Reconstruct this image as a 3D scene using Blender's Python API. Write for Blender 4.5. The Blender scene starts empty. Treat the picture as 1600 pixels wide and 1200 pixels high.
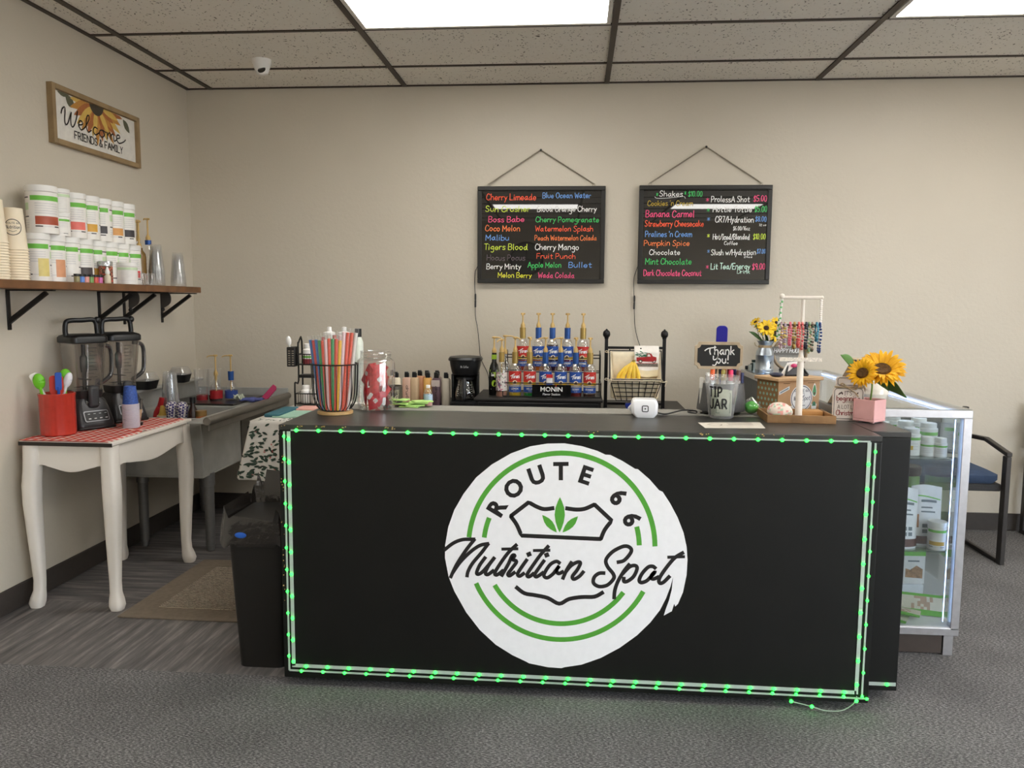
import bpy, bmesh, math, random
from mathutils import Vector, Matrix
S = bpy.context.scene
COL = S.collection
random.seed(7)
PI = math.pi

# ---------------------------------------------------------------- camera, world, exposure, lights
def make_camera():
    yaw, pitch, roll = -0.0805, -0.1032, 0.0065
    cy, sy = math.cos(yaw), math.sin(yaw)
    fwd = Vector((sy*math.cos(pitch), cy*math.cos(pitch), math.sin(pitch)))
    right = Vector((cy, -sy, 0)); up = right.cross(fwd)
    r2 = math.cos(roll)*right + math.sin(roll)*up
    u2 = -math.sin(roll)*right + math.cos(roll)*up
    m = Matrix((r2, u2, -fwd)).transposed().to_4x4()
    m.translation = Vector((0, 0, 1.3561))
    cd = bpy.data.cameras.new('camera'); co = bpy.data.objects.new('camera', cd)
    cd.sensor_width = 36; cd.lens = 36*1240.4/1600; cd.clip_start = .05
    co.matrix_world = m
    COL.objects.link(co); S.camera = co
make_camera()
S.view_settings.view_transform = 'Standard'; S.view_settings.look = 'None'
S.view_settings.gamma = 1; S.view_settings.use_curve_mapping = False
S.view_settings.exposure = 0.0
S.cycles.use_denoising = True
S.cycles.max_bounces = 10; S.cycles.transparent_max_bounces = 40
S.cycles.diffuse_bounces = 5; S.cycles.glossy_bounces = 4; S.cycles.transmission_bounces = 8
S.cycles.caustics_reflective = False; S.cycles.caustics_refractive = False
S.cycles.sample_clamp_indirect = 6
LAMP = 12          # strength of the ceiling troffers
DAY = 16           # strength of the daylight behind the shop windows
W = bpy.data.worlds.new('daylight'); S.world = W; W.use_nodes = True
nt = W.node_tree; bg = nt.nodes['Background']
tc = nt.nodes.new('ShaderNodeTexCoord'); sep = nt.nodes.new('ShaderNodeSeparateXYZ'); rmp = nt.nodes.new('ShaderNodeValToRGB')
nt.links.new(tc.outputs['Generated'], sep.inputs[0]); nt.links.new(sep.outputs[2], rmp.inputs[0])
rmp.color_ramp.elements[0].position = 0.0; rmp.color_ramp.elements[0].color = (.42, .42, .42, 1)
rmp.color_ramp.elements[1].position = .35; rmp.color_ramp.elements[1].color = (.72, .86, 1, 1)
e = rmp.color_ramp.elements.new(.02); e.color = (.85, .92, 1, 1)
nt.links.new(rmp.outputs[0], bg.inputs[0]); bg.inputs[1].default_value = DAY

# ---------------------------------------------------------------- materials
def lin(c):
    return tuple(((x/255)/12.92 if x/255 <= .04045 else ((x/255+.055)/1.055)**2.4) for x in c[:3])+(1,)
_M = {}
def M(name, rgb, rough=.5, metal=0, var=.06, vs=40, bump=0, bs=300, spec=.5, trans=0, ior=1.45, emit=0, coat=0, sss=0, alpha=1):
    if name in _M: return _M[name]
    m = bpy.data.materials.new(name); m.use_nodes = True; n = m.node_tree.nodes; l = m.node_tree.links
    b = n['Principled BSDF']; c = lin(rgb)
    b.inputs['Base Color'].default_value = c; b.inputs['Roughness'].default_value = rough
    b.inputs['Metallic'].default_value = metal; b.inputs['Specular IOR Level'].default_value = spec
    b.inputs['Transmission Weight'].default_value = trans; b.inputs['IOR'].default_value = ior
    b.inputs['Coat Weight'].default_value = coat; b.inputs['Alpha'].default_value = alpha
    t = n.new('ShaderNodeTexCoord')
    if var:
        nz = n.new('ShaderNodeTexNoise'); nz.inputs['Scale'].default_value = vs; nz.inputs['Detail'].default_value = 3
        l.new(t.outputs['Object'], nz.inputs['Vector'])
        r = n.new('ShaderNodeValToRGB'); r.color_ramp.elements[0].position = .3; r.color_ramp.elements[1].position = .7
        r.color_ramp.elements[0].color = tuple(x*(1-var) for x in c[:3])+(1,); r.color_ramp.elements[1].color = tuple(min(1, x*(1+var)) for x in c[:3])+(1,)
        l.new(nz.outputs[0], r.inputs[0]); l.new(r.outputs[0], b.inputs['Base Color'])
    if bump:
        nz = n.new('ShaderNodeTexNoise'); nz.inputs['Scale'].default_value = bs; nz.inputs['Detail'].default_value = 4
        l.new(t.outputs['Object'], nz.inputs['Vector'])
        bp = n.new('ShaderNodeBump'); bp.inputs['Strength'].default_value = bump; bp.inputs['Distance'].default_value = .004
        l.new(nz.outputs[0], bp.inputs['Height']); l.new(bp.outputs[0], b.inputs['Normal'])
    if emit:
        b.inputs['Emission Color'].default_value = c; b.inputs['Emission Strength'].default_value = emit
    _M[name] = m
    return m
def nodes_of(name, rgb=(128,)*3, rough=.5, metal=0):
    m = M(name, rgb, rough, metal, var=0); return m, m.node_tree.nodes, m.node_tree.links, m.node_tree.nodes['Principled BSDF']
def ramp(n, stops):
    r = n.new('ShaderNodeValToRGB'); e = r.color_ramp.elements
    while len(e) < len(stops): e.new(.5)
    for k, (p, c) in enumerate(stops):
        e[k].position = p; e[k].color = lin(c)
    return r
def G(name, tint=(255, 255, 255), refl=.10, rough=.03, body=0, bodycol=(230, 230, 230)):
    """thin clear plastic or glass: see-through with a fresnel sheen and an optional milky part"""
    if name in _M: return _M[name]
    m = bpy.data.materials.new(name); m.use_nodes = True; n = m.node_tree.nodes; l = m.node_tree.links
    n.remove(n['Principled BSDF']); out = n['Material Output']
    tr = n.new('ShaderNodeBsdfTransparent'); tr.inputs[0].default_value = lin(tint)
    gl = n.new('ShaderNodeBsdfGlossy'); gl.inputs['Roughness'].default_value = rough; gl.inputs[0].default_value = (1, 1, 1, 1)
    lw = n.new('ShaderNodeLayerWeight'); lw.inputs[0].default_value = .35
    ma = n.new('ShaderNodeMath'); ma.operation = 'MULTIPLY_ADD'; ma.inputs[1].default_value = .55; ma.inputs[2].default_value = refl
    ma.use_clamp = True
    l.new(lw.outputs['Facing'], ma.inputs[0])
    mx = n.new('ShaderNodeMixShader'); l.new(ma.outputs[0], mx.inputs[0]); l.new(tr.outputs[0], mx.inputs[1]); l.new(gl.outputs[0], mx.inputs[2])
    last = mx
    if body:
        di = n.new('ShaderNodeBsdfDiffuse'); di.inputs[0].default_value = lin(bodycol)
        m2 = n.new('ShaderNodeMixShader'); m2.inputs[0].default_value = body
        l.new(mx.outputs[0], m2.inputs[1]); l.new(di.outputs[0], m2.inputs[2]); last = m2
    l.new(last.outputs[0], out.inputs[0])
    _M[name] = m
    return m

# ---------------------------------------------------------------- mesh helpers
class MB:
    def __init__(s): s.v = []; s.f = []; s.mi = []; s.cur = 0; s.T = None
    def add(s, vs, fs, mi=None):
        o = len(s.v)
        for p in vs:
            p = Vector(p)
            s.v.append(tuple(s.T @ p) if s.T else tuple(p))
        for k, f in enumerate(fs):
            s.f.append([i+o for i in f]); s.mi.append(mi[k] if mi else s.cur)
        return s
    def mat(s, k): s.cur = k; return s
    def box(s, x0, x1, y0, y1, z0, z1):
        v = [(x, y, z) for z in (z0, z1) for y in (y0, y1) for x in (x0, x1)]
        return s.add(v, [(0, 2, 3, 1), (4, 5, 7, 6), (0, 1, 5, 4), (2, 6, 7, 3), (0, 4, 6, 2), (1, 3, 7, 5)])
    def hexa(s, p): # 8 points, bottom ring then top ring
        return s.add(p, [(3, 2, 1, 0), (4, 5, 6, 7), (0, 1, 5, 4), (1, 2, 6, 5), (2, 3, 7, 6), (3, 0, 4, 7)])
    def lathe(s, prof, seg=24, c=(0, 0, 0), sx=1, sy=1, pick=None, cap=True):
        vs = []; fs = []; mi = []; n = len(prof)
        for r, z in prof:
            for k in range(seg):
                a = 2*PI*k/seg
                vs.append((c[0]+r*sx*math.cos(a), c[1]+r*sy*math.sin(a), c[2]+z))
        for j in range(n-1):
            for k in range(seg):
                k2 = (k+1) % seg
                fs.append((j*seg+k, j*seg+k2, (j+1)*seg+k2, (j+1)*seg+k))
                if pick: mi.append(pick(360*(k+.5)/seg, (prof[j][1]+prof[j+1][1])/2, j))
                else: mi.append(s.cur)
        if cap:
            if prof[0][0] > 1e-5: fs.append(tuple(range(seg))[::-1]); mi.append(s.cur)
            if prof[-1][0] > 1e-5: fs.append(tuple((n-1)*seg+k for k in range(seg))); mi.append(s.cur)
        return s.add(vs, fs, mi)
    def tube(s, pts, r, seg=8, closed=False, flat=1):
        pts = [Vector(p) for p in pts]; n = len(pts); vs = []; fs = []
        prev = None
        for i, p in enumerate(pts):
            if closed: d = pts[(i+1) % n]-pts[i-1]
            else: d = pts[min(i+1, n-1)]-pts[max(i-1, 0)]
            d = d.normalized() if d.length > 1e-9 else Vector((0, 0, 1))
            if prev is None:
                a = Vector((0, 0, 1)) if abs(d.z) < .9 else Vector((1, 0, 0))
                u = d.cross(a).normalized()
            else:
                u = prev-d*prev.dot(d); u = u.normalized() if u.length > 1e-6 else d.orthogonal().normalized()
            prev = u; w = d.cross(u)
            rr = r[i] if isinstance(r, (list, tuple)) else r
            for k in range(seg):
                t = 2*PI*k/seg
                vs.append(p+u*math.cos(t)*rr+w*math.sin(t)*rr*flat)
        m = n if closed else n-1
        for i in range(m):
            j = (i+1) % n
            for k in range(seg):
                k2 = (k+1) % seg
                fs.append((i*seg+k, i*seg+k2, j*seg+k2, j*seg+k))
        if not closed:
            fs.append(tuple(range(seg))[::-1]); fs.append(tuple((n-1)*seg+k for k in range(seg)))
        return s.add(vs, fs)
    def prism(s, poly, f, d):
        """poly: 2-D points; f maps (u,v,w)->3-D; extruded from w=0 to w=d"""
        n = len(poly)
        vs = [f(u, v, 0) for u, v in poly]+[f(u, v, d) for u, v in poly]
        return s.add(vs, [tuple(range(n))[::-1], tuple(range(n, 2*n))]+[(i, (i+1) % n, n+(i+1) % n, n+i) for i in range(n)])
    def ball(s, c, r, sx=1, sy=1, sz=1, seg=12, rings=8):
        pr = [(max(0, math.sin(PI*i/rings))*r, -math.cos(PI*i/rings)*r*sz) for i in range(rings+1)]
        return s.lathe(pr, seg, c, sx, sy, cap=False)
    def grid(s, fn, nu, nv, pick=None):
        vs = [fn(i/nu, j/nv) for j in range(nv+1) for i in range(nu+1)]
        fs = []; mi = []
        for j in range(nv):
            for i in range(nu):
                fs.append((j*(nu+1)+i, j*(nu+1)+i+1, (j+1)*(nu+1)+i+1, (j+1)*(nu+1)+i))
                mi.append(pick((i+.5)/nu, (j+.5)/nv) if pick else s.cur)
        return s.add(vs, fs, mi)
    def stroke(s, line, w, f):
        """flat marker stroke along a 2-D polyline; f maps (u,v)->3-D"""
        n = len(line); vs = []; fs = []
        ww = w if isinstance(w, (list, tuple)) else [w]*n
        nor = []
        for i in range(n):
            a = line[max(i-1, 0)]; b = line[min(i+1, n-1)]
            dx, dy = b[0]-a[0], b[1]-a[1]; L = math.hypot(dx, dy) or 1
            nor.append((-dy/L, dx/L, dx/L, dy/L))
        for i, (u, v) in enumerate(line):
            nx, ny, dx, dy = nor[i]; h = ww[i]/2
            e = (-.6*h if i == 0 else .6*h if i == n-1 else 0)
            vs += [f(u+nx*h+dx*e, v+ny*h+dy*e), f(u-nx*h+dx*e, v-ny*h+dy*e)]
        for i in range(n-1): fs.append((2*i, 2*i+1, 2*i+3, 2*i+2))
        return s.add(vs, fs)
    def shape(s, poly, f): return s.add([f(u, v) for u, v in poly], [tuple(range(len(poly)))])
    def build(s, name, mats, parent=None, bev=0, seg=2, smooth=40, loc=(0, 0, 0), rz=0, sub=0, solid=0):
        me = bpy.data.meshes.new(name); me.from_pydata(s.v, [], s.f)
        for m in (mats if isinstance(mats, (list, tuple)) else [mats]): me.materials.append(m)
        if max(s.mi, default=0): me.polygons.foreach_set('material_index', s.mi)
        bm = bmesh.new(); bm.from_mesh(me)
        bmesh.ops.recalc_face_normals(bm, faces=bm.faces) if not getattr(s, 'keep', 0) else None
        bm.to_mesh(me); bm.free()
        if smooth:
            me.shade_smooth(); me.set_sharp_from_angle(angle=math.radians(smooth))
        o = bpy.data.objects.new(name, me); COL.objects.link(o)
        o.location = loc; o.rotation_euler = (0, 0, rz)
        if parent: o.parent = parent
        if bev:
            b = o.modifiers.new('bevel', 'BEVEL'); b.width = bev; b.segments = seg; b.limit_method = 'ANGLE'; b.angle_limit = .7
        if solid:
            b = o.modifiers.new('shell', 'SOLIDIFY'); b.thickness = solid; b.offset = 0
        if sub:
            b = o.modifiers.new('subdivide', 'SUBSURF'); b.levels = sub; b.render_levels = sub
        return o
def thing(name, label, cat, loc=(0, 0, 0), rz=0, group=None):
    o = bpy.data.objects.new(name, None); COL.objects.link(o); o.empty_display_size = .05
    o.location = loc; o.rotation_euler = (0, 0, rz); o['label'] = label; o['category'] = cat
    if group: o['group'] = group
    return o
def tag(o, label, cat, group=None, kind=None):
    o['label'] = label; o['category'] = cat
    if group: o['group'] = group
    if kind: o['kind'] = kind
    return o
def struct(o): o['kind'] = 'structure'; return o
def dup(root, loc, rz=None, label=None, group=None, scale=None):
    r = root.copy(); COL.objects.link(r); r.location = loc
    if rz is not None: r.rotation_euler = (0, 0, rz)
    if label: r['label'] = label
    if group: r['group'] = group
    if scale: r.scale = scale
    for ch in list(root.children):
        c = ch.copy(); COL.objects.link(c); c.parent = r
        for g in ch.children:
            d = g.copy(); COL.objects.link(d); d.parent = c
    return r
def face(x, y, off=0):   # angle (deg) from a point on the plan towards where customers stand
    return math.degrees(math.atan2(-y, -x))+off
def rrect(w, h, r, n=4, cx=0, cy=0):
    p = []
    for qx, qy, a0 in ((1, 1, 0), (-1, 1, 90), (-1, -1, 180), (1, -1, 270)):
        for k in range(n+1):
            a = math.radians(a0+90*k/n)
            p.append((cx+qx*(w/2-r)+r*math.cos(a), cy+qy*(h/2-r)+r*math.sin(a)))
    return p

# ---------------------------------------------------------------- lettering
FD = {k: v.split() for k, v in (x.split('=', 1) for x in '''a=b 8c5e2c0927467a8d 8e8897a6
b=a 0k06 0b3e7d9a773608
c=9 8c5e2c0a275688
d=b 8c5e2c0927467a8d 8k8897a6
e=a 0a8a7d4e1c09275688
f=8 7j5k3i36 0d6d
g=a 8c5e2c0a284878 8e824011
h=a 0k06 0a2d5e7d8a86
i=4 1e16 1h1i
j=6 4e421001 4h4i
k=9 0k06 7e0a 2b86
l=4 1k1826
m=e 0e06 0b3e5e6b66 6b9ebedbd6
n=a 0e06 0b3e6e8b86
o=a 4e1d0a2746678a7d4e
p=a 0e00 0b3e7d9a773608
q=a 8c5e2c0a275688 8e80a2
r=7 0e06 0b2d5e6d
s=8 7d4e1d1b4a78562607
t=8 3i385677 0e7e
u=a 0e0927568a 8e8897
v=9 0e468e
w=e 0e366c96ce
x=9 0e86 8e06
y=9 0e48 8e4711
z=9 0e8e0686
A=d 066kc6 2bab
B=b 0k06 0k6k9h6d0d 0d6daa7606
C=c bh7k3j0d185686b9
D=c 0k06 0k6kbgba6606
E=a 9k0k0696 0d7d
F=a 9k0k06 0d7d
G=c bh7k3j0d185686b8bc7c
H=c 0k06 bkb6 0dbd
I=5 0k4k 2k26 0646
J=9 8k8956262609
K=b 0k06 ak0c 3ea6
L=a 0k0696
M=e 060k6bckc6
N=c 060kb6bk
O=d 6k2i0d285676a8cdai6k
P=b 0k06 0k6k9h7d0c
R=b 0k06 0k6k9h7d0d 4da6
S=b 9i6k2j1g3e7c99662608
T=a 0kak 5k56
U=c 0k0a2676aaak
V=b 0k56ak
W=f 0k367gb6ek
Y=b 0k5dak 5d56
Z=a 0k9k0696
0=a 4k1i0d1846788d7i4k
1=5 0h3k36
2=a 0h3k7j8g5c0696
3=9 0j4k8h4d8a562607
4=a 6k0b9b 6k66
5=9 8k1k0d4e8c78462607
6=9 7k3i0c2756788b5d1b
7=9 0k8k36
8=9 4d0g4k8g4d0946894d
9=a 8h5k1i1f4d8f8h8f76
!=4 1k1c 1617
/=8 7k06
.=4 1617
'=3 1k1h
$=9 8h4j0g4d89462608 4l45
-=7 0c5c
&=c b62i4k6i0a2656ac
*=8 4h4b 1g7c 7g1c
'''.splitlines() if '=' in x)}
SHARP = set('AEFHIKLMNTVWYZ147vwxz/!k')
def cr(p, n=4):
    if len(p) < 3: return p
    q = [p[0]]+list(p)+[p[-1]]; out = []
    for i in range(1, len(q)-2):
        a, b, c, d = q[i-1], q[i], q[i+1], q[i+2]
        for k in range(n):
            t = k/n
            out.append(tuple(.5*(2*b[j]+(c[j]-a[j])*t+(2*a[j]-5*b[j]+4*c[j]-d[j])*t*t+(3*b[j]-a[j]-3*c[j]+d[j])*t**3) for j in range(len(b))))
    out.append(p[-1]); return out
def glyph_lines(text, caps=14, gap=2.2, slant=0, jit=0):
    """strokes in units where the cap height is 1; returns (lines, width)"""
    x = 0; out = []
    for ch in text:
        if ch == ' ': x += 6; continue
        g = FD.get(ch)
        if not g: x += 5; continue
        adv = int(g[0], 36); dy = random.uniform(-jit, jit)
        for st in g[1:]:
            if len(st) < 4: continue
            pts = [(int(st[i], 36), int(st[i+1], 36)) for i in range(0, len(st)-1, 2)]
            pts = [((x+u+slant*(v-6))/14, (v-6+dy)/14) for u, v in pts]
            if ch in SHARP: out += [[p, q] for p, q in zip(pts, pts[1:])]
            else: out.append(cr(pts, 3))
        x += adv+gap
    return out, (x-gap)/14
def write(mb, text, u0, v0, h, f, w=.1, width=None, slant=0, center=False, jit=0, gap=2.2):
    """handwriting: baseline start (u0,v0), cap height h, stroke width w*h, optional total width"""
    ls, tw = glyph_lines(text, gap=gap, slant=slant, jit=jit)
    sx = (width/tw) if width else h
    if center: u0 -= sx*tw/2
    for L in ls: mb.stroke([(u0+a*sx, v0+b*h) for a, b in L], w*h, f)
    return mb
def type_set(mb, text, size, f, bold=.02, align='CENTER', shear=0, sx=1):
    """printed lettering from the built-in typeface as flat shapes"""
    cu = bpy.data.curves.new('lettering', 'FONT'); cu.body = text; cu.size = size; cu.offset = bold*size
    cu.align_x = align; cu.shear = shear; cu.resolution_u = 3
    o = bpy.data.objects.new('lettering', cu); COL.objects.link(o)
    dg = bpy.context.evaluated_depsgraph_get(); me = o.evaluated_get(dg).to_mesh()
    mb.add([f(v.co.x*sx, v.co.y) for v in me.vertices], [tuple(p.vertices) for p in me.polygons])
    bpy.data.objects.remove(o); bpy.data.curves.remove(cu)
    return mb

# ---------------------------------------------------------------- the room
XL, XR, YB, YF, ZC = -2.4405, 5.2, 4.9184, -3.3, 2.6594
X0 = .1585
def wall_paint():
    m, n, l, b = nodes_of('tan wall paint', (204, 195, 179), .42)
    t = n.new('ShaderNodeTexCoord')
    nz = n.new('ShaderNodeTexNoise'); nz.inputs['Scale'].default_value = 1.3; nz.inputs['Detail'].default_value = 2
    r = ramp(n, [(.3, (201, 192, 176)), (.7, (207, 198, 182))])
    l.new(t.outputs['Object'], nz.inputs[0]); l.new(nz.outputs[0], r.inputs[0]); l.new(r.outputs[0], b.inputs['Base Color'])
    n2 = n.new('ShaderNodeTexNoise'); n2.inputs['Scale'].default_value = 55; n2.inputs['Detail'].default_value = 5
    l.new(t.outputs['Object'], n2.inputs[0])
    bp = n.new('ShaderNodeBump'); bp.inputs['Strength'].default_value = .22; bp.inputs['Distance'].default_value = .006
    l.new(n2.outputs[0], bp.inputs['Height']); l.new(bp.outputs[0], b.inputs['Normal'])
    return m
WALL = wall_paint()
def carpet():
    m, n, l, b = nodes_of('speckled grey carpet', (92, 92, 94), .95)
    b.inputs['Specular IOR Level'].default_value = .1
    t = n.new('ShaderNodeTexCoord')
    nz = n.new('ShaderNodeTexNoise'); nz.inputs['Scale'].default_value = 180; nz.inputs['Detail'].default_value = 5; nz.inputs['Roughness'].default_value = .75
    mp = n.new('ShaderNodeMapping'); mp.inputs['Rotation'].default_value = (0, 0, .7); mp.inputs['Scale'].default_value = (.55, 1.3, 1)
    l.new(t.outputs['Object'], mp.inputs[0]); l.new(mp.outputs[0], nz.inputs[0])
    r = ramp(n, [(.34, (62, 61, 62)), (.5, (114, 112, 112)), (.66, (186, 183, 181))])
    l.new(nz.outputs[0], r.inputs[0])
    n3 = n.new('ShaderNodeTexNoise'); n3.inputs['Scale'].default_value = 3; l.new(t.outputs['Object'], n3.inputs[0])
    r3 = ramp(n, [(.3, (225, 225, 225)), (.7, (255, 255, 255))]); l.new(n3.outputs[0], r3.inputs[0])
    mx = n.new('ShaderNodeMixRGB'); mx.blend_type = 'MULTIPLY'; mx.inputs[0].default_value = 1
    l.new(r.outputs[0], mx.inputs[1]); l.new(r3.outputs[0], mx.inputs[2]); l.new(mx.outputs[0], b.inputs['Base Color'])
    bp = n.new('ShaderNodeBump'); bp.inputs['Strength'].default_value = .6; bp.inputs['Distance'].default_value = .006
    l.new(nz.outputs[0], bp.inputs['Height']); l.new(bp.outputs[0], b.inputs['Normal'])
    return m
def planks():
    m, n, l, b = nodes_of('streaked grey brown floor tile', (96, 90, 86), .6)
    t = n.new('ShaderNodeTexCoord'); mp = n.new('ShaderNodeMapping')
    mp.inputs['Scale'].default_value = (22, 1.5, 1)
    nz = n.new('ShaderNodeTexNoise'); nz.inputs['Scale'].default_value = 1.6; nz.inputs['Detail'].default_value = 6; nz.inputs['Roughness'].default_value = .7
    l.new(t.outputs['Object'], mp.inputs[0]); l.new(mp.outputs[0], nz.inputs[0])
    r = ramp(n, [(.3, (72, 70, 70)), (.5, (106, 102, 101)), (.72, (156, 150, 146))]); l.new(nz.outputs[0], r.inputs[0])
    mp2 = n.new('ShaderNodeMapping'); mp2.inputs['Scale'].default_value = (1.6, 22, 1)
    n2 = n.new('ShaderNodeTexNoise'); n2.inputs['Scale'].default_value = 1.7; n2.inputs['Detail'].default_value = 6; n2.inputs['Roughness'].default_value = .7
    l.new(t.outputs['Object'], mp2.inputs[0]); l.new(mp2.outputs[0], n2.inputs[0])
    r2 = ramp(n, [(.3, (62, 61, 62)), (.5, (94, 91, 91)), (.72, (146, 140, 136))]); l.new(n2.outputs[0], r2.inputs[0])
    sp = n.new('ShaderNodeSeparateXYZ'); l.new(t.outputs['Object'], sp.inputs[0])
    gt = n.new('ShaderNodeMath'); gt.operation = 'GREATER_THAN'; gt.inputs[1].default_value = 3.29; l.new(sp.outputs[1], gt.inputs[0])
    mx = n.new('ShaderNodeMixRGB'); l.new(gt.outputs[0], mx.inputs[0]); l.new(r.outputs[0], mx.inputs[1]); l.new(r2.outputs[0], mx.inputs[2])
    l.new(mx.outputs[0], b.inputs['Base Color'])
    bp = n.new('ShaderNodeBump'); bp.inputs['Strength'].default_value = .15; l.new(nz.outputs[0], bp.inputs['Height']); l.new(bp.outputs[0], b.inputs['Normal'])
    return m
def tiles():
    m, n, l, b = nodes_of('fissured ceiling tile', (222, 216, 204), .9)
    b.inputs['Specular IOR Level'].default_value = .1
    t = n.new('ShaderNodeTexCoord'); vo = n.new('ShaderNodeTexVoronoi'); vo.inputs['Scale'].default_value = 58
    mp = n.new('ShaderNodeMapping'); mp.inputs['Scale'].default_value = (1, .75, 1)
    nz = n.new('ShaderNodeTexNoise'); nz.inputs['Scale'].default_value = 18; l.new(t.outputs['Object'], nz.inputs[0])
    mxv = n.new('ShaderNodeMixRGB'); mxv.blend_type = 'ADD'; mxv.inputs[0].default_value = .06
    l.new(t.outputs['Object'], mp.inputs[0]); l.new(mp.outputs[0], mxv.inputs[1]); l.new(nz.outputs['Color'], mxv.inputs[2]); l.new(mxv.outputs[0], vo.inputs['Vector'])
    wn = n.new('ShaderNodeTexNoise'); wn.inputs['Scale'].default_value = 9; wn.inputs['Detail'].default_value = 0; l.new(t.outputs['Object'], wn.inputs[0])
    ad = n.new('ShaderNodeMath'); ad.operation = 'MULTIPLY_ADD'; ad.inputs[1].default_value = .25; l.new(wn.outputs[0], ad.inputs[0]); 
    su = n.new('ShaderNodeMath'); su.operation = 'ADD'; l.new(vo.outputs['Distance'], su.inputs[0]); l.new(ad.outputs[0], su.inputs[1]); ad.inputs[2].default_value = -.02
    r = ramp(n, [(.25, (104, 98, 90)), (.31, (238, 233, 224)), (1, (240, 236, 228))]); l.new(su.outputs[0], r.inputs[0]); l.new(r.outputs[0], b.inputs['Base Color'])
    bp = n.new('ShaderNodeBump'); bp.inputs['Strength'].default_value = .4; bp.inputs['Distance'].default_value = .004
    l.new(r.outputs[0], bp.inputs['Height']); l.new(bp.outputs[0], b.inputs['Normal'])
    return m
struct(MB().box(XL, XR, YF, 2.677, -.1, 0).box(.7, XR, 2.677, YB, -.1, 0).build('floor', carpet(), smooth=0))
struct(MB().box(XL, .7, 2.677, YB, -.1, 0).build('floor', planks(), smooth=0))
struct(MB().box(XL, XR, YF, YB, ZC, ZC+.1).build('ceiling', tiles(), smooth=0))
struct(MB().box(XL-.12, XL, YF, YB+.12, -.1, ZC+.1).build('wall_left', WALL, smooth=0))
struct(MB().box(XL, XR, YB, YB+.12, -.1, ZC+.1).build('wall_back', WALL, smooth=0))
w = MB().box(XR, XR+.12, YF, YB+.12, -.1, .25).box(XR, XR+.12, YF, YB+.12, 2.35, ZC+.1)
for a, b in ((YF, YF+.2), (-1.2, -1.0), (1.2, YB+.12)): w.box(XR, XR+.12, a, b, .25, 2.35)
struct(w.build('wall_right', WALL, smooth=0))
w = MB().box(XL, 3.95, YF-.12, YF, -.1, ZC+.1).box(3.95, XR, YF-.12, YF, -.1, .25).box(3.95, XR, YF-.12, YF, 2.35, ZC+.1).box(XR-.1, XR, YF-.12, YF, .25, 2.35)
struct(w.build('wall_front', WALL, smooth=0))
ALU = M('brushed aluminium', (186, 188, 192), .35, .85, var=.05)
SHOPGLASS = G('shop window glass', refl=.04)
for k, (a, b) in enumerate(((YF+.2, -1.2), (-1.0, 1.2))):
    f = MB()
    for y in (a, b-.05): f.box(XR+.03, XR+.1, y, y+.05, .25, 2.35)
    for z in (.25, 2.30): f.box(XR+.03, XR+.1, a, b, z, z+.05)
    fo = struct(f.build('window_%d' % (k+1), ALU, smooth=0))
    MB().box(XR+.064, XR+.07, a+.05, b-.05, .3, 2.3).build('window_pane', SHOPGLASS, fo, smooth=0)
f = MB()
for x in (3.95, XR-.15): f.box(x, x+.05, YF-.1, YF-.03, .25, 2.35)
for z in (.25, 2.30): f.box(3.95, XR-.1, YF-.1, YF-.03, z, z+.05)
fo = struct(f.build('window_3', ALU, smooth=0))
MB().box(4.0, XR-.15, YF-.07, YF-.064, .3, 2.3).build('window_pane', SHOPGLASS, fo, smooth=0)
BASE = M('dark vinyl cove base', (62, 56, 52), .55)
struct(MB().box(XL, XL+.012, YF, YB, 0, .105).build('baseboard_left', BASE, bev=.004))
struct(MB().box(XL+.012, XR, YB-.012, YB, 0, .105).build('baseboard_back', BASE, bev=.004))
struct(MB().box(XR-.012, XR, YF, YB, 0, .105).build('baseboard_right', BASE, bev=.004))
# suspended ceiling grid: one bar per line, and the wall angle
BAR = M('dark bronze ceiling grid', (66, 56, 48), .5, .2)
g = MB()
k = -2
while X0+1.22*k < XR:
    x = X0+1.22*k; g.box(x-.0145, x+.0145, YF, YB, ZC-.008, ZC); k += 1
y = YB-.3978
while y > YF:
    g.box(XL, XR, y-.0095, y+.0095, ZC-.006, ZC); y -= .61
g.box(XL, XL+.022, YF, YB, ZC-.008, ZC).box(XL, XR, YB-.014, YB, ZC-.007, ZC)
struct(g.build('trim_1', BAR, smooth=0))
# ceiling troffers
DIFF = M('glowing diffuser sheet', (255, 252, 245), .5, var=0, emit=LAMP)
TRIM = M('white troffer frame', (232, 228, 220), .5)
def troffer(cx, cy, label):
    t = thing('ceiling_light', label, 'ceiling light', (cx, cy, ZC), group='recessed ceiling lights')
    w, d = .59, .285
    f = MB().box(-w, w, -d, -d+.02, -.010, 0).box(-w, w, d-.02, d, -.010, 0).box(-w, -w+.02, -d+.02, d-.02, -.010, 0).box(w-.02, w, -d+.02, d-.02, -.010, 0)
    f.build('frame', TRIM, t, smooth=0)
    MB().box(-w+.02, w-.02, -d+.02, d-.02, -.007, -.002).build('diffuser', DIFF, t, smooth=0)
troffer(X0-.61, 3.6056, 'glowing ceiling panel above the middle of the service counter')
troffer(X0+1.83, 3.6056, 'glowing ceiling panel at the upper right, above the glass display case')
for r in (1.1656, -1.2744):
    for c in (-.61, 1.83, 4.27):
        troffer(X0+c, r, 'glowing ceiling panel over the shop floor where customers stand')
troffer(X0+4.27, 3.6056, 'glowing ceiling panel near the right wall')

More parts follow.
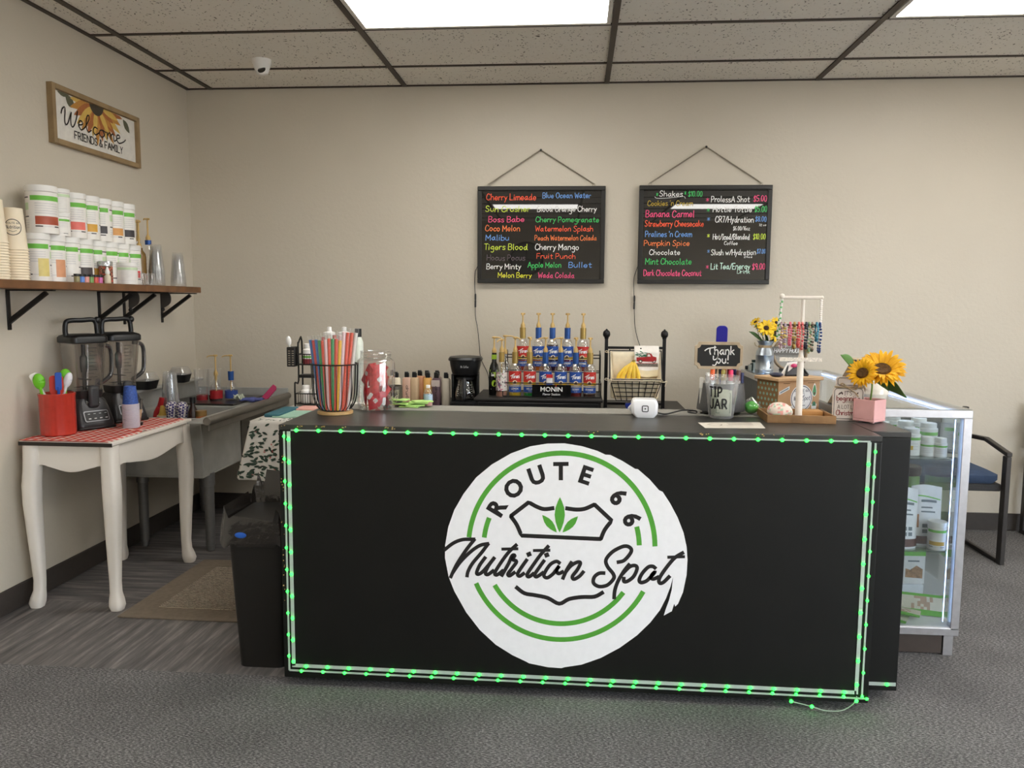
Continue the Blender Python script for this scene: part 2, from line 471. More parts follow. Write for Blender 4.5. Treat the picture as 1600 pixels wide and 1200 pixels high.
ck = thing('wall_clock', 'round black wall clock facing the counter, mirrored in the left menu board', 'clock', (-.66, YF, 2.05))
MB().lathe([(0, 0), (.27, 0), (.28, .02), (.26, .035), (.245, .02), (0, .018)], 40).build('clock_case', M('black clock case', (34, 34, 34), .4), ck).rotation_euler = (math.radians(-90), 0, 0)
fc = MB().prism([(.243*math.cos(2*PI*k/40), .243*math.sin(2*PI*k/40)) for k in range(40)], lambda u, v, w: (u, .019+w, v), .002).build('clock_face', M('grey clock face', (120, 120, 118), .5), ck)
hd = MB().stroke([(0, 0), (-.0, .17)], .012, lambda u, v: (u, .0225, v)).stroke([(0, 0), (.12, -.02)], .014, lambda u, v: (u, .0226, v)); hd.build('clock_hands', M('black clock hand', (20, 20, 20), .5), ck, smooth=0)

# ---------------------------------------------------------------- shared materials
BLACKPAINT = M('black painted plywood', (17, 17, 15), .46, spec=.35, var=.12, vs=8, bump=.05, bs=60)
BLACKTOP = M('scuffed black counter top', (54, 53, 51), .34, var=.18, vs=14, bump=.05, bs=40)
WHITE = M('white gloss plastic', (238, 236, 232), .35, var=.02)
BLACK = M('black plastic', (24, 24, 25), .38, var=.05)
BLACKMETAL = M('black powder coated metal', (28, 25, 23), .45, .3, var=.08)
DARKGREY = M('charcoal plastic', (58, 58, 60), .45)
CHROME = M('steel wire', (170, 168, 162), .3, .9)
STEEL = M('worn stainless steel', (182, 182, 178), .4, .35, var=.12, vs=9)
KRAFT = M('kraft cardboard', (190, 152, 114), .8, var=.05)
CHIP = M('bare chipped plywood', (196, 160, 100), .8)
CLEAR = G('clear plastic cup', refl=.03, rough=.16, body=.05, bodycol=(206, 212, 220))
GLASS = G('clear bottle glass', refl=.08)

# ---------------------------------------------------------------- service counter
CT = .935
ct = thing('service_counter', 'long black painted service counter with a round shop emblem on its front', 'counter', (0, 2.9, 0))
def cpart(name, mb, mats, **k): return mb.build(name, mats, ct, loc=(0, -2.9, 0), **k)
cpart('front_panel', MB().box(-1.009, .985, 2.605, 2.625, .035, CT-.02), BLACKPAINT, bev=.003)
cpart('side_panel', MB().box(-1.009, -.989, 2.625, 3.14, .035, CT-.02), BLACKPAINT, bev=.003)
cpart('return_panel', MB().box(.987, 1.113, 2.70, 3.06, .035, CT-.02), BLACKPAINT, bev=.003)
top = cpart('counter_top', MB().box(-1.009, .985, 2.605, 3.15, CT-.02, CT).box(.985, 1.113, 2.70, 3.06, CT-.02, CT), BLACKTOP, bev=.003)
cpart('return_top', MB().box(.56, .93, 3.15, 3.40, CT-.02, CT), BLACKTOP, bev=.003)
cpart('inner_panel', MB().box(.57, .92, 3.16, 3.38, .035, CT-.02).box(-.989, .985, 2.63, 3.12, .10, .12).box(-.989, .985, 2.63, 3.12, .5, .52), BLACKPAINT)
for x in (-.88, .0, .86):
    cpart('caster', MB().box(x-.05, x+.05, 2.70, 2.72, .02, .036).tube([(x-.02, 2.69, .0185), (x+.02, 2.69, .0185)], .0185, 12), BLACK)
ch = MB()
for cx, n_ in ((-.98, 3), (-.93, 4), (-.86, 12), (-.79, 3), (-.62, 6), (.06, 3), (.42, 7), (.60, 5), (.66, 3)):
    for _ in range(n_):
        x = cx+random.uniform(-.02, .02); z = CT-random.uniform(.002, .008); s_ = random.uniform(.0012, .0032)
        ch.shape([(x-s_, z-s_*.6), (x+s_*.8, z-s_*.5), (x+s_, z+s_*.5), (x-s_*.6, z+s_*.6)], lambda u, v: (u, 2.6045, v))
for _ in range(34):
    z = random.uniform(.3, .84); x = -1.006+random.uniform(0, .02); s_ = random.uniform(.001, .0025)
    ch.shape([(x-s_, z-s_), (x+s_, z-s_*.7), (x+s_*.7, z+s_), (x-s_, z+s_*.8)], lambda u, v: (u, 2.6045, v))
cpart('paint_chips', ch, CHIP, smooth=0)

# round vinyl emblem; coordinates measured on the sticker, then scaled to the panel
A11, A12, A13, A21, A22, A23 = (0.000717, 9.3e-06, -0.492793, 2.38e-05, -0.0007382, 0.9280915)
def em(dy):
    return lambda u, v: (A11*u+A12*v+A13, 2.605-dy, A21*u+A22*v+A23)
VINYL = M('white vinyl sticker', (240, 240, 242), .42, var=.02)
INK = M('black vinyl print', (34, 32, 32), .42)
GREENINK = M('green vinyl print', (84, 162, 58), .42)
out = [(72, 600), (74, 540), (90, 455), (120, 375), (165, 300), (225, 225), (300, 165), (390, 115), (480, 84), (560, 72), (640, 72), (720, 86), (790, 108), (828, 126), (850, 127), (905, 155), (964, 192), (976, 193), (1030, 240), (1074, 290), (1090, 297), (1125, 350), (1160, 415), (1188, 485), (1203, 550), (1208, 610), (1205, 680), (1190, 760), (1168, 815), (1155, 828), (1150, 815), (1140, 850), (1118, 862), (1103, 871), (1112, 840), (1126, 800), (1138, 750), (1143, 690), (1132, 735), (1112, 790), (1085, 845), (1040, 905), (980, 965), (900, 1025), (810, 1075), (720, 1108), (640, 1121), (625, 1126), (560, 1122), (470, 1104), (458, 1097), (390, 1065), (310, 1015), (235, 945), (170, 860), (115, 760), (88, 690)]
deb = cpart('emblem_sticker', MB().prism(out, lambda u, v, w: em(w)(u, v), .0008), VINYL, smooth=0)
def arc(cx, cy, r, a0, a1, n=40): return [(cx+r*math.cos(math.radians(a0+(a1-a0)*k/n)), cy-r*math.sin(math.radians(a0+(a1-a0)*k/n))) for k in range(n+1)]
F1 = em(.0013)
ring = MB()
ring.stroke(arc(622, 552, 436, 172.7, 1.5, 60), 23, F1).stroke(arc(622, 552, 436, 203.7, 331.0, 50), 23, F1)
ring.stroke(arc(622, 552, 364, 158.5, 171.5, 6), 23, F1).stroke(arc(622, 552, 364, 14.2, 2.6, 6), 23, F1).stroke(arc(622, 552, 360, 210.6, 323.2, 40), 23, F1)
ring.build('emblem_rings', GREENINK, deb, smooth=0)
sh = MB()
sh.stroke(cr([(586, 369), (545, 373), (510, 362), (472, 341)])+[(387, 405)]+cr([(387, 405), (415, 445), (437, 496)])+[(808, 513)]+cr([(808, 513), (826, 470), (858, 428)])+[(778, 353)]+cr([(778, 353), (735, 372), (695, 376), (648, 370)]), 19, F1)
sh.stroke(cr([(412, 740), (450, 768), (500, 777), (560, 790), (614, 817), (660, 795), (720, 785), (780, 783), (818, 763)]), [3]+[20]*31+[3], F1) if 0 else sh.stroke(cr([(412, 740), (450, 768), (500, 777), (560, 790), (614, 817), (660, 795), (720, 785), (780, 783), (818, 763)]), 19, F1)
sh.build('emblem_shield', INK, deb, smooth=0)
lf = MB()
def leaf2(a, b, w):
    pts = []; dx, dy = b[0]-a[0], b[1]-a[1]; L = math.hypot(dx, dy); nx, ny = -dy/L, dx/L
    prof = [(0, 0), (.12, .4), (.3, .85), (.5, 1), (.7, .8), (.88, .4), (1, 0)]
    for t, k in prof: pts.append((a[0]+dx*t+nx*w*k, a[1]+dy*t+ny*w*k))
    for t, k in prof[-2:0:-1]: pts.append((a[0]+dx*t-nx*w*k, a[1]+dy*t-ny*w*k))
    return pts
lf.shape(leaf2((618, 318), (616, 482), 24), F1).shape(leaf2((535, 400), (603, 482), 17), F1).shape(leaf2((702, 407), (630, 482), 17), F1)
lf.build('emblem_leaf', GREENINK, deb, smooth=0)
rt = MB()
for chx, a in zip('ROUTE66', (148.5, 128.6, 108.6, 90, 71.2, 41.3, 21.6)):
    rr = 352; px, py = 622+(rr-36)*math.cos(math.radians(a)), 552-(rr-36)*math.sin(math.radians(a)); rot = math.radians(a-90)
    ca, sa = math.cos(rot), math.sin(rot)
    type_set(rt, chx, 110, lambda u, v: F1(px+u*ca-v*sa, py-(u*sa+v*ca)), bold=.04)
rt.build('emblem_route_lettering', INK, deb, smooth=0)
sc = MB()
SCR1 = [[(28, 180), (120, 112), (220, 76), (342, 74)], [(342, 76), (250, 190), (150, 340), (85, 472)], [(105, 430), (190, 312), (300, 205), (400, 138), (487, 120)], [(487, 122), (415, 215), (320, 325), (272, 410), (260, 462)],
 [(455, 264), (396, 345), (362, 425), (384, 440), (430, 410), (500, 330), (550, 268)], [(550, 270), (490, 350), (456, 425), (480, 444), (540, 402)],
 [(785, 132), (700, 212), (612, 330), (556, 424), (576, 448), (640, 402)], [(636, 176), (795, 173)],
 [(628, 455), (700, 330), (738, 246), (768, 244), (742, 284), (786, 306), (738, 376), (694, 436), (712, 456), (764, 420)],
 [(893, 288), (840, 362), (796, 434), (816, 460), (862, 430)], [(1118, 147), (1040, 232), (960, 342), (896, 442), (916, 466), (962, 432)], [(968, 191), (1130, 188)],
 [(1074, 297), (1020, 372), (976, 442), (996, 466), (1062, 422)],
 [(1236, 322), (1202, 304), (1142, 334), (1092, 402), (1072, 455), (1106, 476), (1162, 440), (1212, 380), (1234, 350), (1206, 392), (1222, 432), (1270, 412)],
 [(1360, 314), (1312, 390), (1270, 484)], [(1288, 432), (1350, 354), (1420, 312), (1453, 322), (1420, 392), (1370, 460), (1386, 490), (1442, 460), (1484, 412)],
 [(906, 234), (926, 226)], [(1092, 242), (1112, 234)]]
SCR2 = [[(478, 402), (560, 380), (640, 290), (655, 230), (600, 190), (520, 202), (400, 270), (322, 370), (342, 460), (420, 560), (424, 625), (340, 710), (230, 728), (157, 680), (168, 602), (230, 552), (300, 548)],
 [(630, 432), (560, 522), (482, 660), (442, 780), (434, 885)], [(540, 560), (636, 464), (710, 448), (734, 490), (690, 592), (612, 655), (562, 660), (560, 612)],
 [(974, 482), (940, 458), (880, 468), (802, 552), (764, 640), (792, 674), (862, 650), (930, 582), (972, 528), (930, 572), (920, 612), (952, 626), (1012, 600)],
 [(1334, 277), (1230, 342), (1122, 470), (1032, 612), (1032, 678), (1082, 670), (1160, 592)], [(1142, 336), (1348, 329)]]
for k, s_ in enumerate(SCR1): sc.stroke(cr([(60+.45*u, 480+.45*v) for u, v in s_], 5), 17 if len(s_) > 2 else 14 if s_[1][0]-s_[0][0] > 50 else 21, em(.0013+.00004*k))
for k, s_ in enumerate(SCR2): sc.stroke(cr([(720+.35*u, 480+.35*v) for u, v in s_], 5), 17.5 if len(s_) > 2 else 14, em(.0013+.00004*k))
sc.build('emblem_script_lettering', INK, deb, smooth=0)

# ---------------------------------------------------------------- green LED tape, run twice round the front
TAPE = M('white LED tape', (176, 186, 180), .4, var=.04)
LED = M('green LED', (36, 255, 58), .4, var=0, emit=9)
def led_tape(name_label, segs, first):
    t = thing('led_strip_light', name_label, 'LED strip light', (first[0], 2.6, first[1]))
    tp = MB()
    for (xa, za, xb, zb, w) in segs:
        L = math.hypot(xb-xa, zb-za); ux, uz = (xb-xa)/L, (zb-za)/L
        tp.hexa([(xa-uz*w/2-first[0], .0045, za+ux*w/2-first[1]), (xa+uz*w/2-first[0], .0045, za-ux*w/2-first[1]), (xb+uz*w/2-first[0], .0045, zb-ux*w/2-first[1]), (xb-uz*w/2-first[0], .0045, zb+ux*w/2-first[1]),
                 (xa-uz*w/2-first[0], .0025, za+ux*w/2-first[1]), (xa+uz*w/2-first[0], .0025, za-ux*w/2-first[1]), (xb+uz*w/2-first[0], .0025, zb-ux*w/2-first[1]), (xb-uz*w/2-first[0], .0025, zb+ux*w/2-first[1])])
    tp.build('tape', TAPE, t, smooth=0)
    return t
LEDMESH = MB().ball((0, 0, 0), .0062, sy=.75, seg=8, rings=6).build('led', LED)
_first = [1]
def leds(t, pts, first, size=1):
    for x, z in pts:
        if _first[0]: o = LEDMESH; _first[0] = 0
        else: o = LEDMESH.copy(); COL.objects.link(o)
        o.parent = t; o.location = (x-first[0], .0005, z-first[1]); o.scale = (size,)*3
def span(a, b, n): return [a+(b-a)*k/(n-1) for k in range(n)]
f1 = (-.989, .915)
t1 = led_tape('thin green lit LED tape forming the outer run on the black counter front', [(-.989, .912, -.989, .062, .006), (-.965, .9165, .947, .9165, .005), (.963, .912, .963, .052, .006), (-.989, .062, .985, .052, .006)], f1)
leds(t1, [(x, .9165) for x in span(-.945, .90, 25)], f1)
leds(t1, [(-.989, z) for z in span(.895, .115, 11)], f1, .8)
leds(t1, [(x, .062-.005*(x+1)/2) for x in span(-.945, .903, 25)], f1, .9)
leds(t1, [(.963, z) for z in span(.884, .06, 11)]+[(.978, .0525)], f1, .8)
f2 = (-.973, .905)
t2 = led_tape('wide green lit LED tape forming the inner run on the black counter front', [(-.973, .912, -.973, .080, .012), (.944, .914, .944, .066, .012), (-.979, .080, .944, .072, .012)], f2)
leds(t2, [(-.973, z) for z in span(.885, .095, 11)], f2)
leds(t2, [(x, .080-.004*(x+1)) for x in span(-.928, .905, 25)], f2)
leds(t2, [(.944, z) for z in span(.843, .10, 10)], f2)
f3 = (1.0, .06)
t3 = thing('led_strip_light', 'short stub of green lit LED tape at the foot of the return panel', 'LED strip light', (1.0, 2.695, .06))
MB().box(0, .108, .0025, .0045, -.006, .006).build('tape', TAPE, t3, smooth=0)
o = LEDMESH.copy(); COL.objects.link(o); o.parent = t3; o.location = (.078, .0005, 0)
f4 = (.93, .03)
t4 = thing('led_strip_light', 'loose end of green lit LED tape sagging in a loop under the counter corner', 'LED strip light', (.944, 2.59, .045))
MB().tube(cr([(0, .006, .018), (-.012, 0, -.006), (-.05, -.004, -.029), (-.10, 0, -.034), (-.145, .004, -.024), (-.21, .012, -.013)]), .0028, 6, flat=.5).build('tape', TAPE, t4)
for q in ((-.004, -.004, .006), (-.145, 0, -.022), (-.21, .01, -.012)):
    o = LEDMESH.copy(); COL.objects.link(o); o.parent = t4; o.location = q

# ---------------------------------------------------------------- left wall: sign, camera, shelf and what stands on it
def loft(mb, secs, n=5):
    """stack of rounded rectangles (w, d, r, z, cx, cy)"""
    vs = []; fs = []
    for w, d, r, z, cx, cy in secs:
        vs += [(x, y, z) for x, y in rrect(w, d, min(r, w/2.01, d/2.01), n, cx, cy)]
    m = 4*(n+1); k = len(secs)
    for j in range(k-1):
        for i in range(m): fs.append((j*m+i, j*m+(i+1) % m, (j+1)*m+(i+1) % m, (j+1)*m+i))
    fs.append(tuple(range(m))[::-1]); fs.append(tuple((k-1)*m+i for i in range(m)))
    return mb.add(vs, fs)
WOODFRAME = M('tan wooden frame', (150, 126, 92), .6, var=.18, vs=12)
sg = thing('welcome_sign', 'framed sunflower welcome sign hanging on the left wall above the shelf', 'sign', (XL, 3.573, 2.075))
SW, SH_ = .735, .272
fr = MB()
for b in ((0, .024, 0, SH_), (SW-.024, SW, 0, SH_), (.024, SW-.024, 0, .024), (.024, SW-.024, SH_-.024, SH_)): fr.box(.0, .03, b[0], b[1], b[2], b[3])
fr.build('frame', WOODFRAME, sg, bev=.002)
pn = MB().box(.0, .012, .024, SW-.024, .024, SH_-.024).build('panel', M('white sign board', (226, 222, 214), .6), sg)
def sf(dx): return lambda u, v: (.012+dx, u, v)
pe = MB(); cx, cz = .365, .262
random.seed(3)
for ring_, (n_, L, w_) in enumerate(((15, .205, .021), (13, .165, .018))):
    for k in range(n_):
        a = math.radians(-172+164*k/(n_-1)+(6 if ring_ else 0)); l_ = L*random.uniform(.86, 1.05)
        pts = leaf2((cx+.03*math.cos(a), cz+.03*math.sin(a)), (cx+l_*math.cos(a)*1.15, cz+l_*math.sin(a)), w_)
        pts = [(u, min(v, SH_-.025)) for u, v in pts]
        pe.mat((k+ring_) % 3).shape(pts, sf(.0008+.0004*ring_+.00012*(k % 3)))
pe.mat(3)
for a, b, w_ in (((.12, .235), (.19, .2), .025), ((.06, .245), (.15, .246), .016), ((.60, .235), (.66, .175), .02)): pe.shape([(u, min(v, SH_-.025)) for u, v in leaf2(a, b, w_)], sf(.0006))
pe.mat(4).shape([(cx+.062*math.cos(a), min(SH_-.025, cz+.062*math.sin(a))) for a in [math.radians(-180+180*k/16) for k in range(17)]], sf(.0018))
pe.build('sunflower_print', [M('petal yellow print', (214, 178, 92), .6), M('petal amber print', (190, 136, 66), .6), M('petal rust print', (170, 104, 58), .6), M('sage leaf print', (92, 92, 72), .6), M('seed head print', (70, 62, 50), .6)], pn, smooth=0)
tx = MB()
wel = [[(0, 72), (8, 100), (20, 114), (24, 96), (19, 44), (24, 18), (38, 34), (54, 84), (60, 98)], [(60, 98), (54, 50), (60, 18), (74, 30), (90, 76), (98, 116)]]+[[(u+16, v) for u, v in L] for L in [[(86, 42), (108, 52), (106, 68), (92, 66), (86, 40), (100, 18), (124, 40)], [(124, 40), (152, 96), (150, 118), (138, 104), (132, 50), (144, 20), (164, 36)], [(204, 58), (186, 62), (176, 36), (190, 18), (212, 36)], [(236, 60), (220, 52), (218, 26), (236, 18), (250, 40), (238, 60), (262, 54)], [(270, 58), (270, 20)], [(270, 40), (284, 60), (292, 50), (292, 20)], [(292, 40), (306, 60), (314, 50), (316, 20), (332, 30)], [(336, 40), (358, 52), (352, 66), (338, 60), (336, 34), (352, 16), (384, 34), (400, 52)]]]
for L in wel: tx.stroke([(.08+a*.535/416, .088+b*.00083) for a, b in cr(L, 5)], .0068, sf(.0026))
write(tx, 'FRIENDS & FAMILY', .175, .052, .034, sf(.0026), w=.15, width=.41)
tx.build('sign_lettering', M('black sign print', (30, 26, 24), .6), pn, smooth=0)

sc_ = thing('security_camera', 'small white dome security camera fixed to a ceiling tile', 'camera', (-1.732, 4.36, ZC))
MB().lathe([(0, 0), (.052, 0), (.052, -.012), (.047, -.03), (.030, -.075), (.0, -.082)][::-1], 24).build('housing', WHITE, sc_)
e = MB(); e.T = Matrix.Translation((.012, -.03, -.066)) @ Matrix.Rotation(math.radians(62), 4, 'X') @ Matrix.Rotation(math.radians(0), 4, 'Z')
e.lathe([(.012, -.012), (.026, -.006), (.028, .004), (.0245, .010), (.022, .006), (0, .006)], 20).build('eyeball', WHITE, sc_)
e2 = MB(); e2.T = e.T; e2.lathe([(.0215, .0065), (.015, .0105), (0, .0125)], 16).build('lens', M('dark lens glass', (14, 16, 15), .08, coat=1, var=0), sc_)

WOOD = M('stained shelf board', (118, 80, 50), .5, var=.3, vs=9)
SZ = 1.43
sh_ = thing('wall_shelf', 'stained wooden wall shelf on black metal brackets along the left wall', 'shelf', (XL, 1.9, SZ-.034))
MB().box(0, .24, 0, 2.03, 0, .034).build('board', WOOD, sh_, bev=.003)
MB().box(0, .24, 2.032, 2.63, 0, .034).build('board', WOOD, sh_, bev=.003)
for y in (3.245, 3.90, 4.126, 4.519):
    b = MB(); yy = y-1.9
    b.box(0, .006, yy-.011, yy+.011, -.175, -.001).box(.006, .215, yy-.011, yy+.011, -.007, -.001)
    b.hexa([(.006, yy-.009, -.15), (.006, yy+.009, -.15), (.006, yy+.009, -.125), (.006, yy-.009, -.125), (.185, yy-.009, -.02), (.185, yy+.009, -.02), (.172, yy+.009, -.007), (.172, yy-.009, -.007)])
    b.build('bracket', BLACKMETAL, sh_, bev=.002)
hk = thing('paper_towel_holder', 'dark iron scroll holder with ball ends screwed under the shelf', 'towel holder', (-2.26, 4.09, SZ-.034))
for yy in (-.16, .16):
    h = MB(); prof = [(0, 0), (.04, 0), (.055, -.025), (.05, -.06), (.015, -.085), (.0, -.085), (.0, -.05)]
    h.prism(cr(prof, 3), lambda u, v, w: (u-.035, yy+w-.004, v), .008)
    h.build('scroll_plate', M('dark pewter iron', (74, 70, 66), .5, .5), hk)
    MB().ball((-.028, yy, -.094), .011).build('ball_end', BLACKMETAL, hk)
MB().tube([(0, -.16, -.004), (0, .16, -.004)], .004).build('mounting_rail', BLACKMETAL, hk)

LG = [M('white tub plastic', (240, 236, 230), .35, var=.02), M('label green', (112, 190, 72), .45), None, M('label charcoal', (70, 64, 64), .5), M('label pale green', (206, 226, 188), .5), M('label text grey', (222, 219, 217), .5)]
def flav(rgb): return M('flavour panel %d %d %d' % rgb, rgb, .45)
def tub_body(r, h, fa, patch, style=0):
    zs = [0, .002]+[.002+(h-.004)*k/34 for k in range(1, 35)]+[h]
    pr = [(r-.002, 0)]+[(r, z) for z in zs[1:-1]]+[(r-.002, h)]
    def pick(a, z, j):
        d = (a-fa+180) % 360-180; q = z/h; row = int(q*34)
        if style == 3: return 0 if q < .06 or q > .94 else (4 if q > .82 else 5 if row % 3 == 0 and abs(d) < 50 else 0)
        if .79 < q < .90 and abs(d) < 66: return 1
        if patch and abs(d) < 52 and .22 < q < .40: return 2
        if style == 1 and 10 < d < 60 and .12 < q < .55: return 2
        if abs(d) < 46 and .46 < q < .74 and row % 2 == 0: return 5
        if abs(d) < 48 and .12 < q < .18 and row % 2: return 3 if abs(d) > 20 else 5
        if -126 < d < -72 or 72 < d < 126:
            if .84 < q < .88 or .38 < q < .42: return 3
            if .55 < q < .72: return 4
            if row % 2 == 0 and q < .36 and q > .1: return 5
        return 0
    return MB().lathe(pr, 40, pick=pick)
def tub(name, label, x, y, z, r, h, patch=None, lid=.028, group='white powder tubs on the shelf', style=0, off=0, cat='tub', lidmat=None):
    t = thing(name, label, cat, (x, y, z), group=group)
    mats = list(LG); mats[2] = flav(patch) if patch else LG[0]
    hb = h-lid
    tub_body(r, hb, face(x, y, off), patch if style != 1 else None, style).build('body', mats, t)
    n_ = r*1.0
    MB().lathe([(n_*.93, hb), (r*1.015, hb+.002), (r*1.02, h-.003), (r*.985, h), (r*.95, h), (r*.94, h-.002), (0, h-.002)], 40).build('lid', lidmat or WHITE, t)
    return t
S2 = 1.0174
lower = [(3.227, None, 'half hidden by the paper cups', 1, (226, 208, 130)), (3.309, None, 'with a peach fruit picture', 1, (222, 160, 120)), (3.418, None, 'with a plain white front', 0, None), (3.529, (74, 66, 66), 'with a charcoal panel', 0, None),
         (3.637, (214, 158, 40), 'with a mustard panel', 0, None), (3.749, None, 'behind the sprinkles jar', 0, None), (3.853, None, 'behind the small wide tub', 0, None), (3.962, (226, 70, 70), 'at the far end with a red spot', 0, None)]
TR, TH = .0505, .206
for k, (y, p, lb, st, sp) in enumerate(lower):
    t = tub('powder_tub', 'white powder tub in the lower row, '+lb, -2.335, 3.285+.1035*k+.02, SZ, TR, TH, p or sp, style=st, off=(-8, 4, -12, 6, -30, 0, -4, 8)[k])
upper = [(3.519, (236, 120, 108), 'pink'), (3.621, (222, 168, 66), 'yellow'), (3.738, (66, 62, 66), 'black, third from the right'), (3.855, (222, 160, 92), 'orange'), (3.97, (60, 56, 60), 'black, at the far right end')]
for k, (y, p, lb) in enumerate(upper):
    tub('powder_tub', 'white powder tub in the upper row, flavour panel '+lb, -2.335, 3.305+.1035*(k+2.62), SZ+TH, TR, TH, p, off=(6, -4, -22, 4, 6)[k])
tub('large_powder_tub', 'largest white tub, with a brown panel, on the near end of the lower row', -2.325, 3.335, SZ+TH, .062, .205, (176, 84, 60), group=None, off=22)
tub('small_powder_tub', 'short white tub with green band, under another short tub in the upper row', -2.335, 3.4625, SZ+TH, .045, .105, None, lid=.02, group=None)
tub('small_powder_tub', 'short plain white tub on top of another short tub in the upper row', -2.335, 3.4625, SZ+TH+.105, .047, .105, (222, 160, 130), lid=.02, group=None, style=3)
tub('wide_supplement_tub', 'short wide white tub with text lines, at the front of the shelf', -2.25, 3.85, SZ, .047, .108, None, lid=.02, group=None, style=3, off=10)
# sprinkles, dropper bottle, food colour pots
t = thing('sprinkles_jar', 'jar of red and brown sprinkles with a silver lid on the shelf', 'jar', (-2.262, 3.685, SZ))
def spk(a, z, j): return random.choice([0, 0, 1, 2])
MB().lathe([(.028, 0)]+[(.031, .003+.0055*k) for k in range(15)]+[(.028, .084)], 28, pick=spk).build('jar', [M('brown sprinkles', (96, 70, 56), .5), M('red sprinkles', (196, 84, 66), .5), M('tan sprinkles', (170, 126, 98), .5)], t)
MB().lathe([(.032, .084), (.032, .104), (.030, .107), (0, .107)], 28).build('lid', M('silver foil lid', (200, 202, 206), .25, .8), t)
t = thing('dropper_bottle', 'little cream dropper bottle in front of the sprinkles jar', 'bottle', (-2.222, 3.632, SZ))
MB().lathe([(.013, 0), (.0145, .002), (.0145, .034), (.008, .042), (.008, .045)], 16).build('bottle', M('cream plastic bottle', (228, 216, 190), .45), t)
MB().lathe([(.0105, .045), (.0105, .057), (.007, .066), (.004, .078), (0, .078)], 16).build('cap', WHITE, t)
for k, c in enumerate(((150, 140, 100), (96, 140, 216), (232, 160, 150), (120, 160, 90), (214, 90, 80), (206, 110, 170))):
    t = thing('food_colour_pot', '%s food colour pot in the row at the front of the shelf' % ('olive', 'blue', 'pale pink', 'green', 'red', 'magenta')[k], 'pot', (-2.23, 3.41+.0345*k, SZ), group='food colour pots')
    MB().lathe([(.0115, 0), (.0125, .001), (.0125, .026), (.010, .028)], 14).build('pot', M('food colour %d' % k, c, .3), t)
    MB().lathe([(.0132, .028), (.0132, .038), (0, .038)], 14).build('lid', BLACK, t)
# paper cups, upside down, nested
PAPER = M('cream paper cup', (240, 226, 200), .6, var=.02)
def cup_proto(name, label, cat, rb, rt, h, mats, rim=.0028, seg=28, group=None):
    t = thing(name, label, cat, (0, 0, 0), group=group)
    MB().lathe([(rb-.001, .004), (rt, h-.002), (rt-.002, h), (rt-.004, h-.004), (0, h-.004)], seg).build('wall', mats[0], t)
    MB().lathe([(rb-.003, .0), (rb+.0012, 0), (rb+.0026, rim), (rb+.0012, 2*rim), (rb-.0015, 2*rim-.0002)], seg, cap=False).build('rim', mats[1], t)
    return t
def ordin(k, n):
    if k == 0: return 'bottom one'
    w = ['', '', 'second', 'third', 'fourth', 'fifth', 'sixth', 'seventh', 'eighth', 'ninth', 'tenth', 'eleventh']
    return w[k+1]+' from the bottom' if k < n/2 else w[n-k]+' from the top'
def stack(proto, x, y, z, n, dz, label, top_label, group, rz=0):
    for k in range(n):
        lb = top_label if k == n-1 else label+', '+ordin(k, n)
        if proto[1]: o = proto[0]; proto[1] = 0; o.location = (x, y, z+k*dz); o['label'] = lb; o['group'] = group
        else: o = dup(proto[0], (x, y, z+k*dz), rz, lb, group)
    return o
pc = [cup_proto('paper_cup', '-', 'cup', .0465, .034, .168, (PAPER, PAPER)), 1]
o = stack(pc, -2.262, 3.068, SZ, 12, .0108, 'cream paper cup nested in the round logo stack', 'topmost cream paper cup with a round logo on its side', 'paper cups in the logo stack')
lg = MB(); RB, RT, HH = .0465, .034, .168
def onc(u, v, d=.0006):
    z = .09+v; r = RB+(RT-RB)*(z-.004)/(HH-.006)+d; a = math.radians(face(-2.262, 3.068, -6))+u/r
    return (r*math.cos(a), r*math.sin(a), z)
lg.stroke([(.031*math.cos(a), .031*math.sin(a)) for a in [2*PI*k/32 for k in range(33)]], .0028, onc)
write(lg, 'Nutrition', -.026, -.006, .014, onc, w=.11, width=.052, slant=.3); write(lg, 'ROUTE 66', 0, .013, .007, onc, w=.14, center=True); lg.stroke([(-.014, -.013), (0, -.018), (.014, -.013)], .0016, onc)
lg.build('cup_logo', M('black cup print', (40, 38, 40), .5), o, smooth=0)
stack(pc, -2.262, 2.955, SZ, 14, .0108, 'cream paper cup nested in the stack at the left edge', 'topmost cream paper cup of the stack cut by the left edge', 'paper cups at the left edge')
# clear cups
cc = [cup_proto('clear_cup', '-', 'cup', .041, .028, .145, (CLEAR, CLEAR), seg=24), 1]
stack(cc, -2.28, 4.185, SZ, 11, .0078, 'clear plastic cup nested in the taller shelf stack', 'topmost clear plastic cup of the taller stack on the shelf', 'clear cups in the taller shelf stack')
stack(cc, -2.27, 4.40, SZ, 7, .0078, 'clear plastic cup nested in the shorter shelf end stack', 'topmost clear plastic cup of the shorter stack at the shelf end', 'clear cups in the shorter shelf stack')
sc2 = [cup_proto('sample_cup', '-', 'cup', .026, .02, .062, (CLEAR, CLEAR), seg=20), 1]
for k, (x, y) in enumerate(((-2.25, 3.975), (-2.235, 4.04), (-2.29, 4.075))):
    stack(sc2, x, y, SZ, 1, 0, '-', ('small clear sample cup next to the short wide tub', 'small clear sample cup at the shelf edge before the gold pump jar', 'small clear sample cup beside the taller cup stack')[k], 'small clear sample cups')
GOLD = M('gold pump plastic', (206, 172, 108), .4, .15)
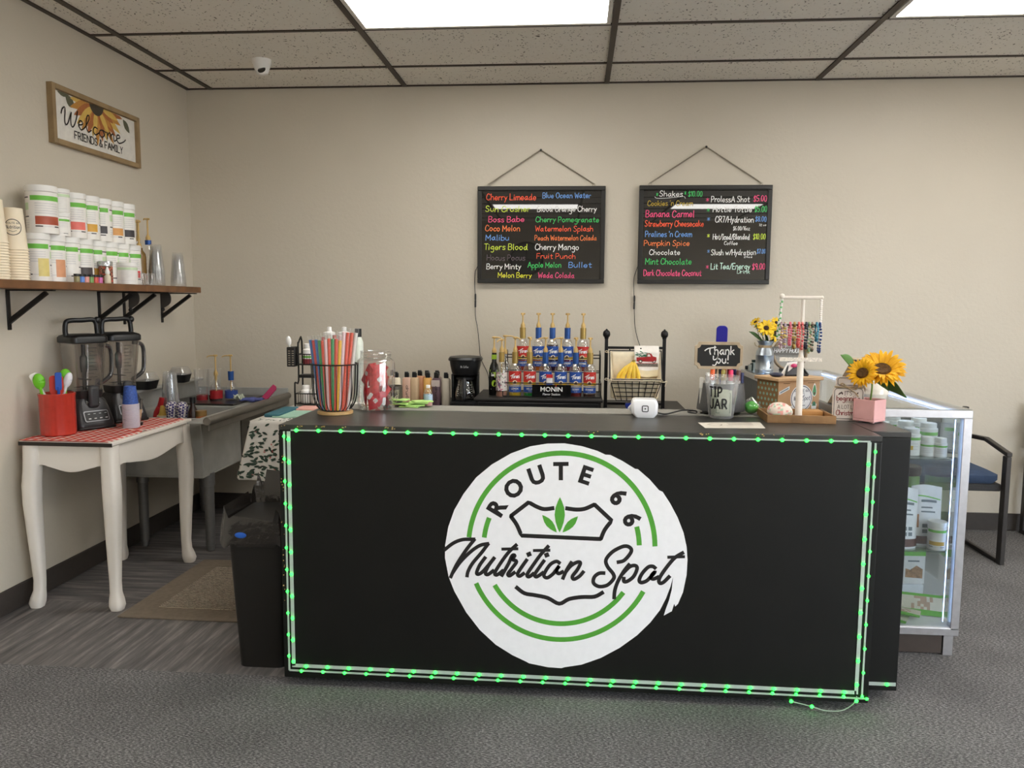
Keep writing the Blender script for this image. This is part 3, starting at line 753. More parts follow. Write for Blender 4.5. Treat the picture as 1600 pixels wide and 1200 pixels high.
def pump(mb, z, h, spout=.07, dirx=-1, diry=0, r=.0085):
    mb.lathe([(0.0115, z), (.013, z+.012), (.0105, z+.02), (.006, z+.028), (.0042, z+.034), (.0042, z+h-.012), (.0125, z+h-.009), (.0135, z+h-.004), (.011, z+h), (0, z+h+.001)], 14)
    p = [(0, 0, z+h-.006), (dirx*spout*.5, diry*spout*.5, z+h-.005), (dirx*spout*.85, diry*spout*.85, z+h-.008), (dirx*spout, diry*spout, z+h-.016)]
    mb.tube(p, [.0062, .0055, .0045, .0035], 8, flat=.7)
t = thing('pump_jar', 'amber syrup jar with a gold pump behind the clear cups on the shelf', 'bottle', (-2.345, 4.135, SZ))
MB().lathe([(.03, 0), (.034, .003), (.034, .15), (.03, .17), (.017, .19), (.017, .2)], 24).build('jar', M('amber syrup', (122, 92, 46), .25), t)
p = MB(); pump(p, .2, .145, .06, .3, -.95); p.build('pump', GOLD, t)
t = thing('pump_jar', 'tall syrup bottle with gold pump and blue collar at the shelf back', 'bottle', (-2.36, 4.255, SZ))
MB().lathe([(.03, 0), (.034, .003), (.034, .15), (.03, .18), (.014, .21), (.014, .235)], 24).build('bottle', GLASS, t)
MB().lathe([(.017, .225), (.017, .25), (0, .25)], 18).build('collar', M('blue foil collar', (44, 84, 150), .35, .3), t)
p = MB(); pump(p, .25, .12, .06, .2, -.98); p.build('pump', GOLD, t)
t = thing('pump_jar', 'syrup bottle with a gold pump almost hidden behind the white tubs', 'bottle', (-2.385, 4.195, SZ))
MB().lathe([(.03, 0), (.033, .003), (.033, .16), (.029, .18), (.014, .21), (.014, .24)], 24).build('bottle', GLASS, t)
p = MB(); pump(p, .24, .115, .06, .5, -.85); p.build('pump', GOLD, t)

# ---------------------------------------------------------------- white console table with its red gingham cloth
TWHITE = M('white painted wood', (240, 233, 224), .4, var=.03, vs=5)
TX0, TX1, TY0, TY1, TZ = -2.385, -1.965, 3.19, 3.895, .748
tb = thing('console_table', 'white painted console table with curved legs against the left wall', 'table', ((TX0+TX1)/2, (TY0+TY1)/2, 0))
tx_, ty_ = (TX1-TX0)/2, (TY1-TY0)/2
MB().box(-tx_, tx_, -ty_, ty_, TZ-.018, TZ).build('table_top', TWHITE, tb, bev=.004)
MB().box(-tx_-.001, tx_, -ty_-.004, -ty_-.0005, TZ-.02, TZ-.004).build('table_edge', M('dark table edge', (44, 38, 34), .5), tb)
def apron(L):
    pts = [(-L, 0), (L, 0), (L, -.098)]
    for k in range(21):
        u = 1-2*k/20; pts.append((u*L*.93, -.098-.024*max(0, math.cos(u*PI*.62))**1.6+.006*math.sin(min(1, (1-abs(u))*4)*PI)))
    pts.append((-L, -.098)); return pts
for s_ in (-1, 1):
    MB().prism(apron(tx_-.05), lambda u, v, w: (u, s_*(ty_-.028)+w, TZ-.018+v), .014).build('apron', TWHITE, tb, bev=.002)
    MB().prism(apron(ty_-.05), lambda u, v, w: (s_*(tx_-.028)+w, u, TZ-.018+v), .014).build('apron', TWHITE, tb, bev=.002)
for s_ in (-1, 1):
    for q in (-1, 1):
        cx, cy = s_*(tx_-.035), q*(ty_-.035); k = .0; L = MB()
        path = [(.0, .73, .032), (.003, .62, .033), (.008, .55, .0345), (.009, .47, .033), (.006, .36, .030), (.002, .22, .0255), (.0, .12, .022), (.002, .075, .0225), (.007, .045, .028), (.011, .02, .030), (.011, .0, .024)]
        secs = [(2*r, 2*r, r*.62, z, cx+s_*d*.9, cy+q*d*.9) for d, z, r in path[::-1]]
        loft(L, secs, 3).build('leg', TWHITE, tb)
def gingham():
    m, n, l, b = nodes_of('red gingham cloth', (200, 60, 56), .85)
    t = n.new('ShaderNodeTexCoord'); sp = n.new('ShaderNodeSeparateXYZ'); l.new(t.outputs['Object'], sp.inputs[0]); tot = None
    for ax in (0, 1):
        m1 = n.new('ShaderNodeMath'); m1.operation = 'MULTIPLY'; m1.inputs[1].default_value = 26; l.new(sp.outputs[ax], m1.inputs[0])
        m2 = n.new('ShaderNodeMath'); m2.operation = 'FRACT'; l.new(m1.outputs[0], m2.inputs[0])
        m3 = n.new('ShaderNodeMath'); m3.operation = 'GREATER_THAN'; m3.inputs[1].default_value = .5; l.new(m2.outputs[0], m3.inputs[0])
        if tot:
            ad = n.new('ShaderNodeMath'); l.new(tot.outputs[0], ad.inputs[0]); l.new(m3.outputs[0], ad.inputs[1]); tot = ad
        else: tot = m3
    h = n.new('ShaderNodeMath'); h.operation = 'MULTIPLY'; h.inputs[1].default_value = .5; l.new(tot.outputs[0], h.inputs[0])
    r = ramp(n, [(0, (236, 222, 212)), (.5, (214, 104, 92)), (1, (184, 44, 40))]); l.new(h.outputs[0], r.inputs[0]); l.new(r.outputs[0], b.inputs['Base Color'])
    return m
def gf(u, v):
    x = TX0+.006+(TX1-TX0-.024)*u; y = TY0-.006+(TY1-TY0-.02)*v
    return (x, y, TZ+.0035+.0016*math.sin(23*u+9*v)*math.sin(17*v)+(.004 if abs(v-.42) < .02 and u > .8 else 0)-.001*(u > .97))
c_ = MB().grid(gf, 30, 44).build('table_runner', gingham(), solid=.002)
tag(c_, 'red and white gingham cloth covering the white console table', 'cloth')
CZ = TZ+.0065
# crock and utensils
t = thing('utensil_crock', 'red fluted ceramic crock on the near end of the gingham cloth', 'crock', (-2.302, 3.335, CZ))
cr_ = MB(); NS = 96
def fl(r, z): return [((r+.0022*abs(math.sin(8*2*PI*k/NS)))*math.cos(2*PI*k/NS), (r+.0022*abs(math.sin(8*2*PI*k/NS)))*math.sin(2*PI*k/NS), z) for k in range(NS)]
secs = [fl(.066, 0), fl(.0705, .004), fl(.0705, .17), fl(.073, .178), fl(.073, .186), fl(.067, .186), fl(.065, .17), fl(.063, .02)]
vs = [p for s_ in secs for p in s_]; fs = [(j*NS+i, j*NS+(i+1) % NS, (j+1)*NS+(i+1) % NS, (j+1)*NS+i) for j in range(len(secs)-1) for i in range(NS)]
cr_.add(vs, fs+[tuple(range(NS))[::-1], tuple((len(secs)-1)*NS+i for i in range(NS))]).build('crock_body', M('red glazed ceramic', (186, 56, 42), .25, coat=.4), t)
def utensil(name, label, dx, dy, lx, ly, h, col, headw, headh, kind):
    t = thing(name, label, 'utensil', (-2.302+dx, 3.335+dy, CZ+.02), group='cooking utensils in the red crock')
    m = M('utensil plastic %d %d %d' % col, col, .35)
    top = Vector((lx, ly, h)); d = top.normalized()
    MB().tube([(0, 0, 0), d*(top.length-headh*.8)], [.005, .0065], 8).build('handle', m, t)
    hd = MB(); rot = Vector((0, 0, 1)).rotation_difference(d).to_matrix().to_4x4()
    hd.T = Matrix.Translation(d*(top.length-headh*.5)) @ rot @ Matrix.Rotation(math.radians(35), 4, 'Z')
    if kind == 'spoon': hd.grid(lambda u, v: (lambda a, r: (headw/2*r*math.cos(a), .010*(r*r-1)*1.0, headh/2*r*math.sin(a)))(2*PI*u, max(v, .001)), 20, 6).build('head', m, t, solid=.003)
    else: hd.prism(rrect(headw, headh, headw*.28, 4), lambda u, v, w: (u, w-.003, v), .006).build('head', m, t, bev=.002)
utensil('cooking_spoon', 'white spoon leaning left in the red crock', .02, .01, -.092, -.062, .255, (236, 232, 224), .036, .06, 'flat')
utensil('cooking_spoon', 'green spoon at the left front of the red crock', -.02, -.03, -.03, -.02, .255, (112, 196, 40), .046, .07, 'spoon')
utensil('spatula', 'red spatula in the middle of the red crock', .01, -.01, .004, -.01, .245, (196, 52, 36), .055, .085, 'flat')
utensil('cooking_spoon', 'green spoon standing behind the blue spatula in the red crock', .02, .02, .004, .012, .27, (106, 190, 40), .05, .07, 'spoon')
utensil('spatula', 'blue spatula between the green and white spoons in the red crock', .02, -.02, .012, -.01, .26, (40, 84, 176), .026, .08, 'flat')
utensil('cooking_spoon', 'white spoon leaning right in the red crock', -.015, -.015, .066, .04, .255, (232, 232, 238), .032, .07, 'spoon')
# blenders
SMOKE = G('smoky clear plastic', (218, 214, 211), refl=.07, rough=.09, body=.07, bodycol=(150, 146, 144))
SMOKE2 = G('dark smoky plastic', (120, 120, 124), refl=.12, rough=.1, body=.35, bodycol=(86, 84, 86))
def blender(label, x, y, rz):
    t = thing('kitchen_blender', label, 'blender', (x, y, CZ), rz, group='kitchen blenders')
    b = MB(); loft(b, [(.170, .185, .026, 0, 0, .01), (.174, .19, .026, .012, 0, .0075), (.174, .185, .026, .03, 0, .01), (.162, .158, .026, .085, 0, .0165), (.146, .136, .026, .125, 0, .0245), (.125, .115, .026, .14, 0, .02)], 5)
    b.build('motor_base', M('charcoal blender base', (50, 49, 51), .32, .25), t)
    MB().box(-.0875, .0875, -.088, .103, 0, .014).build('foot_rim', BLACK, t, bev=.01)
    cp = MB()
    def pf(u, v, w): # control panel lies on the sloping front face
        f = v/.058; return (u*.92, -.0845+.0235*f-.001*w-.0012, .034+.055*f)
    cp.prism(rrect(.125, .05, .008, 3, 0, .029), lambda u, v, w: pf(u, v, w), 1)
    pnl = cp.build('control_panel', M('silver panel trim', (140, 140, 144), .35, .6), t)
    cp2 = MB().prism(rrect(.115, .042, .006, 3, 0, .029), lambda u, v, w: pf(u, v, w+1.2), .6).build('panel_face', BLACK, pnl)
    bt = MB()
    for i in range(4):
        for v in (.018, .04): bt.stroke([(-.042+.028*i, v), (-.032+.028*i, v)], .004 if v < .03 else .002, lambda a, c: pf(a, c, 2.2))
    bt.build('buttons', M('white button print', (206, 206, 206), .5), pnl, smooth=0)
    lt = MB(); write(lt, 'NINJA', 0, .121, .014, lambda u, v: (u, -.0480+(v-.125)*.6-.002, v-.003), w=.16, center=True)
    lt.build('base_lettering', M('pale grey print', (190, 188, 184), .5), t, smooth=0)
    loft(MB(), [(.115, .11, .028, .14, 0, .02), (.128, .122, .032, .155, 0, .02), (.13, .124, .032, .178, 0, .02)], 5).build('jar_collar', M('translucent black collar', (40, 38, 38), .3), t)
    MB().box(-.024, .024, -.068, -.043, .10, .2).build('latch_tab', DARKGREY, t, bev=.012)
    J = MB(); loft(J, [(.126, .12, .03, .178, 0, .02), (.138, .130, .026, .26, 0, .02), (.158, .148, .022, .40, 0, .02)], 5)
    J.f = J.f[:-2]; J.mi = J.mi[:-2]
    J.build('jar', SMOKE, t)
    MB().tube([(0, .02, .17), (0, .02, .39)], .009, 10).lathe([(.013, .26), (.016, .28), (.016, .33), (.011, .34)], 12, (0, .02, 0)).box(-.05, .05, .015, .025, .19, .194).box(-.006, .006, -.03, .07, .225, .229).build('blade_shaft', BLACK, t)
    mk = MB()
    for k in range(9): mk.stroke([(-.03, .24+.017*k), (-.03+(.022 if k % 2 else .036), .24+.017*k)], .0018, lambda u, v: (u+.02, .02-(.065+.009*(v-.26)/.14)-.0012, v))
    mk.build('volume_marks', M('dark volume print', (60, 58, 58), .5), t, smooth=0)
    L = MB(); loft(L, [(.162, .152, .022, .398, 0, .02), (.172, .162, .024, .402, 0, .02), (.172, .162, .024, .424, 0, .02), (.16, .15, .024, .432, 0, .02), (.12, .11, .024, .440, 0, .02)], 5)
    L.build('lid', BLACK, t)
    H = MB().tube(cr([(-.075, .02, .43), (-.077, .02, .46), (-.072, .02, .493), (-.05, .02, .502), (0, .02, .503), (.05, .02, .505), (.066, .02, .49), (.07, .02, .46), (.072, .02, .43)], 4), .0115, 10).ball((.072, .02, .502), .017)
    H.T = None; H.build('lid_handle', BLACK, t)
    MB().tube(cr([(.079, .02, .385), (.118, .02, .378), (.132, .02, .35), (.132, .02, .28), (.122, .02, .235), (.078, .02, .205), (.068, .02, .205)], 4), .0125, 10, flat=.8).build('jar_handle', SMOKE2, t)
    return t
blender('black countertop blender nearer the red crock on the gingham cloth', -2.285, 3.53, math.radians(60))
blender('black countertop blender farther back beside the blue paper cups', -2.255, 3.765, math.radians(60))
# takeaway pot between the blenders
t = thing('blending_cup', 'small clear cup of beige shake between the two blenders', 'cup', (-2.105, 3.62, CZ))
MB().lathe([(.02, .01), (.03, .075)], 20).build('shake', M('beige shake', (196, 166, 130), .5), t)
MB().lathe([(.03, 0), (.032, .012), (.022, .012)], 20).build('base', BLACK, t)
MB().lathe([(.021, .01), (.034, .12), (.036, .125)], 20, cap=False).build('cup_wall', SMOKE, t)
# blue and white bathroom cups
BLUEC = M('blue patterned paper cup', (52, 84, 160), .5, var=.35, vs=130); RIMC = M('lilac white cup rim', (206, 200, 212), .5)
bc = [cup_proto('paper_cup', '-', 'cup', .036, .026, .088, (BLUEC, RIMC), rim=.0024, seg=26), 1]
stack(bc, -2.09, 3.555, CZ, 21, .0054, 'small blue paper cup in the stack on gingham cloth', 'topmost small blue paper cup of the stack on the gingham cloth', 'small blue paper cups')

# ---------------------------------------------------------------- sink in the corner and what stands in and on it
sk = thing('steel_sink', 'worn stainless steel sink on tubular legs in the back left corner', 'sink', (-2.1, 4.4, 0))
def spart(n_, mb, m, **k): return mb.build(n_, m, sk, loc=(2.1, -4.4, 0), **k)
SX0, SX1, SY0, SY1 = -2.425, -1.83, 3.945, 4.905
spart('tub', MB().box(SX0+.02, -1.945, 3.955, 3.967, .43, .74).box(-1.957, -1.945, 3.967, 4.44, .43, .74).box(SX0+.02, SX0+.032, 3.967, 4.44, .43, .74).box(SX0+.032, -1.957, 4.428, 4.44, .43, .74).box(SX0+.02, -1.945, 3.955, 4.44, .42, .432), STEEL, bev=.004)
spart('drainboard', MB().box(SX0, SX1, 4.44, SY1, .725, .74).box(SX0, SX0+.02, 3.955, 4.44, .725, .745).box(-1.945, SX1, 3.80, 4.44, .735, .745), STEEL, bev=.003)
spart('rolled_rim', MB().tube([(SX1, 3.78, .752), (SX1, SY1, .752)], .021, 16).box(SX1-.004, SX1+.006, 3.80, SY1, .70, .745), M('dull steel rim', (128, 124, 118), .4, .7, var=.1, vs=9), bev=.002)
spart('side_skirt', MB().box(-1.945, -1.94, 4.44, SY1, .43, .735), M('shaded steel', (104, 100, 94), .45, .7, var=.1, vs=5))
spart('backsplash', MB().box(SX0-.012, SX0, 3.96, SY1, .72, .855).box(SX0-.012, SX0+.04, 3.96, SY1, .845, .86).box(SX0, SX1, SY1, SY1+.008, .72, .80), STEEL, bev=.003)
spart('bench_plate', MB().box(SX0+.01, -1.99, 4.45, 4.9, .742, .752), M('dark steel plate', (84, 80, 76), .3, .8), bev=.002)
for x, y in ((-1.965, 4.06), (-2.36, 4.10), (-1.965, 4.84), (-2.38, 4.84)):
    spart('leg', MB().lathe([(.016, .0), (.02, .004), (.02, .03), (.024, .032), (.027, .36), (.032, .362), (.032, .43)], 18, (x, y, 0)), M('grey steel tube', (142, 142, 142), .38, .75))
spart('drain_pipe', MB().tube(cr([(-2.15, 4.2, .42), (-2.15, 4.2, .34), (-2.2, 4.25, .32), (-2.3, 4.4, .34), (-2.36, 4.6, .36)]), .018, 10), DARKGREY)
# takeaway containers on the ledge
def takeout(label, x, y, rz):
    t = thing('takeaway_container', label, 'container', (x, y, .8605), rz, group='takeaway containers')
    b = MB(); loft(b, [(.08, .10, .02, 0, 0, 0), (.10, .13, .024, .045, 0, 0), (.106, .136, .026, .048, 0, 0)], 4); b.build('tray', BLACK, t)
    b = MB(); loft(b, [(.104, .134, .026, .048, 0, 0), (.1, .13, .026, .06, 0, 0), (.08, .105, .03, .092, 0, 0)], 4); b.build('lid', G('clear dome lid', refl=.16, rough=.12, body=.12), t)
takeout('black takeaway container with a clear lid on the sink ledge, beside the blender', -2.382, 4.215, 0)
takeout('black takeaway container with a clear lid on the sink ledge, behind the cup stack', -2.382, 4.60, .1)
BZ = .432
# a tall stack of clear cups, standing in the tub
kc = [cup_proto('clear_cup', '-', 'cup', .047, .034, .165, (CLEAR, CLEAR), seg=24), 1]
rack_ = tag(MB().box(-2.40, -1.965, 3.975, 4.42, .60, .612).build('sink_tray', M('grey plastic tray', (96, 94, 92), .5), bev=.003), 'flat grey tray laid inside the near sink tub under the bottles', 'tray')
IZ = .612
stack(kc, -2.215, 4.16, IZ+.05, 14, .0105, 'clear plastic cup nested in the tall stack in the sink', 'topmost clear plastic cup of the tall stack in the sink', 'clear cups stacked in the sink')
tag(MB().lathe([(.05, 0), (.05, .05)], 24, (-2.215, 4.16, IZ)).build('cup_riser', M('white carton', (214, 210, 204), .6)), 'low round white carton under the clear cup stack in the sink', 'carton')
def bottle(name, label, x, y, z, prof, mat, capprof=None, capmat=None, cat='bottle', group=None, lean=None, extra=None):
    t = thing(name, label, cat, (x, y, z), group=group)
    if lean: t.rotation_euler = lean
    MB().lathe(prof, 22).build('bottle', mat, t)
    if capprof: MB().lathe(capprof, 18).build('cap', capmat, t)
    return t
bottle('squeeze_bottle', 'red squeeze bottle leaning right in the sink', -2.285, 4.10, IZ, [(.022, 0), (.026, .004), (.026, .14), (.018, .17)], M('red plastic', (186, 40, 44), .4), [(.016, .17), (.014, .2), (.013, .222), (0, .222)], M('dark red cap', (166, 30, 36), .4), lean=(0, math.radians(14), 0))
bottle('squeeze_bottle', 'cream bottle with a yellow pointed cap in the sink', -2.215, 4.07, IZ, [(.03, 0), (.034, .004), (.034, .10), (.028, .125)], M('cream plastic', (222, 212, 182), .4), [(.026, .125), (.018, .135), (.010, .175), (0, .178)], M('mustard yellow cap', (196, 160, 70), .4))
def check():
    m, n, l, b = nodes_of('blue checked paper', (220, 214, 214), .7)
    t = n.new('ShaderNodeTexCoord'); c = n.new('ShaderNodeTexChecker'); c.inputs['Scale'].default_value = 90
    c.inputs[1].default_value = lin((222, 214, 210)); c.inputs[2].default_value = lin((70, 62, 120)); mp = n.new('ShaderNodeMapping'); mp.inputs['Rotation'].default_value = (.6, .5, .78)
    l.new(t.outputs['Object'], mp.inputs[0]); l.new(mp.outputs[0], c.inputs[0]); l.new(c.outputs[0], b.inputs['Base Color']); return m
for k, (x, y) in enumerate(((-2.155, 4.055), (-2.095, 4.05))):
    t = thing('snow_cone_cup', ('blue checked paper cone cup next to the yellow capped bottle', 'blue checked paper cone cup next to the chocolate syrup bottle')[k], 'cup', (x, y, IZ), group='checked paper cone cups')
    MB().lathe([(.012, 0), (.032, .168), (.034, .176), (.022, .198), (0, .204)], 22).build('cone', check(), t)
t = bottle('syrup_bottle', 'dark chocolate syrup bottle with an orange ring in the sink', -2.03, 4.04, IZ, [(.03, 0), (.034, .004), (.034, .10), (.026, .15), (.013, .18), (.012, .21)], M('dark brown syrup', (42, 24, 20), .25), [(.015, .2), (.015, .23), (0, .23)], BLACK)
MB().lathe([(.0346, .04), (.0346, .075)], 22, cap=False).build('label', M('orange syrup label', (156, 70, 40), .5), t)
t = thing('spice_jar', 'small orange spice jar with a bronze lid at the sink corner', 'jar', (-1.985, 4.04, IZ))
MB().lathe([(.026, 0), (.028, .004), (.028, .13)], 20).build('jar', M('orange spice', (190, 110, 60), .35), t); MB().lathe([(.029, .13), (.029, .158), (0, .158)], 20).build('lid', M('bronze lid', (150, 118, 70), .35, .5), t)
PZ = .752
for k, (x, y) in enumerate(((-2.25, 4.60), (-2.20, 4.66))):
    t = thing('drink_cup', ('tall clear cup of red drink near the corner of the sink', 'tall clear cup with red dregs just behind the other one by the sink corner')[k], 'cup', (x, y, PZ), group='tall clear drink cups')
    MB().lathe([(.032, .002), (.034, .035 if k == 0 else .026)], 22).build('drink', M('red drink', (150, 40, 44), .2), t)
    MB().lathe([(.031, 0), (.035, .04), (.044, .185), (.046, .188)], 24, cap=False).build('cup_wall', CLEAR, t)
for k, (x, y, lab) in enumerate(((-2.17, 4.62, (170, 34, 40)), (-2.085, 4.64, (52, 76, 150)))):
    t = thing('syrup_bottle', ('clear syrup bottle with red label and bare gold pump on the sink', 'clear syrup bottle with blue label and blue collar on the sink')[k], 'bottle', (x, y, PZ))
    MB().lathe([(.034, 0), (.037, .003), (.037, .07), (.03, .09), (.014, .108), (.013, .13)], 24).build('bottle', GLASS, t)
    MB().lathe([(.0378, .012), (.0378, .06)], 24, cap=False).build('label', M('sink bottle label %d' % k, lab, .5), t)
    p = MB(); p.tube([(0, 0, .03), (0, 0, .15)], .004, 8); pump(p, .15, .125, .05, -.9, -.4); p.build('pump', GOLD, t)
    if k: MB().lathe([(.0165, .12), (.018, .175), (0, .175)], 18).build('collar', M('blue foil collar', (44, 84, 150), .35, .3), t)
    else: MB().tube([(0, 0, .12), (0, 0, .15)], .008, 8).build('neck_tube', GOLD, t)
t = thing('crumpled_wrapper', 'crumpled pale green and white wrapper on the sink drainboard', 'wrapper', (-2.02, 4.6, PZ))
MB().grid(lambda u, v: (.05*(u-.5)+.006*math.sin(19*v), .06*(v-.5), .012+.016*math.sin(9*u+5*v)*math.sin(7*v-3*u)+.012), 10, 10).build('wrapper', M('pale green paper', (208, 216, 196), .6, var=.15), t, solid=.0015)
t = thing('rubber_glove', 'periwinkle blue rubber glove lying on the sink drainboard', 'glove', (-1.945, 4.62, .741))
g_ = MB(); g_.ball((0, 0, .017), .034, 1, .8, .5)
for k in range(4): g_.tube([(-.02, -.012+.011*k, .018), (-.05, -.02+.013*k, .020), (-.072, -.022+.012*k, .008)], [.008, .0075, .0055], 8)
g_.tube([(.0, .02, .018), (-.02, .05, .012)], [.009, .007], 8).tube([(.02, 0, .018), (.07, .0, .018)], [.022, .026], 10, flat=.5)
g_.build('glove', M('periwinkle rubber', (98, 106, 176), .5), t)
t = thing('dish_brush', 'magenta dish scraper leaning on the sink rim', 'scraper', (-1.845, 4.55, .774))
q = MB(); q.T = Matrix.Rotation(math.radians(35), 4, 'Y') @ Matrix.Rotation(math.radians(-20), 4, 'X')
q.prism([(-.018, 0), (.018, 0), (.022, .085), (.010, .10), (-.012, .10)], lambda u, v, w: (u, w, v), .012).build('scraper', M('magenta plastic', (176, 40, 92), .4), t, bev=.003)

# ---------------------------------------------------------------- floor mat, waste bin
def matstuff():
    m, n, l, b = nodes_of('ribbed taupe mat', (128, 116, 102), .95)
    t = n.new('ShaderNodeTexCoord'); wv = n.new('ShaderNodeTexWave'); wv.bands_direction = 'Y'; wv.inputs['Scale'].default_value = 22; wv.inputs['Distortion'].default_value = 2.5; wv.inputs['Detail Scale'].default_value = 6
    l.new(t.outputs['Object'], wv.inputs[0]); r = ramp(n, [(.2, (84, 76, 68)), (.7, (176, 162, 144))]); l.new(wv.outputs[0], r.inputs[0]); l.new(r.outputs[0], b.inputs['Base Color'])
    bp = n.new('ShaderNodeBump'); bp.inputs['Strength'].default_value = .8; bp.inputs['Distance'].default_value = .005; l.new(wv.outputs[0], bp.inputs['Height']); l.new(bp.outputs[0], b.inputs['Normal']); return m
fm = thing('floor_mat', 'taupe floor mat with a ribbed centre lying behind the waste bin', 'mat', (-1.48, 3.49, 0))
MB().prism([(-.46, -.36), (.30, -.365), (.30, .40), (-.44, .40)], lambda u, v, w: (u, v, w), .008).build('border', M('taupe mat border', (122, 110, 96), .95, var=.1, vs=60), fm, bev=.002)
MB().prism([(-.335, -.25), (.18, -.255), (.18, .29), (-.32, .29)], lambda u, v, w: (u, v, .0081+w), .003).build('ribbed_centre', matstuff(), fm)
bn = thing('waste_bin', 'tall slim black waste bin with a liner, beside the left end of the counter', 'bin', (-1.148, 2.86, 0))
def bsec(z): k = z/.56; return (.175+.05*k, .24+.05*k, .03, z, 0, 0)
b = MB(); loft(b, [bsec(0), bsec(.01), bsec(.3), bsec(.56)], 5); b.build('bin_body', M('black bin plastic', (26, 24, 22), .5), bn)
PTS = rrect(.24, .305, .05, 8)
lin_ = MB(); nP = len(PTS); rows = 16; vs = []; fs = []
random.seed(11); ph = [random.uniform(0, 6.3) for _ in range(12)]
for j in range(rows+1):
    v = j/rows
    for i, (x, y) in enumerate(PTS):
        a = 2*PI*i/nP
        wr = .014*math.sin(7*a+ph[0]+4*v)+.011*math.sin(13*a+ph[1]-6*v)+.010*math.sin(23*a+ph[2]+9*v)
        if v < .5:      # outside, from the hanging hem up to the lip
            t_ = v/.5; k = 1.09-.03*t_; z = .475+.11*t_+.085*t_*max(0, math.sin(a+.25))+.012*math.sin(5*a+ph[3])*(1-t_)
            vs.append((x*(k+.2*wr+.10*(1-t_)*(1 if x < 0 else .2)), y*(k+.2*wr), z+wr*.9*t_))
        else:           # over the lip and down inside
            t_ = (v-.5)/.5; k = 1.06-.44*t_; z = .585+.085*max(0, math.sin(a+.25))-.42*t_+.05*math.sin(PI*t_)*(1 if y > 0 else .2)
            vs.append((x*(k+1.6*wr*(1-t_)), y*(k+1.6*wr*(1-t_)), z+wr*1.3))
for j in range(rows):
    for i in range(nP): fs.append((j*nP+i, j*nP+(i+1) % nP, (j+1)*nP+(i+1) % nP, (j+1)*nP+i))
fs.append(tuple(rows*nP+i for i in range(nP)))
lin_.add(vs, fs); ln = lin_.build('bin_liner', M('glossy black bag plastic', (40, 36, 33), .16, var=0, bump=.9, bs=22, spec=.8), bn)
MB().ball((-.045, -.166, .515), .022, 1, .15, .5, 12, 8).build('bag_tie', M('blue bag tie', (40, 96, 190), .4), ln)

# ---------------------------------------------------------------- small table with the holly cloth, at the back left of the counter
HX0, HX1, HY0, HY1, HZ = -1.375, -1.02, 3.24, 4.0, .845
ht = thing('side_table', 'small black table hidden under a holly print cloth, left behind the counter', 'table', ((HX0+HX1)/2, (HY0+HY1)/2, 0))
ox, oy = (HX0+HX1)/2, (HY0+HY1)/2
MB().box(HX0+.01-ox, HX1-ox, HY0+.01-oy, HY1-oy, HZ-.02, HZ-.003).build('table_top', BLACK, ht)
for x in (HX0+.03, HX1-.03):
    for y in (HY0+.03, HY1-.03): MB().box(x-.013-ox, x+.013-ox, y-.013-oy, y+.013-oy, 0, HZ-.02).build('leg', BLACKMETAL, ht)
random.seed(5)
hc = MB(); HP = []      # skirt outline following the table edge: left side, front
def hol(u, v):          # u along back-left -> front-left -> front-right, v down
    L1, L2 = HY1-HY0, HX1-HX0; s_ = u*(L1+L2); drop = .25*v
    fold = (.012*math.sin(28*s_)+.006*math.sin(61*s_))*v
    if s_ < L1: return (HX0-.004-fold-.05*v, HY1-s_, HZ-drop)
    c = s_-L1; q = math.exp(-c*16)
    return (HX0+c-.05*v*q, HY0-.004-fold*.8-.015*v, HZ-drop-.01*v*math.sin(9*c))
HOLLY = M('holly cloth white', (226, 222, 216), .8, var=.03)
cl = MB().grid(hol, 120, 20).grid(lambda u, v: (HX0-.004+(HX1-HX0+.0)*u, HY0-.004+(HY1-HY0)*v, HZ), 4, 4).build('holly_cloth', HOLLY, solid=.002)
tag(cl, 'white cloth printed with green leaves and red berries draped over the small side table', 'tablecloth')
lv = MB(); bry = MB(); L1 = HY1-HY0; L2 = HX1-HX0
def hmap(s_, d): # metres along and down -> point on the skirt front, lifted a hair
    u = min(1, max(0, s_/(L1+L2))); v = min(1, max(0, d/.25)); p = Vector(hol(u, v)); p.y -= .0042 if s_ >= L1 else 0; p.x -= .0042 if s_ < L1 else 0
    return p
for k in range(330):
    s_ = L1+random.uniform(.0, L2-.015) if k < 250 else random.uniform(.35, L1); d = random.uniform(.012, .236); a = random.choice((.7, 2.3, 1.2, -.6, .3, 2.8))+random.uniform(-.3, .3); l_ = random.uniform(.020, .030)
    e1 = (s_+l_*math.cos(a), d+l_*math.sin(a)*.7); 
    if not (.004 < e1[1] < .244) or e1[0] > L1+L2-.004: continue
    lv.shape(leaf2((s_, d), e1, .0048), hmap)
for k in range(26):
    s_ = L1+random.uniform(.02, L2-.02); d = random.uniform(.02, .235)
    for q in range(3):
        cx, cz = s_+random.uniform(-.006, .006), d+random.uniform(-.006, .006); bry.shape([(cx+.0022*math.cos(t), cz+.0022*math.sin(t)) for t in (0, 1.05, 2.1, 3.14, 4.19, 5.24)], hmap)
for k in range(26):  # on the flat top
    x, y = random.uniform(HX0+.02, HX0+.16), random.uniform(HY0+.01, HY0+.11); a = random.uniform(0, 6); lv.shape(leaf2((x, y), (x+.02*math.cos(a), y+.02*math.sin(a)), .004), lambda u, v: (u, v, HZ+.0016))
lv.build('leaf_print', M('dark green leaf print', (56, 74, 62), .8, var=.3, vs=30), cl, smooth=0); bry.build('berry_print', M('red berry print', (190, 74, 78), .8), cl, smooth=0)
HT = HZ+.0015
t = thing('chopping_board', 'mint green flexible mat lying on the holly cloth', 'mat', (-1.17, 3.43, HT)); MB().prism(rrect(.3, .2, .01), lambda u, v, w: (u, v, w), .006).build('board', M('mint plastic', (160, 200, 180), .5), t)
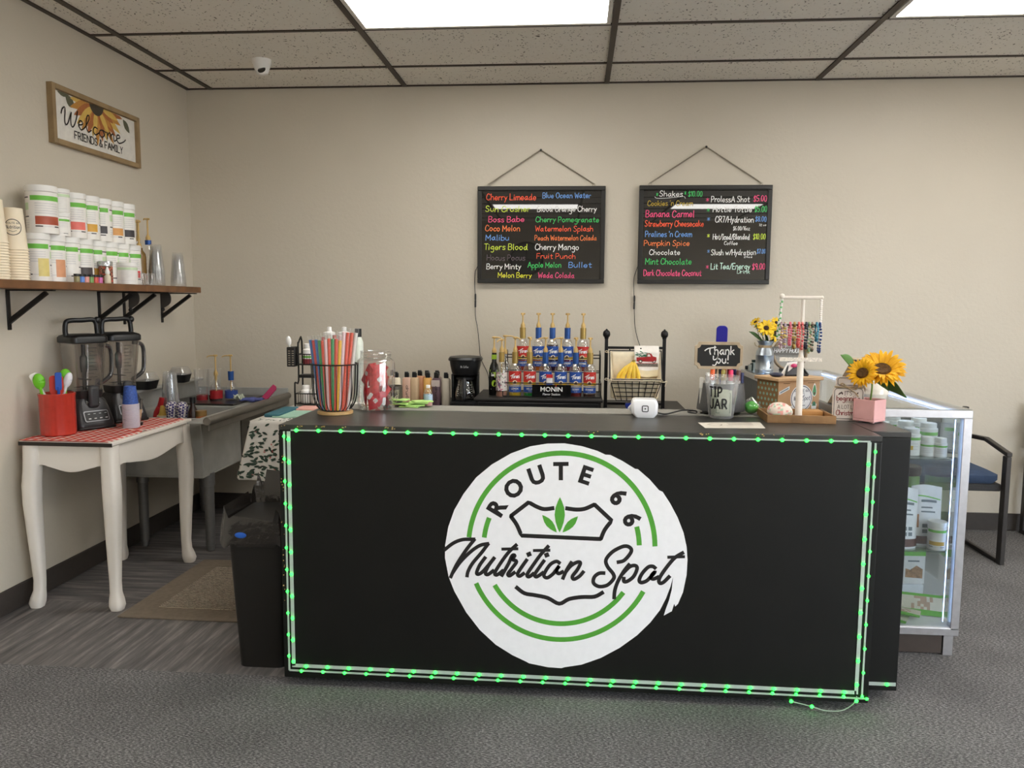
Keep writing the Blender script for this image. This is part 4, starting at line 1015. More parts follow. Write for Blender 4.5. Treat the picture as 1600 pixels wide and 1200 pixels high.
t = thing('cleaning_cloth', 'folded dark teal cloth under the mint green mat', 'cloth', (-1.325, 3.47, HT)); MB().prism(rrect(.07, .26, .012), lambda u, v, w: (u, v, w), .014).build('cloth', M('dark teal cloth', (52, 100, 112), .8), t, bev=.004)
t = thing('chopping_board', 'salmon pink flexible mat lying behind the mint green one', 'mat', (-1.15, 3.615, HT)); MB().prism(rrect(.3, .12, .012), lambda u, v, w: (u, v, w), .010).build('board', M('salmon plastic', (232, 172, 160), .5), t, bev=.003)
# wire rack with supplement bottles
RX, RY = -1.265, 3.765
rk = thing('wire_rack', 'black two tier wire rack of bottles at the back left, behind the straws', 'rack', (RX, RY, HT))
fr = MB()
for sx in (-.085, .085):
    fr.tube(cr([(sx, -.055, 0), (sx, -.055, .10), (sx, -.045, .115), (sx, .0, .12), (sx, .0, .29), (sx, .01, .305), (sx, .055, .31), (sx, .055, 0)], 3), .0042, 8)
fr.build('frame', BLACKMETAL, rk)
for z0, y0 in ((.012, -.055), (.20, -.02)):
    s_ = MB()
    for z in (z0, z0+.05):
        s_.tube([(-.085, y0, z), (.085, y0, z), (.085, y0+.09, z), (-.085, y0+.09, z)], .0028, 6, closed=True)
    for k in range(15):
        x = -.08+.16*k/14; s_.tube([(x, y0, z0+.05), (x, y0, z0), (x, y0+.09, z0)], .0014, 5)
    s_.box(-.085, .085, y0, y0+.09, z0-.003, z0-.0005); s_.build('shelf_basket', BLACKMETAL, rk)
MB().box(-.08, .08, -.02, .05, .135, .150).build('middle_tray', BLACK, rk, bev=.003)
sd = MB().box(-.130, -.090, -.035, .03, .19, .285); sd.build('side_caddy', M('black perforated plastic', (30, 28, 27), .5), rk, bev=.003)
sl = MB()
for c in range(2):
    for r in range(7): sl.box(-.122+.018*c, -.112+.018*c, -.0362, -.0352, .198+.011*r, .202+.011*r)
sl.build('caddy_slots', M('pale slot', (150, 142, 128), .6), rk)
t = thing('spoon', 'white plastic spoon sticking out of the side caddy of the wire rack', 'spoon', (RX-.112, RY-.005, HT+.20)); t.rotation_euler = (0, math.radians(-8), 0)
MB().tube([(0, 0, 0), (0, 0, .09)], .004, 8).ball((0, -.003, .115), .022, .62, .3, 1.1).build('spoon', WHITE, t)
def pill(label, x, y, z, r=.026, h=.088, cap=None, band=True, dark=False):
    t = thing('supplement_bottle', label, 'bottle', (x, y, z), group='supplement bottles on the wire rack')
    def pk(a, zz, j): return (1 if .30 < zz/h < .42 else 2 if dark and zz/h < .28 else 0) if band else 0
    MB().lathe([(r*.9, 0), (r, .003)]+[(r, .003+(h*.70-.003)*k/14) for k in range(1, 15)]+[(r*.72, h*.78), (r*.72, h*.8)], 24, pick=pk).build('bottle', [WHITE, LG[1], M('berry red label', (140, 40, 50), .5)], t)
    MB().lathe([(r*.78, h*.8), (r*.78, h-.002), (r*.7, h), (0, h)], 20).build('cap', cap or WHITE, t)
pill('green banded white bottle on the upper wire rack tier, at the left', RX-.035, RY+.01, HT+.2005, .029, .10, dark=True)
pill('green banded white bottle on the upper wire rack tier, at the right', RX+.028, RY+.015, HT+.2005, .027, .09, dark=True)
pill('plain white bottle in the lower basket of the wire rack, at the left', RX-.042, RY-.02, HT+.0125, .024, .088, band=False)
pill('plain white bottle in the lower basket of the wire rack, at the right', RX+.012, RY-.022, HT+.0125, .030, .094, band=False)
pill('bottle with a bright green cap, back of the lower wire rack basket', RX+.0, RY+.022, HT+.0125, .0125, .12, cap=M('lime cap', (120, 196, 70), .4), band=False)
# sports bottles standing behind the straws, on the back of the table
for k, (x, lab) in enumerate(((-1.195, 'left'), (-1.118, 'right'))):
    t = thing('aloe_bottle', 'tall white bottle with a push cap behind the straws, the %s one' % lab, 'bottle', (x-.05, 3.93, HT), group='tall push cap bottles')
    MB().lathe([(.028, 0), (.031, .004), (.031, .305), (.026, .33), (.018, .337)], 22, pick=lambda a, z, j: 0).build('bottle', M('pale green white plastic', (226, 232, 220), .4), t)
    MB().lathe([(.030, .33), (.030, .35), (.012, .355), (.011, .377), (0, .379)], 18).build('cap', WHITE, t)

t = thing('aloe_bottle', 'tall bottle with a black cap behind the straws', 'bottle', (-1.098, 3.935, HT), group=None)
MB().lathe([(.022, 0), (.025, .004), (.025, .30), (.015, .33)], 20).build('bottle', M('pale green white plastic', (226, 232, 220), .4), t); MB().lathe([(.017, .328), (.017, .37), (0, .37)], 16).build('cap', BLACK, t)

# ---------------------------------------------------------------- things on the counter
MATG = M('ribbed grey mat', (146, 143, 134), .8)
def ribmat():
    m, n, l, b = nodes_of('ribbed grey counter mat', (150, 147, 138), .75)
    t = n.new('ShaderNodeTexCoord'); wv = n.new('ShaderNodeTexWave'); wv.bands_direction = 'X'; wv.inputs['Scale'].default_value = 60; wv.inputs['Distortion'].default_value = .4
    l.new(t.outputs['Object'], wv.inputs[0]); r = ramp(n, [(.2, (132, 129, 121)), (.8, (160, 157, 148))]); l.new(wv.outputs[0], r.inputs[0]); l.new(r.outputs[0], b.inputs['Base Color'])
    bp = n.new('ShaderNodeBump'); bp.inputs['Strength'].default_value = .3; bp.inputs['Distance'].default_value = .002; l.new(wv.outputs[0], bp.inputs['Height']); l.new(bp.outputs[0], b.inputs['Normal']); return m
tag(MB().prism([(-.86, 3.0), (.70, 2.99), (.78, 3.02), (.78, 3.145), (-.95, 3.145)], lambda u, v, w: (u, v, CT+w), .003).build('counter_mat', ribmat()), 'ribbed grey liner mat along the back half of the counter top', 'mat')
MT = CT+.003
# straws in a wire basket
BX, BY = -.897, 2.888
t = thing('straw_basket', 'black wire basket on a round wooden base, holding the colourful straws', 'basket', (BX, BY, CT))
MB().lathe([(.062, 0), (.066, .002), (.066, .010), (.063, .012), (0, .012)], 36).build('wooden_base', M('pale wood disc', (196, 160, 108), .5, var=.15, vs=20), t)
wb = MB()
for k in range(26):
    a = 2*PI*k/26; ca, sa = math.cos(a), math.sin(a)
    wb.tube([(r*ca, r*sa, z) for r, z in cr([(.046, .013), (.06, .022), (.073, .042), (.080, .07), (.083, .11), (.086, .185)], 2)], .0017, 5)
for r, z in ((.0865, .187), (.046, .0145)): wb.tube([(r*math.cos(2*PI*k/40), r*math.sin(2*PI*k/40), z) for k in range(40)], .0026, 6, closed=True)
wb.build('wire_cage', BLACKMETAL, t)
SC = dict(blue=(52, 110, 184), red=(206, 58, 60), green=(48, 146, 76), orange=(226, 82, 48), pink=(240, 208, 210), yellow=(240, 186, 36), white=(232, 224, 216))
front = ['blue', 'red', 'blue', 'green', 'orange', 'pink', 'orange', 'green', 'orange', 'yellow', 'pink', 'orange', 'orange', 'white']
WRAP = G('clear straw wrapper', refl=.02, rough=.3, body=.05)
random.seed(4)
def straw(c, x0, y0, x1, y1, h, label):
    s_ = thing('drinking_straw', label, 'straw', (BX+x0, BY+y0, CT+.016), group='wrapped straws in the wire basket')
    d = Vector((x1-x0, y1-y0, h)); q = Vector((0, 0, 1)).rotation_difference(d.normalized()); s_.rotation_mode = 'QUATERNION'; s_.rotation_quaternion = q
    L = d.length; m = M('straw %s' % c, SC[c], .35, var=.03)
    MB().lathe([(.0064, 0), (.0068, .002), (.0068, L), (.0055, L), (.0055, L-.006), (0, L-.006)], 12).build('straw_tube', m, s_)
    MB().box(-.0085, .0085, -.0022, .0022, -.006, -.0005).box(-.009, .009, -.0015, .0015, L+.0005, L+.016).lathe([(.0078, 0), (.0078, L)], 10, cap=False).build('wrapper', WRAP, s_)
for k, c in enumerate(front):
    f = k/13; x0 = -.050+.100*f; y0 = -math.sqrt(max(0, .052**2-x0*x0))*.8; x1 = -.083+.172*f; y1 = -.020-.030*math.sin(PI*f)
    straw(c, x0, y0*.9, x1, y1, .262+.028*(f > .75)+random.uniform(-.004, .006), '%s straw at the front of the wire basket, %s' % (c, ('first from the left', 'second from the left', 'third from the left', 'fourth from the left', 'fifth from the left', 'sixth from the left', 'seventh from the left', 'in the middle', 'just right of the middle', 'fifth from the right', 'fourth from the right', 'third from the right', 'second from the right', 'last on the right')[k]))
for k, c in enumerate(('red', 'white', 'orange', 'pink', 'green', 'orange')):
    f = (k+.5)/6; x0 = -.038+.076*f
    straw(c, x0, .010+.012*(k % 2), -.062+.13*f, .03, .272+random.uniform(-.006, .006), '%s straw in the back row of the wire basket, %s' % (c, 'at its left half' if k < 3 else 'at its right half'))
# jar of red packets
JX, JY = -.772, 3.012
t = thing('candy_jar', 'open clear plastic jar full of red packets, right of the straw basket', 'jar', (JX, JY, MT))
MB().lathe([(.0, .002), (.066, .002), (.071, .008), (.0725, .02), (.0735, .175), (.071, .190), (.060, .198), (.0585, .203), (.0605, .206), (.0585, .210), (.0605, .214), (.0585, .218), (.0595, .226), (.057, .227)], 44, cap=False).build('jar_wall', G('clear jar plastic', refl=.12, rough=.05), t)
PK = M('red foil packet', (204, 56, 66), .45, var=.2, vs=90); TAGM = M('white paper tag', (226, 222, 220), .7)
pp = MB().grid(lambda u, v: (.036*(u-.5), .006*math.sin(PI*u)*math.sin(PI*v), .088*(v-.5)), 8, 8).grid(lambda u, v: (.036*(u-.5), -.006*math.sin(PI*u)*math.sin(PI*v), .088*(v-.5)), 8, 8)
pk0 = thing('tea_packet', '-', 'packet'); pp.build('pouch', PK, pk0)
tg = MB().prism(rrect(.026, .026, .006, 3, 0, .0), lambda u, v, w: (u+.002, w-.0075, v-.026), .0006).prism([(-.006, -.013), (.008, -.013), (.002, .004)], lambda u, v, w: (u, w-.0085, v-.020), .0004).build('tag', TAGM, pk0)
random.seed(21); first_ = True
where = ['low at the front left', 'low at the front', 'low at the front right', 'low at the back', 'low in the middle', 'half way up at the left', 'half way up at the front', 'half way up at the right', 'half way up at the back', 'half way up in the middle', 'near the top at the left', 'near the top at the front', 'near the top at the right', 'near the top at the back', 'on top of the heap']
for k in range(15):
    lay, q = divmod(k, 5); a = math.radians((205, 262, 318, 60, 130)[q]+14*lay); r = .043 if q < 4 else .018
    o = pk0 if k == 0 else dup(pk0, (0, 0, 0))
    o.location = (JX+r*math.cos(a), JY+r*math.sin(a), MT+.05+.04*lay+random.uniform(-.006, .006)); o['label'] = 'red tea packet in the clear jar, '+where[k]; o['group'] = 'red packets in the clear jar'
    o.rotation_euler = (random.uniform(-.3, .3), random.uniform(-.9, .9), a+PI/2+random.uniform(-.5, .5))
    for chd in [c for c in o.children if c.name.startswith('tag')]:
        chd.rotation_euler = (0, random.uniform(-.7, .7), 0); chd.location = (random.uniform(-.008, .008), 0, random.uniform(-.012, .03)); chd.scale = (random.uniform(.5, 1.1), 1, random.uniform(.6, 1.2))
# candle mug
t = thing('candle_cup', 'dark grey cup with a road shield emblem behind the jar of red packets', 'cup', (-.728, 3.105, MT))
MB().lathe([(.034, .0), (.038, .004), (.038, .082), (.0355, .082), (.034, .012), (0, .012)], 32).build('cup_body', M('dark stone grey ceramic', (78, 70, 60), .5, var=.15), t)
MB().lathe([(.0384, .008), (.0384, .013)], 32, cap=False).build('foot_band', M('gold line', (176, 146, 96), .4), t)
eg = MB()
def mugf(u, v): a = math.radians(face(-.728, 3.105, 8))+u/.038; return (.0386*math.cos(a), .0386*math.sin(a), v)
write(eg, 'ROUTE', .001, .058, .009, mugf, w=.14, center=True); write(eg, '66', .001, .026, .020, mugf, w=.13, center=True)
eg.stroke([(-.015, .055), (-.017, .048), (-.014, .04), (-.016, .03), (-.008, .021), (0, .017), (.008, .021), (.016, .03), (.014, .04), (.017, .048), (.015, .055)], .0022, mugf)
eg.build('cup_emblem', M('cream print', (190, 176, 146), .6), t, smooth=0)
# green sticky notes, sanitiser
random.seed(9)
for k in range(6):
    a = (-.1, .25, -.35, .12, .5, -.2)[k]; x = -.655+(.0, .02, -.03, .035, .05, -.045)[k]
    t = thing('sticky_note_pad', 'lime green sticky note pad in the pile behind the jar, '+('at the bottom', 'second from the bottom', 'third from the bottom', 'third from the top', 'second from the top', 'on top')[k], 'note pad', (x, 3.085, MT+.0052*k), a, group='lime green sticky notes')
    t.rotation_euler = (0, (-.02, .03, -.03, .04, -.03, .02)[k]*0, a)
    MB().grid(lambda u, v: (.076*(u-.5), .05*(v-.5), .0026+.0006*math.sin(PI*u)), 8, 4).build('sheets', M('lime green paper', (186, 226, 132), .7, var=.05), t, solid=.005)
t = thing('sanitizer_bottle', 'small clear sanitiser bottle with a white cap behind the sticky notes', 'bottle', (-.588, 3.118, MT))
MB().lathe([(.0165, 0), (.018, .003), (.018, .052), (.013, .066), (.007, .074)], 20).build('bottle', GLASS, t); MB().lathe([(.0165, .003), (.0165, .02)], 18).build('liquid', M('pink gel', (226, 170, 160), .3), t)
MB().lathe([(.0183, .022), (.0183, .048)], 20, cap=False, pick=lambda a, z, j: 0).build('label', M('pale blue label', (168, 186, 212), .5), t); MB().lathe([(.0085, .074), (.0085, .085), (0, .086)], 16).build('cap', WHITE, t)
# card reader
t = thing('card_reader', 'white contactless card reader in its dock on the counter', 'card reader', (.252, 2.965, CT), math.radians(-3))
b = MB(); loft(b, [(.070, .085, .012, 0, .006, 0), (.096, .10, .014, .016, .004, 0), (.098, .096, .012, .05, .004, 0), (.088, .086, .012, .062, .004, 0), (.07, .07, .01, .066, .004, .0)], 5); b.build('reader_body', M('glossy white plastic', (244, 244, 246), .25, var=0), t)
MB().prism([(-.058, .024), (-.034, .008), (-.034, .052)], lambda u, v, w: (u, .01+w, v), .035).build('dock', M('dock white plastic', (226, 226, 228), .35), t, bev=.004)
rs = MB(); o_ = rrect(.021, .021, .004, 4, .006, .034)
rs.stroke(o_+[o_[0]], .0032, lambda u, v: (u, -.0505, v)); rs.shape(rrect(.005, .005, .001, 2, .006, .034), lambda u, v: (u, -.0505, v)); rs.build('reader_symbol', M('dark print', (44, 46, 50), .4), t, smooth=0)
tag(MB().tube(cr([(.302, 2.985, CT+.012), (.34, 2.99, CT+.006), (.40, 2.985, CT+.022), (.45, 3.0, CT+.018), (.455, 3.03, CT+.006), (.43, 3.06, MT+.003), (.455, 3.11, MT+.003)], 6), .0028, 8).build('charging_cable', BLACK), 'thin black charging cable looping from the white card reader', 'cable')
# organiser with markers and the thank you plaque
OX, OY = .555, 3.06
t = thing('desk_organizer', 'grey mesh rotating desk organiser full of markers behind the tip jar', 'organizer', (OX, OY, MT))
MB().lathe([(.07, 0), (.072, .004), (.07, .010), (.03, .012)], 30).build('turntable', BLACK, t)
oc = MB().lathe([(.0, .0135), (.090, .0135), (.093, .018), (.082, .118), (.079, .118), (.089, .02), (0, .02)], 10, cap=False)
for a in (0, 60, 120): c_, s_ = math.cos(math.radians(a)), math.sin(math.radians(a)); oc.hexa([(-.08*c_-.001*s_, -.08*s_+.001*c_, .02), (.08*c_-.001*s_, .08*s_+.001*c_, .02), (.08*c_+.001*s_, .08*s_-.001*c_, .02), (-.08*c_+.001*s_, -.08*s_-.001*c_, .02), (-.076*c_-.001*s_, -.076*s_+.001*c_, .11), (.076*c_-.001*s_, .076*s_+.001*c_, .11), (.076*c_+.001*s_, .076*s_-.001*c_, .11), (-.076*c_+.001*s_, -.076*s_-.001*c_, .11)])
oc.build('caddy', M('grey mesh', (104, 104, 104), .5, .4, var=.25, vs=400), t)
mk = [('white', (232, 230, 224), -.060, -.03, .125, 'standing tallest at the left'), ('white', (236, 234, 230), -.078, -.015, .105, 'at the left edge'), ('orange', (240, 104, 52), -.040, -.02, .137, 'beside the white one'), ('black', (40, 40, 44), -.018, .0, .140, 'left of centre'), ('olive', (170, 158, 86), .0, -.02, .136, 'in the centre'), ('peach', (240, 140, 90), .010, .02, .14, 'behind the olive one'),
      ('red', (150, 32, 48), .030, .02, .143, 'behind the pink one'), ('pink', (244, 60, 110), .026, -.03, .136, 'at the front right'), ('purple', (58, 44, 110), .045, .01, .142, 'right of the red one'), ('brown', (104, 72, 66), .058, -.012, .134, 'at the right'), ('navy', (36, 44, 90), .072, .0, .124, 'at the right edge')]
for n_, c, dx, dy, h, wh in mk:
    p = thing('marker_pen', '%s capped marker in the grey organiser, %s' % (n_, wh), 'marker', (OX+dx, OY+dy, MT+.0205), group='markers in the grey organiser'); h += .012
    MB().lathe([(.007, 0), (.0078, .003), (.0078, h-.04)], 12).build('barrel', M('marker barrel', (206, 204, 198), .4), p)
    MB().lathe([(.0088, h-.04), (.0088, h-.004), (.0075, h), (0, h)], 12).build('cap', M('marker cap %s' % n_, c, .4), p)
t = thing('thank_you_plaque', 'wood framed blackboard plaque reading thank you, above the marker organiser', 'sign', (.535, 3.04, MT+.0205))
def plq(w, h, n_):
    w, h = w/2, h/2; p = []
    for qx, qy in ((1, 1), (-1, 1), (-1, -1), (1, -1)):
        c = [(w-n_*(1-math.sin(a)) if 0 else w-n_*math.cos(a), h-n_*math.sin(a)) for a in [PI/2*k/5 for k in range(6)]]
        c = [(qx*(w-n_*math.sin(a)), qy*(h-n_*math.cos(a))) for a in [PI/2*k/5 for k in range(6)]]
        c = [(qx*w, qy*(h-n_))]+[(qx*(w-n_*math.sin(PI/2*k/5)*.9), qy*(h-n_*(1-.0)+n_*(1-math.cos(PI/2*k/5))*.9)) for k in range(1, 5)]+[(qx*(w-n_), qy*h)]
        p += c if qx*qy > 0 else c[::-1]
    return p
PZ0 = .2015
MB().prism(plq(.178, .102, .014), lambda u, v, w: (u, w-.004, PZ0+v), .010).build('frame', M('weathered tan wood', (186, 166, 138), .6, var=.15, vs=30), t, bev=.001)
bd = MB().prism(plq(.158, .080, .013), lambda u, v, w: (u, -.0045-w, PZ0+v), .0008).build('board', M('chalkboard black', (26, 24, 23), .6), t)
tk = MB(); pf_ = lambda u, v: (u, -.0058, PZ0+v)
write(tk, 'hank', -.016, .004, .031, pf_, w=.13, width=.074); tk.stroke(cr([(-.052, .018), (-.040, .026), (-.012, .031)]), .0042, pf_); tk.stroke(cr([(-.033, .028), (-.034, .015), (-.031, .004)]), .0042, pf_)
write(tk, 'ou!', -.006, -.029, .030, pf_, w=.13, width=.045); tk.stroke(cr([(-.020, -.002), (-.019, -.016), (-.008, -.012), (-.003, .0)]), .004, pf_); tk.stroke(cr([(-.003, .002), (-.006, -.020), (-.012, -.036), (-.022, -.036)]), .004, pf_)
tk.build('chalk_lettering', M('white chalk', (238, 236, 232), .7), bd, smooth=0)
MB().tube([(0, .0105, 0), (0, .0105, PZ0)], .004, 8).build('stick', M('weathered tan wood', (186, 166, 138), .6), t)
t = thing('blue_scoop', 'cobalt blue rounded plastic piece standing up behind the thank you plaque', 'utensil', (.553, 3.085, MT+.0205))
MB().prism(rrect(.042, .10, .014, 4, 0, .262), lambda u, v, w: (u+.05*(v-.2)*.2, w, v), .012).build('paddle', M('cobalt blue plastic', (28, 22, 150), .3), t, bev=.003); MB().tube([(0, .006, 0), (0, .006, .22)], .006, 8).build('handle', M('cobalt blue plastic', (28, 22, 150), .3), t)
# tip jar
TX, TY = .533, 2.94
t = thing('tip_jar', 'milky plastic tub lettered tip jar at the front of the counter', 'jar', (TX, TY, CT))
MB().lathe([(0, .002), (.038, .002), (.044, .008), (.0595, .132), (.066, .1335), (.066, .137), (.060, .138), (.0605, .156), (.062, .158)], 40, cap=False).build('tub_wall', G('milky clear plastic', tint=(244, 244, 244), refl=.06, rough=.15, body=.21, bodycol=(228, 228, 228)), t)
tj = MB(); AF = math.radians(face(TX, TY, -6))
def tjf(u, v): r = .044+.0155*(v-.008)/.124+.0009; a = AF+u/r; return (r*math.cos(a), r*math.sin(a), v)
write(tj, 'TIP', -.040, .086, .034, tjf, w=.17, width=.048, gap=5); write(tj, 'JAR', -.038, .042, .034, tjf, w=.17, width=.064, gap=4)
tj.build('marker_lettering', M('black marker ink', (24, 24, 26), .5), t, smooth=0)
for k in range(3):
    bl = thing('banknote', ('folded banknote at the back of the tip jar', 'folded banknote in the middle of the tip jar', 'folded banknote at the front of the tip jar')[k], 'banknote', (TX+.004*k-.004, TY+.012-.012*k, CT+.010), (.1, -.15, .2)[k], group='banknotes in the tip jar')
    MB().grid(lambda u, v: (.062*(u-.5), .006*math.sin(PI*u+k), .095*v-.0), 8, 6).build('note', M('banknote paper', (206, 212, 186), .7), bl, solid=.0008)
    MB().stroke([(-.024, .012), (.024, .012), (.024, .084), (-.024, .084), (-.024, .012)], .003, lambda u, v: (u, .006*math.sin(PI*(u/.062+.5)+k)-.0012, v)).shape([(.012*math.cos(x), .048+.016*math.sin(x)) for x in [2*PI*i/14 for i in range(14)]], lambda u, v: (u, .006*math.sin(PI*(u/.062+.5)+k)-.0014, v)).build('engraving', M('banknote green ink', (132, 148, 124), .7), bl, smooth=0)
# paper card lying flat
t = thing('paper_card', 'white printed card lying flat in front of the tip jar', 'card', (.543, 2.776, CT))
MB().prism([(-.11, .054), (.112, .097), (.1, -.064), (-.104, -.089)], lambda u, v, w: (u, v*.82, w), .0008).build('card', M('cream card', (226, 218, 204), .7), t)
pc_ = MB(); cf = lambda u, v: (u, v*.82, .0012)
for r in range(3): pc_.stroke([(-.01, .05-.022*r), (.075, .066-.02*r)], .005, cf)
pc_.stroke(cr([(-.085, .0), (-.06, .03), (-.035, .01), (-.05, -.03), (-.08, -.02)]), .004, cf).stroke([(-.02, -.02), (.07, -.01)], .004, cf)
pc_.build('card_print', M('faded grey brown print', (150, 130, 116), .7), t, smooth=0)
# green ball in clear wrap
t = thing('wrapped_treat', 'bright green ball in a clear wrapper between the tip jar and the box', 'treat', (.665, 3.05, MT))
MB().ball((0, 0, .026), .026, 1.05, 1, .9, 20, 12).build('green_ball', M('bright green candy', (70, 196, 50), .35), t)
MB().grid(lambda u, v: (.034*math.sin(PI*(.03+.94*v)**.9)*math.cos(2*PI*u)*(1+.04*math.sin(9*2*PI*u)), .034*math.sin(PI*(.03+.94*v)**.9)*math.sin(2*PI*u), .001+.064*v), 30, 12).build('clear_wrapper', G('crinkled clear film', refl=.10, rough=.12, body=.04), t)
# bracelet stand
BSX, BSY = .800, 2.945
OAK = M('dark oak tray', (140, 104, 66), .55, var=.35, vs=14)
t = thing('bracelet_stand', 'white post with cross bars rising from a brown wooden tray, hung with bracelets', 'display stand', (BSX, BSY, CT), math.radians(-2))
w_, d_ = .118, .096
MB().box(-w_, w_, -d_, d_, 0, .006).box(-w_, w_, -d_, -d_+.008, .006, .028).box(-w_, w_, d_-.008, d_, .006, .028).box(-w_, -w_+.008, -d_+.008, d_-.008, .006, .028).box(w_-.008, w_, -d_+.008, d_-.008, .006, .028).build('tray', OAK, t, bev=.001)
PW = M('white painted rod', (236, 226, 214), .45)
MB().lathe([(.0135, .006), (.0125, .02), (.011, .225), (.0075, .24), (.0065, .435), (0, .436)], 18, (.010, -.005, 0)).build('post', PW, t)
MB().tube([(-.070, -.005, .443), (.072, -.005, .443)], .0058, 12).ball((-.064, -.005, .447), .010).ball((.074, -.005, .443), .0068).build('top_bar', PW, t)
MB().tube([(-.075, -.014, .345), (.074, -.014, .345)], .0028, 8).tube([(.010, -.014, .345), (.010, -.004, .345)], .003, 8).build('bracelet_bar', M('dark wire', (70, 62, 58), .4, .6), t)
MB().box(-.067, .080, -.020, -.016, .214, .228).build('lower_bar', M('floral printed bar', (230, 220, 206), .5, var=.25, vs=160), t)
BD = MB().ball((0, 0, 0), .0046, seg=8, rings=6)
def beads(name, label, cat, group, pts, cols, r=.0046):
    t = thing(name, label, cat, (BSX, BSY, CT), math.radians(-2), group=group); mb = MB()
    for k, p in enumerate(pts): mb.mat(k % len(cols)).ball(p, r, seg=7, rings=5)
    mb.build('beads', [M('bead %d %d %d' % c, c, .35) for c in cols], t)
cols_ = [('grey and pink beaded', [(188, 160, 168), (150, 110, 120), (214, 196, 190)]), ('lilac and gold beaded', [(176, 156, 176), (200, 180, 120), (170, 150, 160)]), ('pink rubber beaded', [(230, 120, 140), (226, 110, 132)]), ('olive and gold beaded', [(176, 146, 72), (200, 168, 84), (120, 96, 50)]),
         ('coral rubber beaded', [(230, 100, 100), (236, 120, 116)]), ('red and coral striped', [(214, 84, 88), (240, 160, 150)]), ('dark navy and black', [(44, 50, 66), (60, 66, 84)]), ('sage green beaded', [(110, 150, 110), (150, 180, 140), (190, 170, 120)]), ('brown and cream beaded', [(120, 96, 84), (190, 170, 150), (90, 110, 84)]), ('teal blue', [(70, 140, 166), (84, 156, 180)]), ('royal navy', [(40, 60, 110), (52, 74, 128)])]
xs = [-.066, -.052, -.034, -.019, -.004, .008, .022, .032, .044, .058, .069]
ln_ = [.045, .044, .040, .046, .043, .047, .046, .053, .050, .032, .052]
for k, (nm, cs) in enumerate(cols_):
    x = xs[k]; H = ln_[k]; pts = [(x+.0012*math.sin(j), -.014+.017*math.sin(2*PI*j/26), .349-H+H*math.cos(2*PI*j/26)+.0035) for j in range(26)]
    beads('bracelet', nm+' bracelet hanging on the white stand', 'bracelet', 'bracelets on the white stand', pts, cs)
beads('necklace', 'green and white beaded strand hanging from the left end of the top bar', 'necklace', None, [(-.065+.0015*math.sin(3*j)-.0002*j, -.0045+.010*(1 if j % 2 else -1), .434-.0066*(j//2)*1.0) for j in range(44)], [(238, 236, 230), (236, 236, 230), (110, 196, 120), (240, 236, 230), (240, 238, 232), (70, 160, 90)], .0042)
beads('necklace', 'white beaded strand hanging from the right end of the top bar', 'necklace', None, [(.073+.0035*(1 if j % 2 else -1), -.005+.009*(1 if j % 2 else -1), .433-.0075*(j//2)) for j in range(46)], [(244, 238, 230), (240, 232, 222)], .0045)
t = thing('floral_pouch', 'pink and white floral cloth pouch in the left end of the wooden tray', 'pouch', (BSX-.066, BSY-.03, CT+.0065))
MB().grid(lambda u, v: ((.046*math.cos(2*PI*u)*math.cos(PI*(v-.5)*.99)+.004*math.sin(11*u+5*v)), .036*math.sin(2*PI*u)*math.cos(PI*(v-.5)*.99), .024+.024*math.sin(PI*(v-.5))*(1.5 if v > .5 else 1)+.0035*math.sin(17*u)*math.cos(PI*(v-.5))), 28, 14, pick=lambda u, v: random.choice((0, 0, 1, 2, 3))).build('pouch', [M('pouch cream', (232, 216, 202), .8), M('pouch cream', (232, 216, 202), .8), M('pouch rose', (226, 160, 150), .8), M('pouch mint', (176, 196, 170), .8)], t, sub=1)
for k, (dx, dy) in enumerate(((.050, -.06), (.066, -.058), (.078, -.066), (.088, -.052), (.072, -.045))):
    tag(MB().ball((BSX+dx, BSY+dy, CT+.0135), .0075, seg=12, rings=8).build('loose_bead', M('copper bead', (206, 140, 100), .3)), 'loose copper bead in the wooden tray, '+('nearest the post', 'second from the post', 'third from the post', 'nearest the right rim', 'behind the others')[k], 'bead', 'loose beads in the wooden tray')
tag(MB().box(BSX+.026, BSX+.105, BSY+.02, BSY+.075, CT+.0065, CT+.03).build('wooden_block', M('honey wood block', (190, 140, 82), .55), bev=.002), 'honey coloured wooden block lying in the back of the wooden tray', 'block')
# kraft box
KX, KY, KR = .832, 3.178, math.radians(25)
t = thing('loyalty_card_box', 'kraft box with stickers and mint dotted sides behind the bracelet stand', 'box', (KX, KY, CT), KR)
MB().box(-.098, .098, -.063, .063, 0, .125).build('box_body', KRAFT, t, bev=.001)
MB().prism([(-.108, -.073), (.108, -.073), (.108, .073), (-.108, .073)], lambda u, v, w: (u, v, .1255+w), .0135).build('lid', M('light kraft lid', (204, 168, 128), .75), t, bev=.003)
dt = MB().prism([(-.063, .0), (.063, .0), (.063, .1252), (-.063, .1252)], lambda u, v, w: (-.0982-w, u, v), .0006); dt.mat(1)
for r in range(6):
    for c in range(6):
        u = -.052+.021*c+(.010 if r % 2 else 0); v = .012+.02*r
        if u < .058: dt.shape([(u+.0058*math.cos(x), v+.0058*math.sin(x)) for x in [2*PI*i/14 for i in range(14)]], lambda u, v: (-.0991, u, v))
dt.build('dotted_side', [M('brown wrapping paper', (136, 104, 66), .75), M('mint dot print', (140, 172, 150), .75)], t, smooth=0)
kf = lambda d: (lambda u, v: (u, -.0632-d, v))
circ = lambda cx, cz, r, n=36: [(cx+r*math.cos(2*PI*i/n), cz+r*math.sin(2*PI*i/n)) for i in range(n)]
st = MB().shape(circ(.012, .058, .052), kf(.0006)).build('round_sticker', M('white vinyl sticker', (240, 240, 242), .42), t, smooth=0)
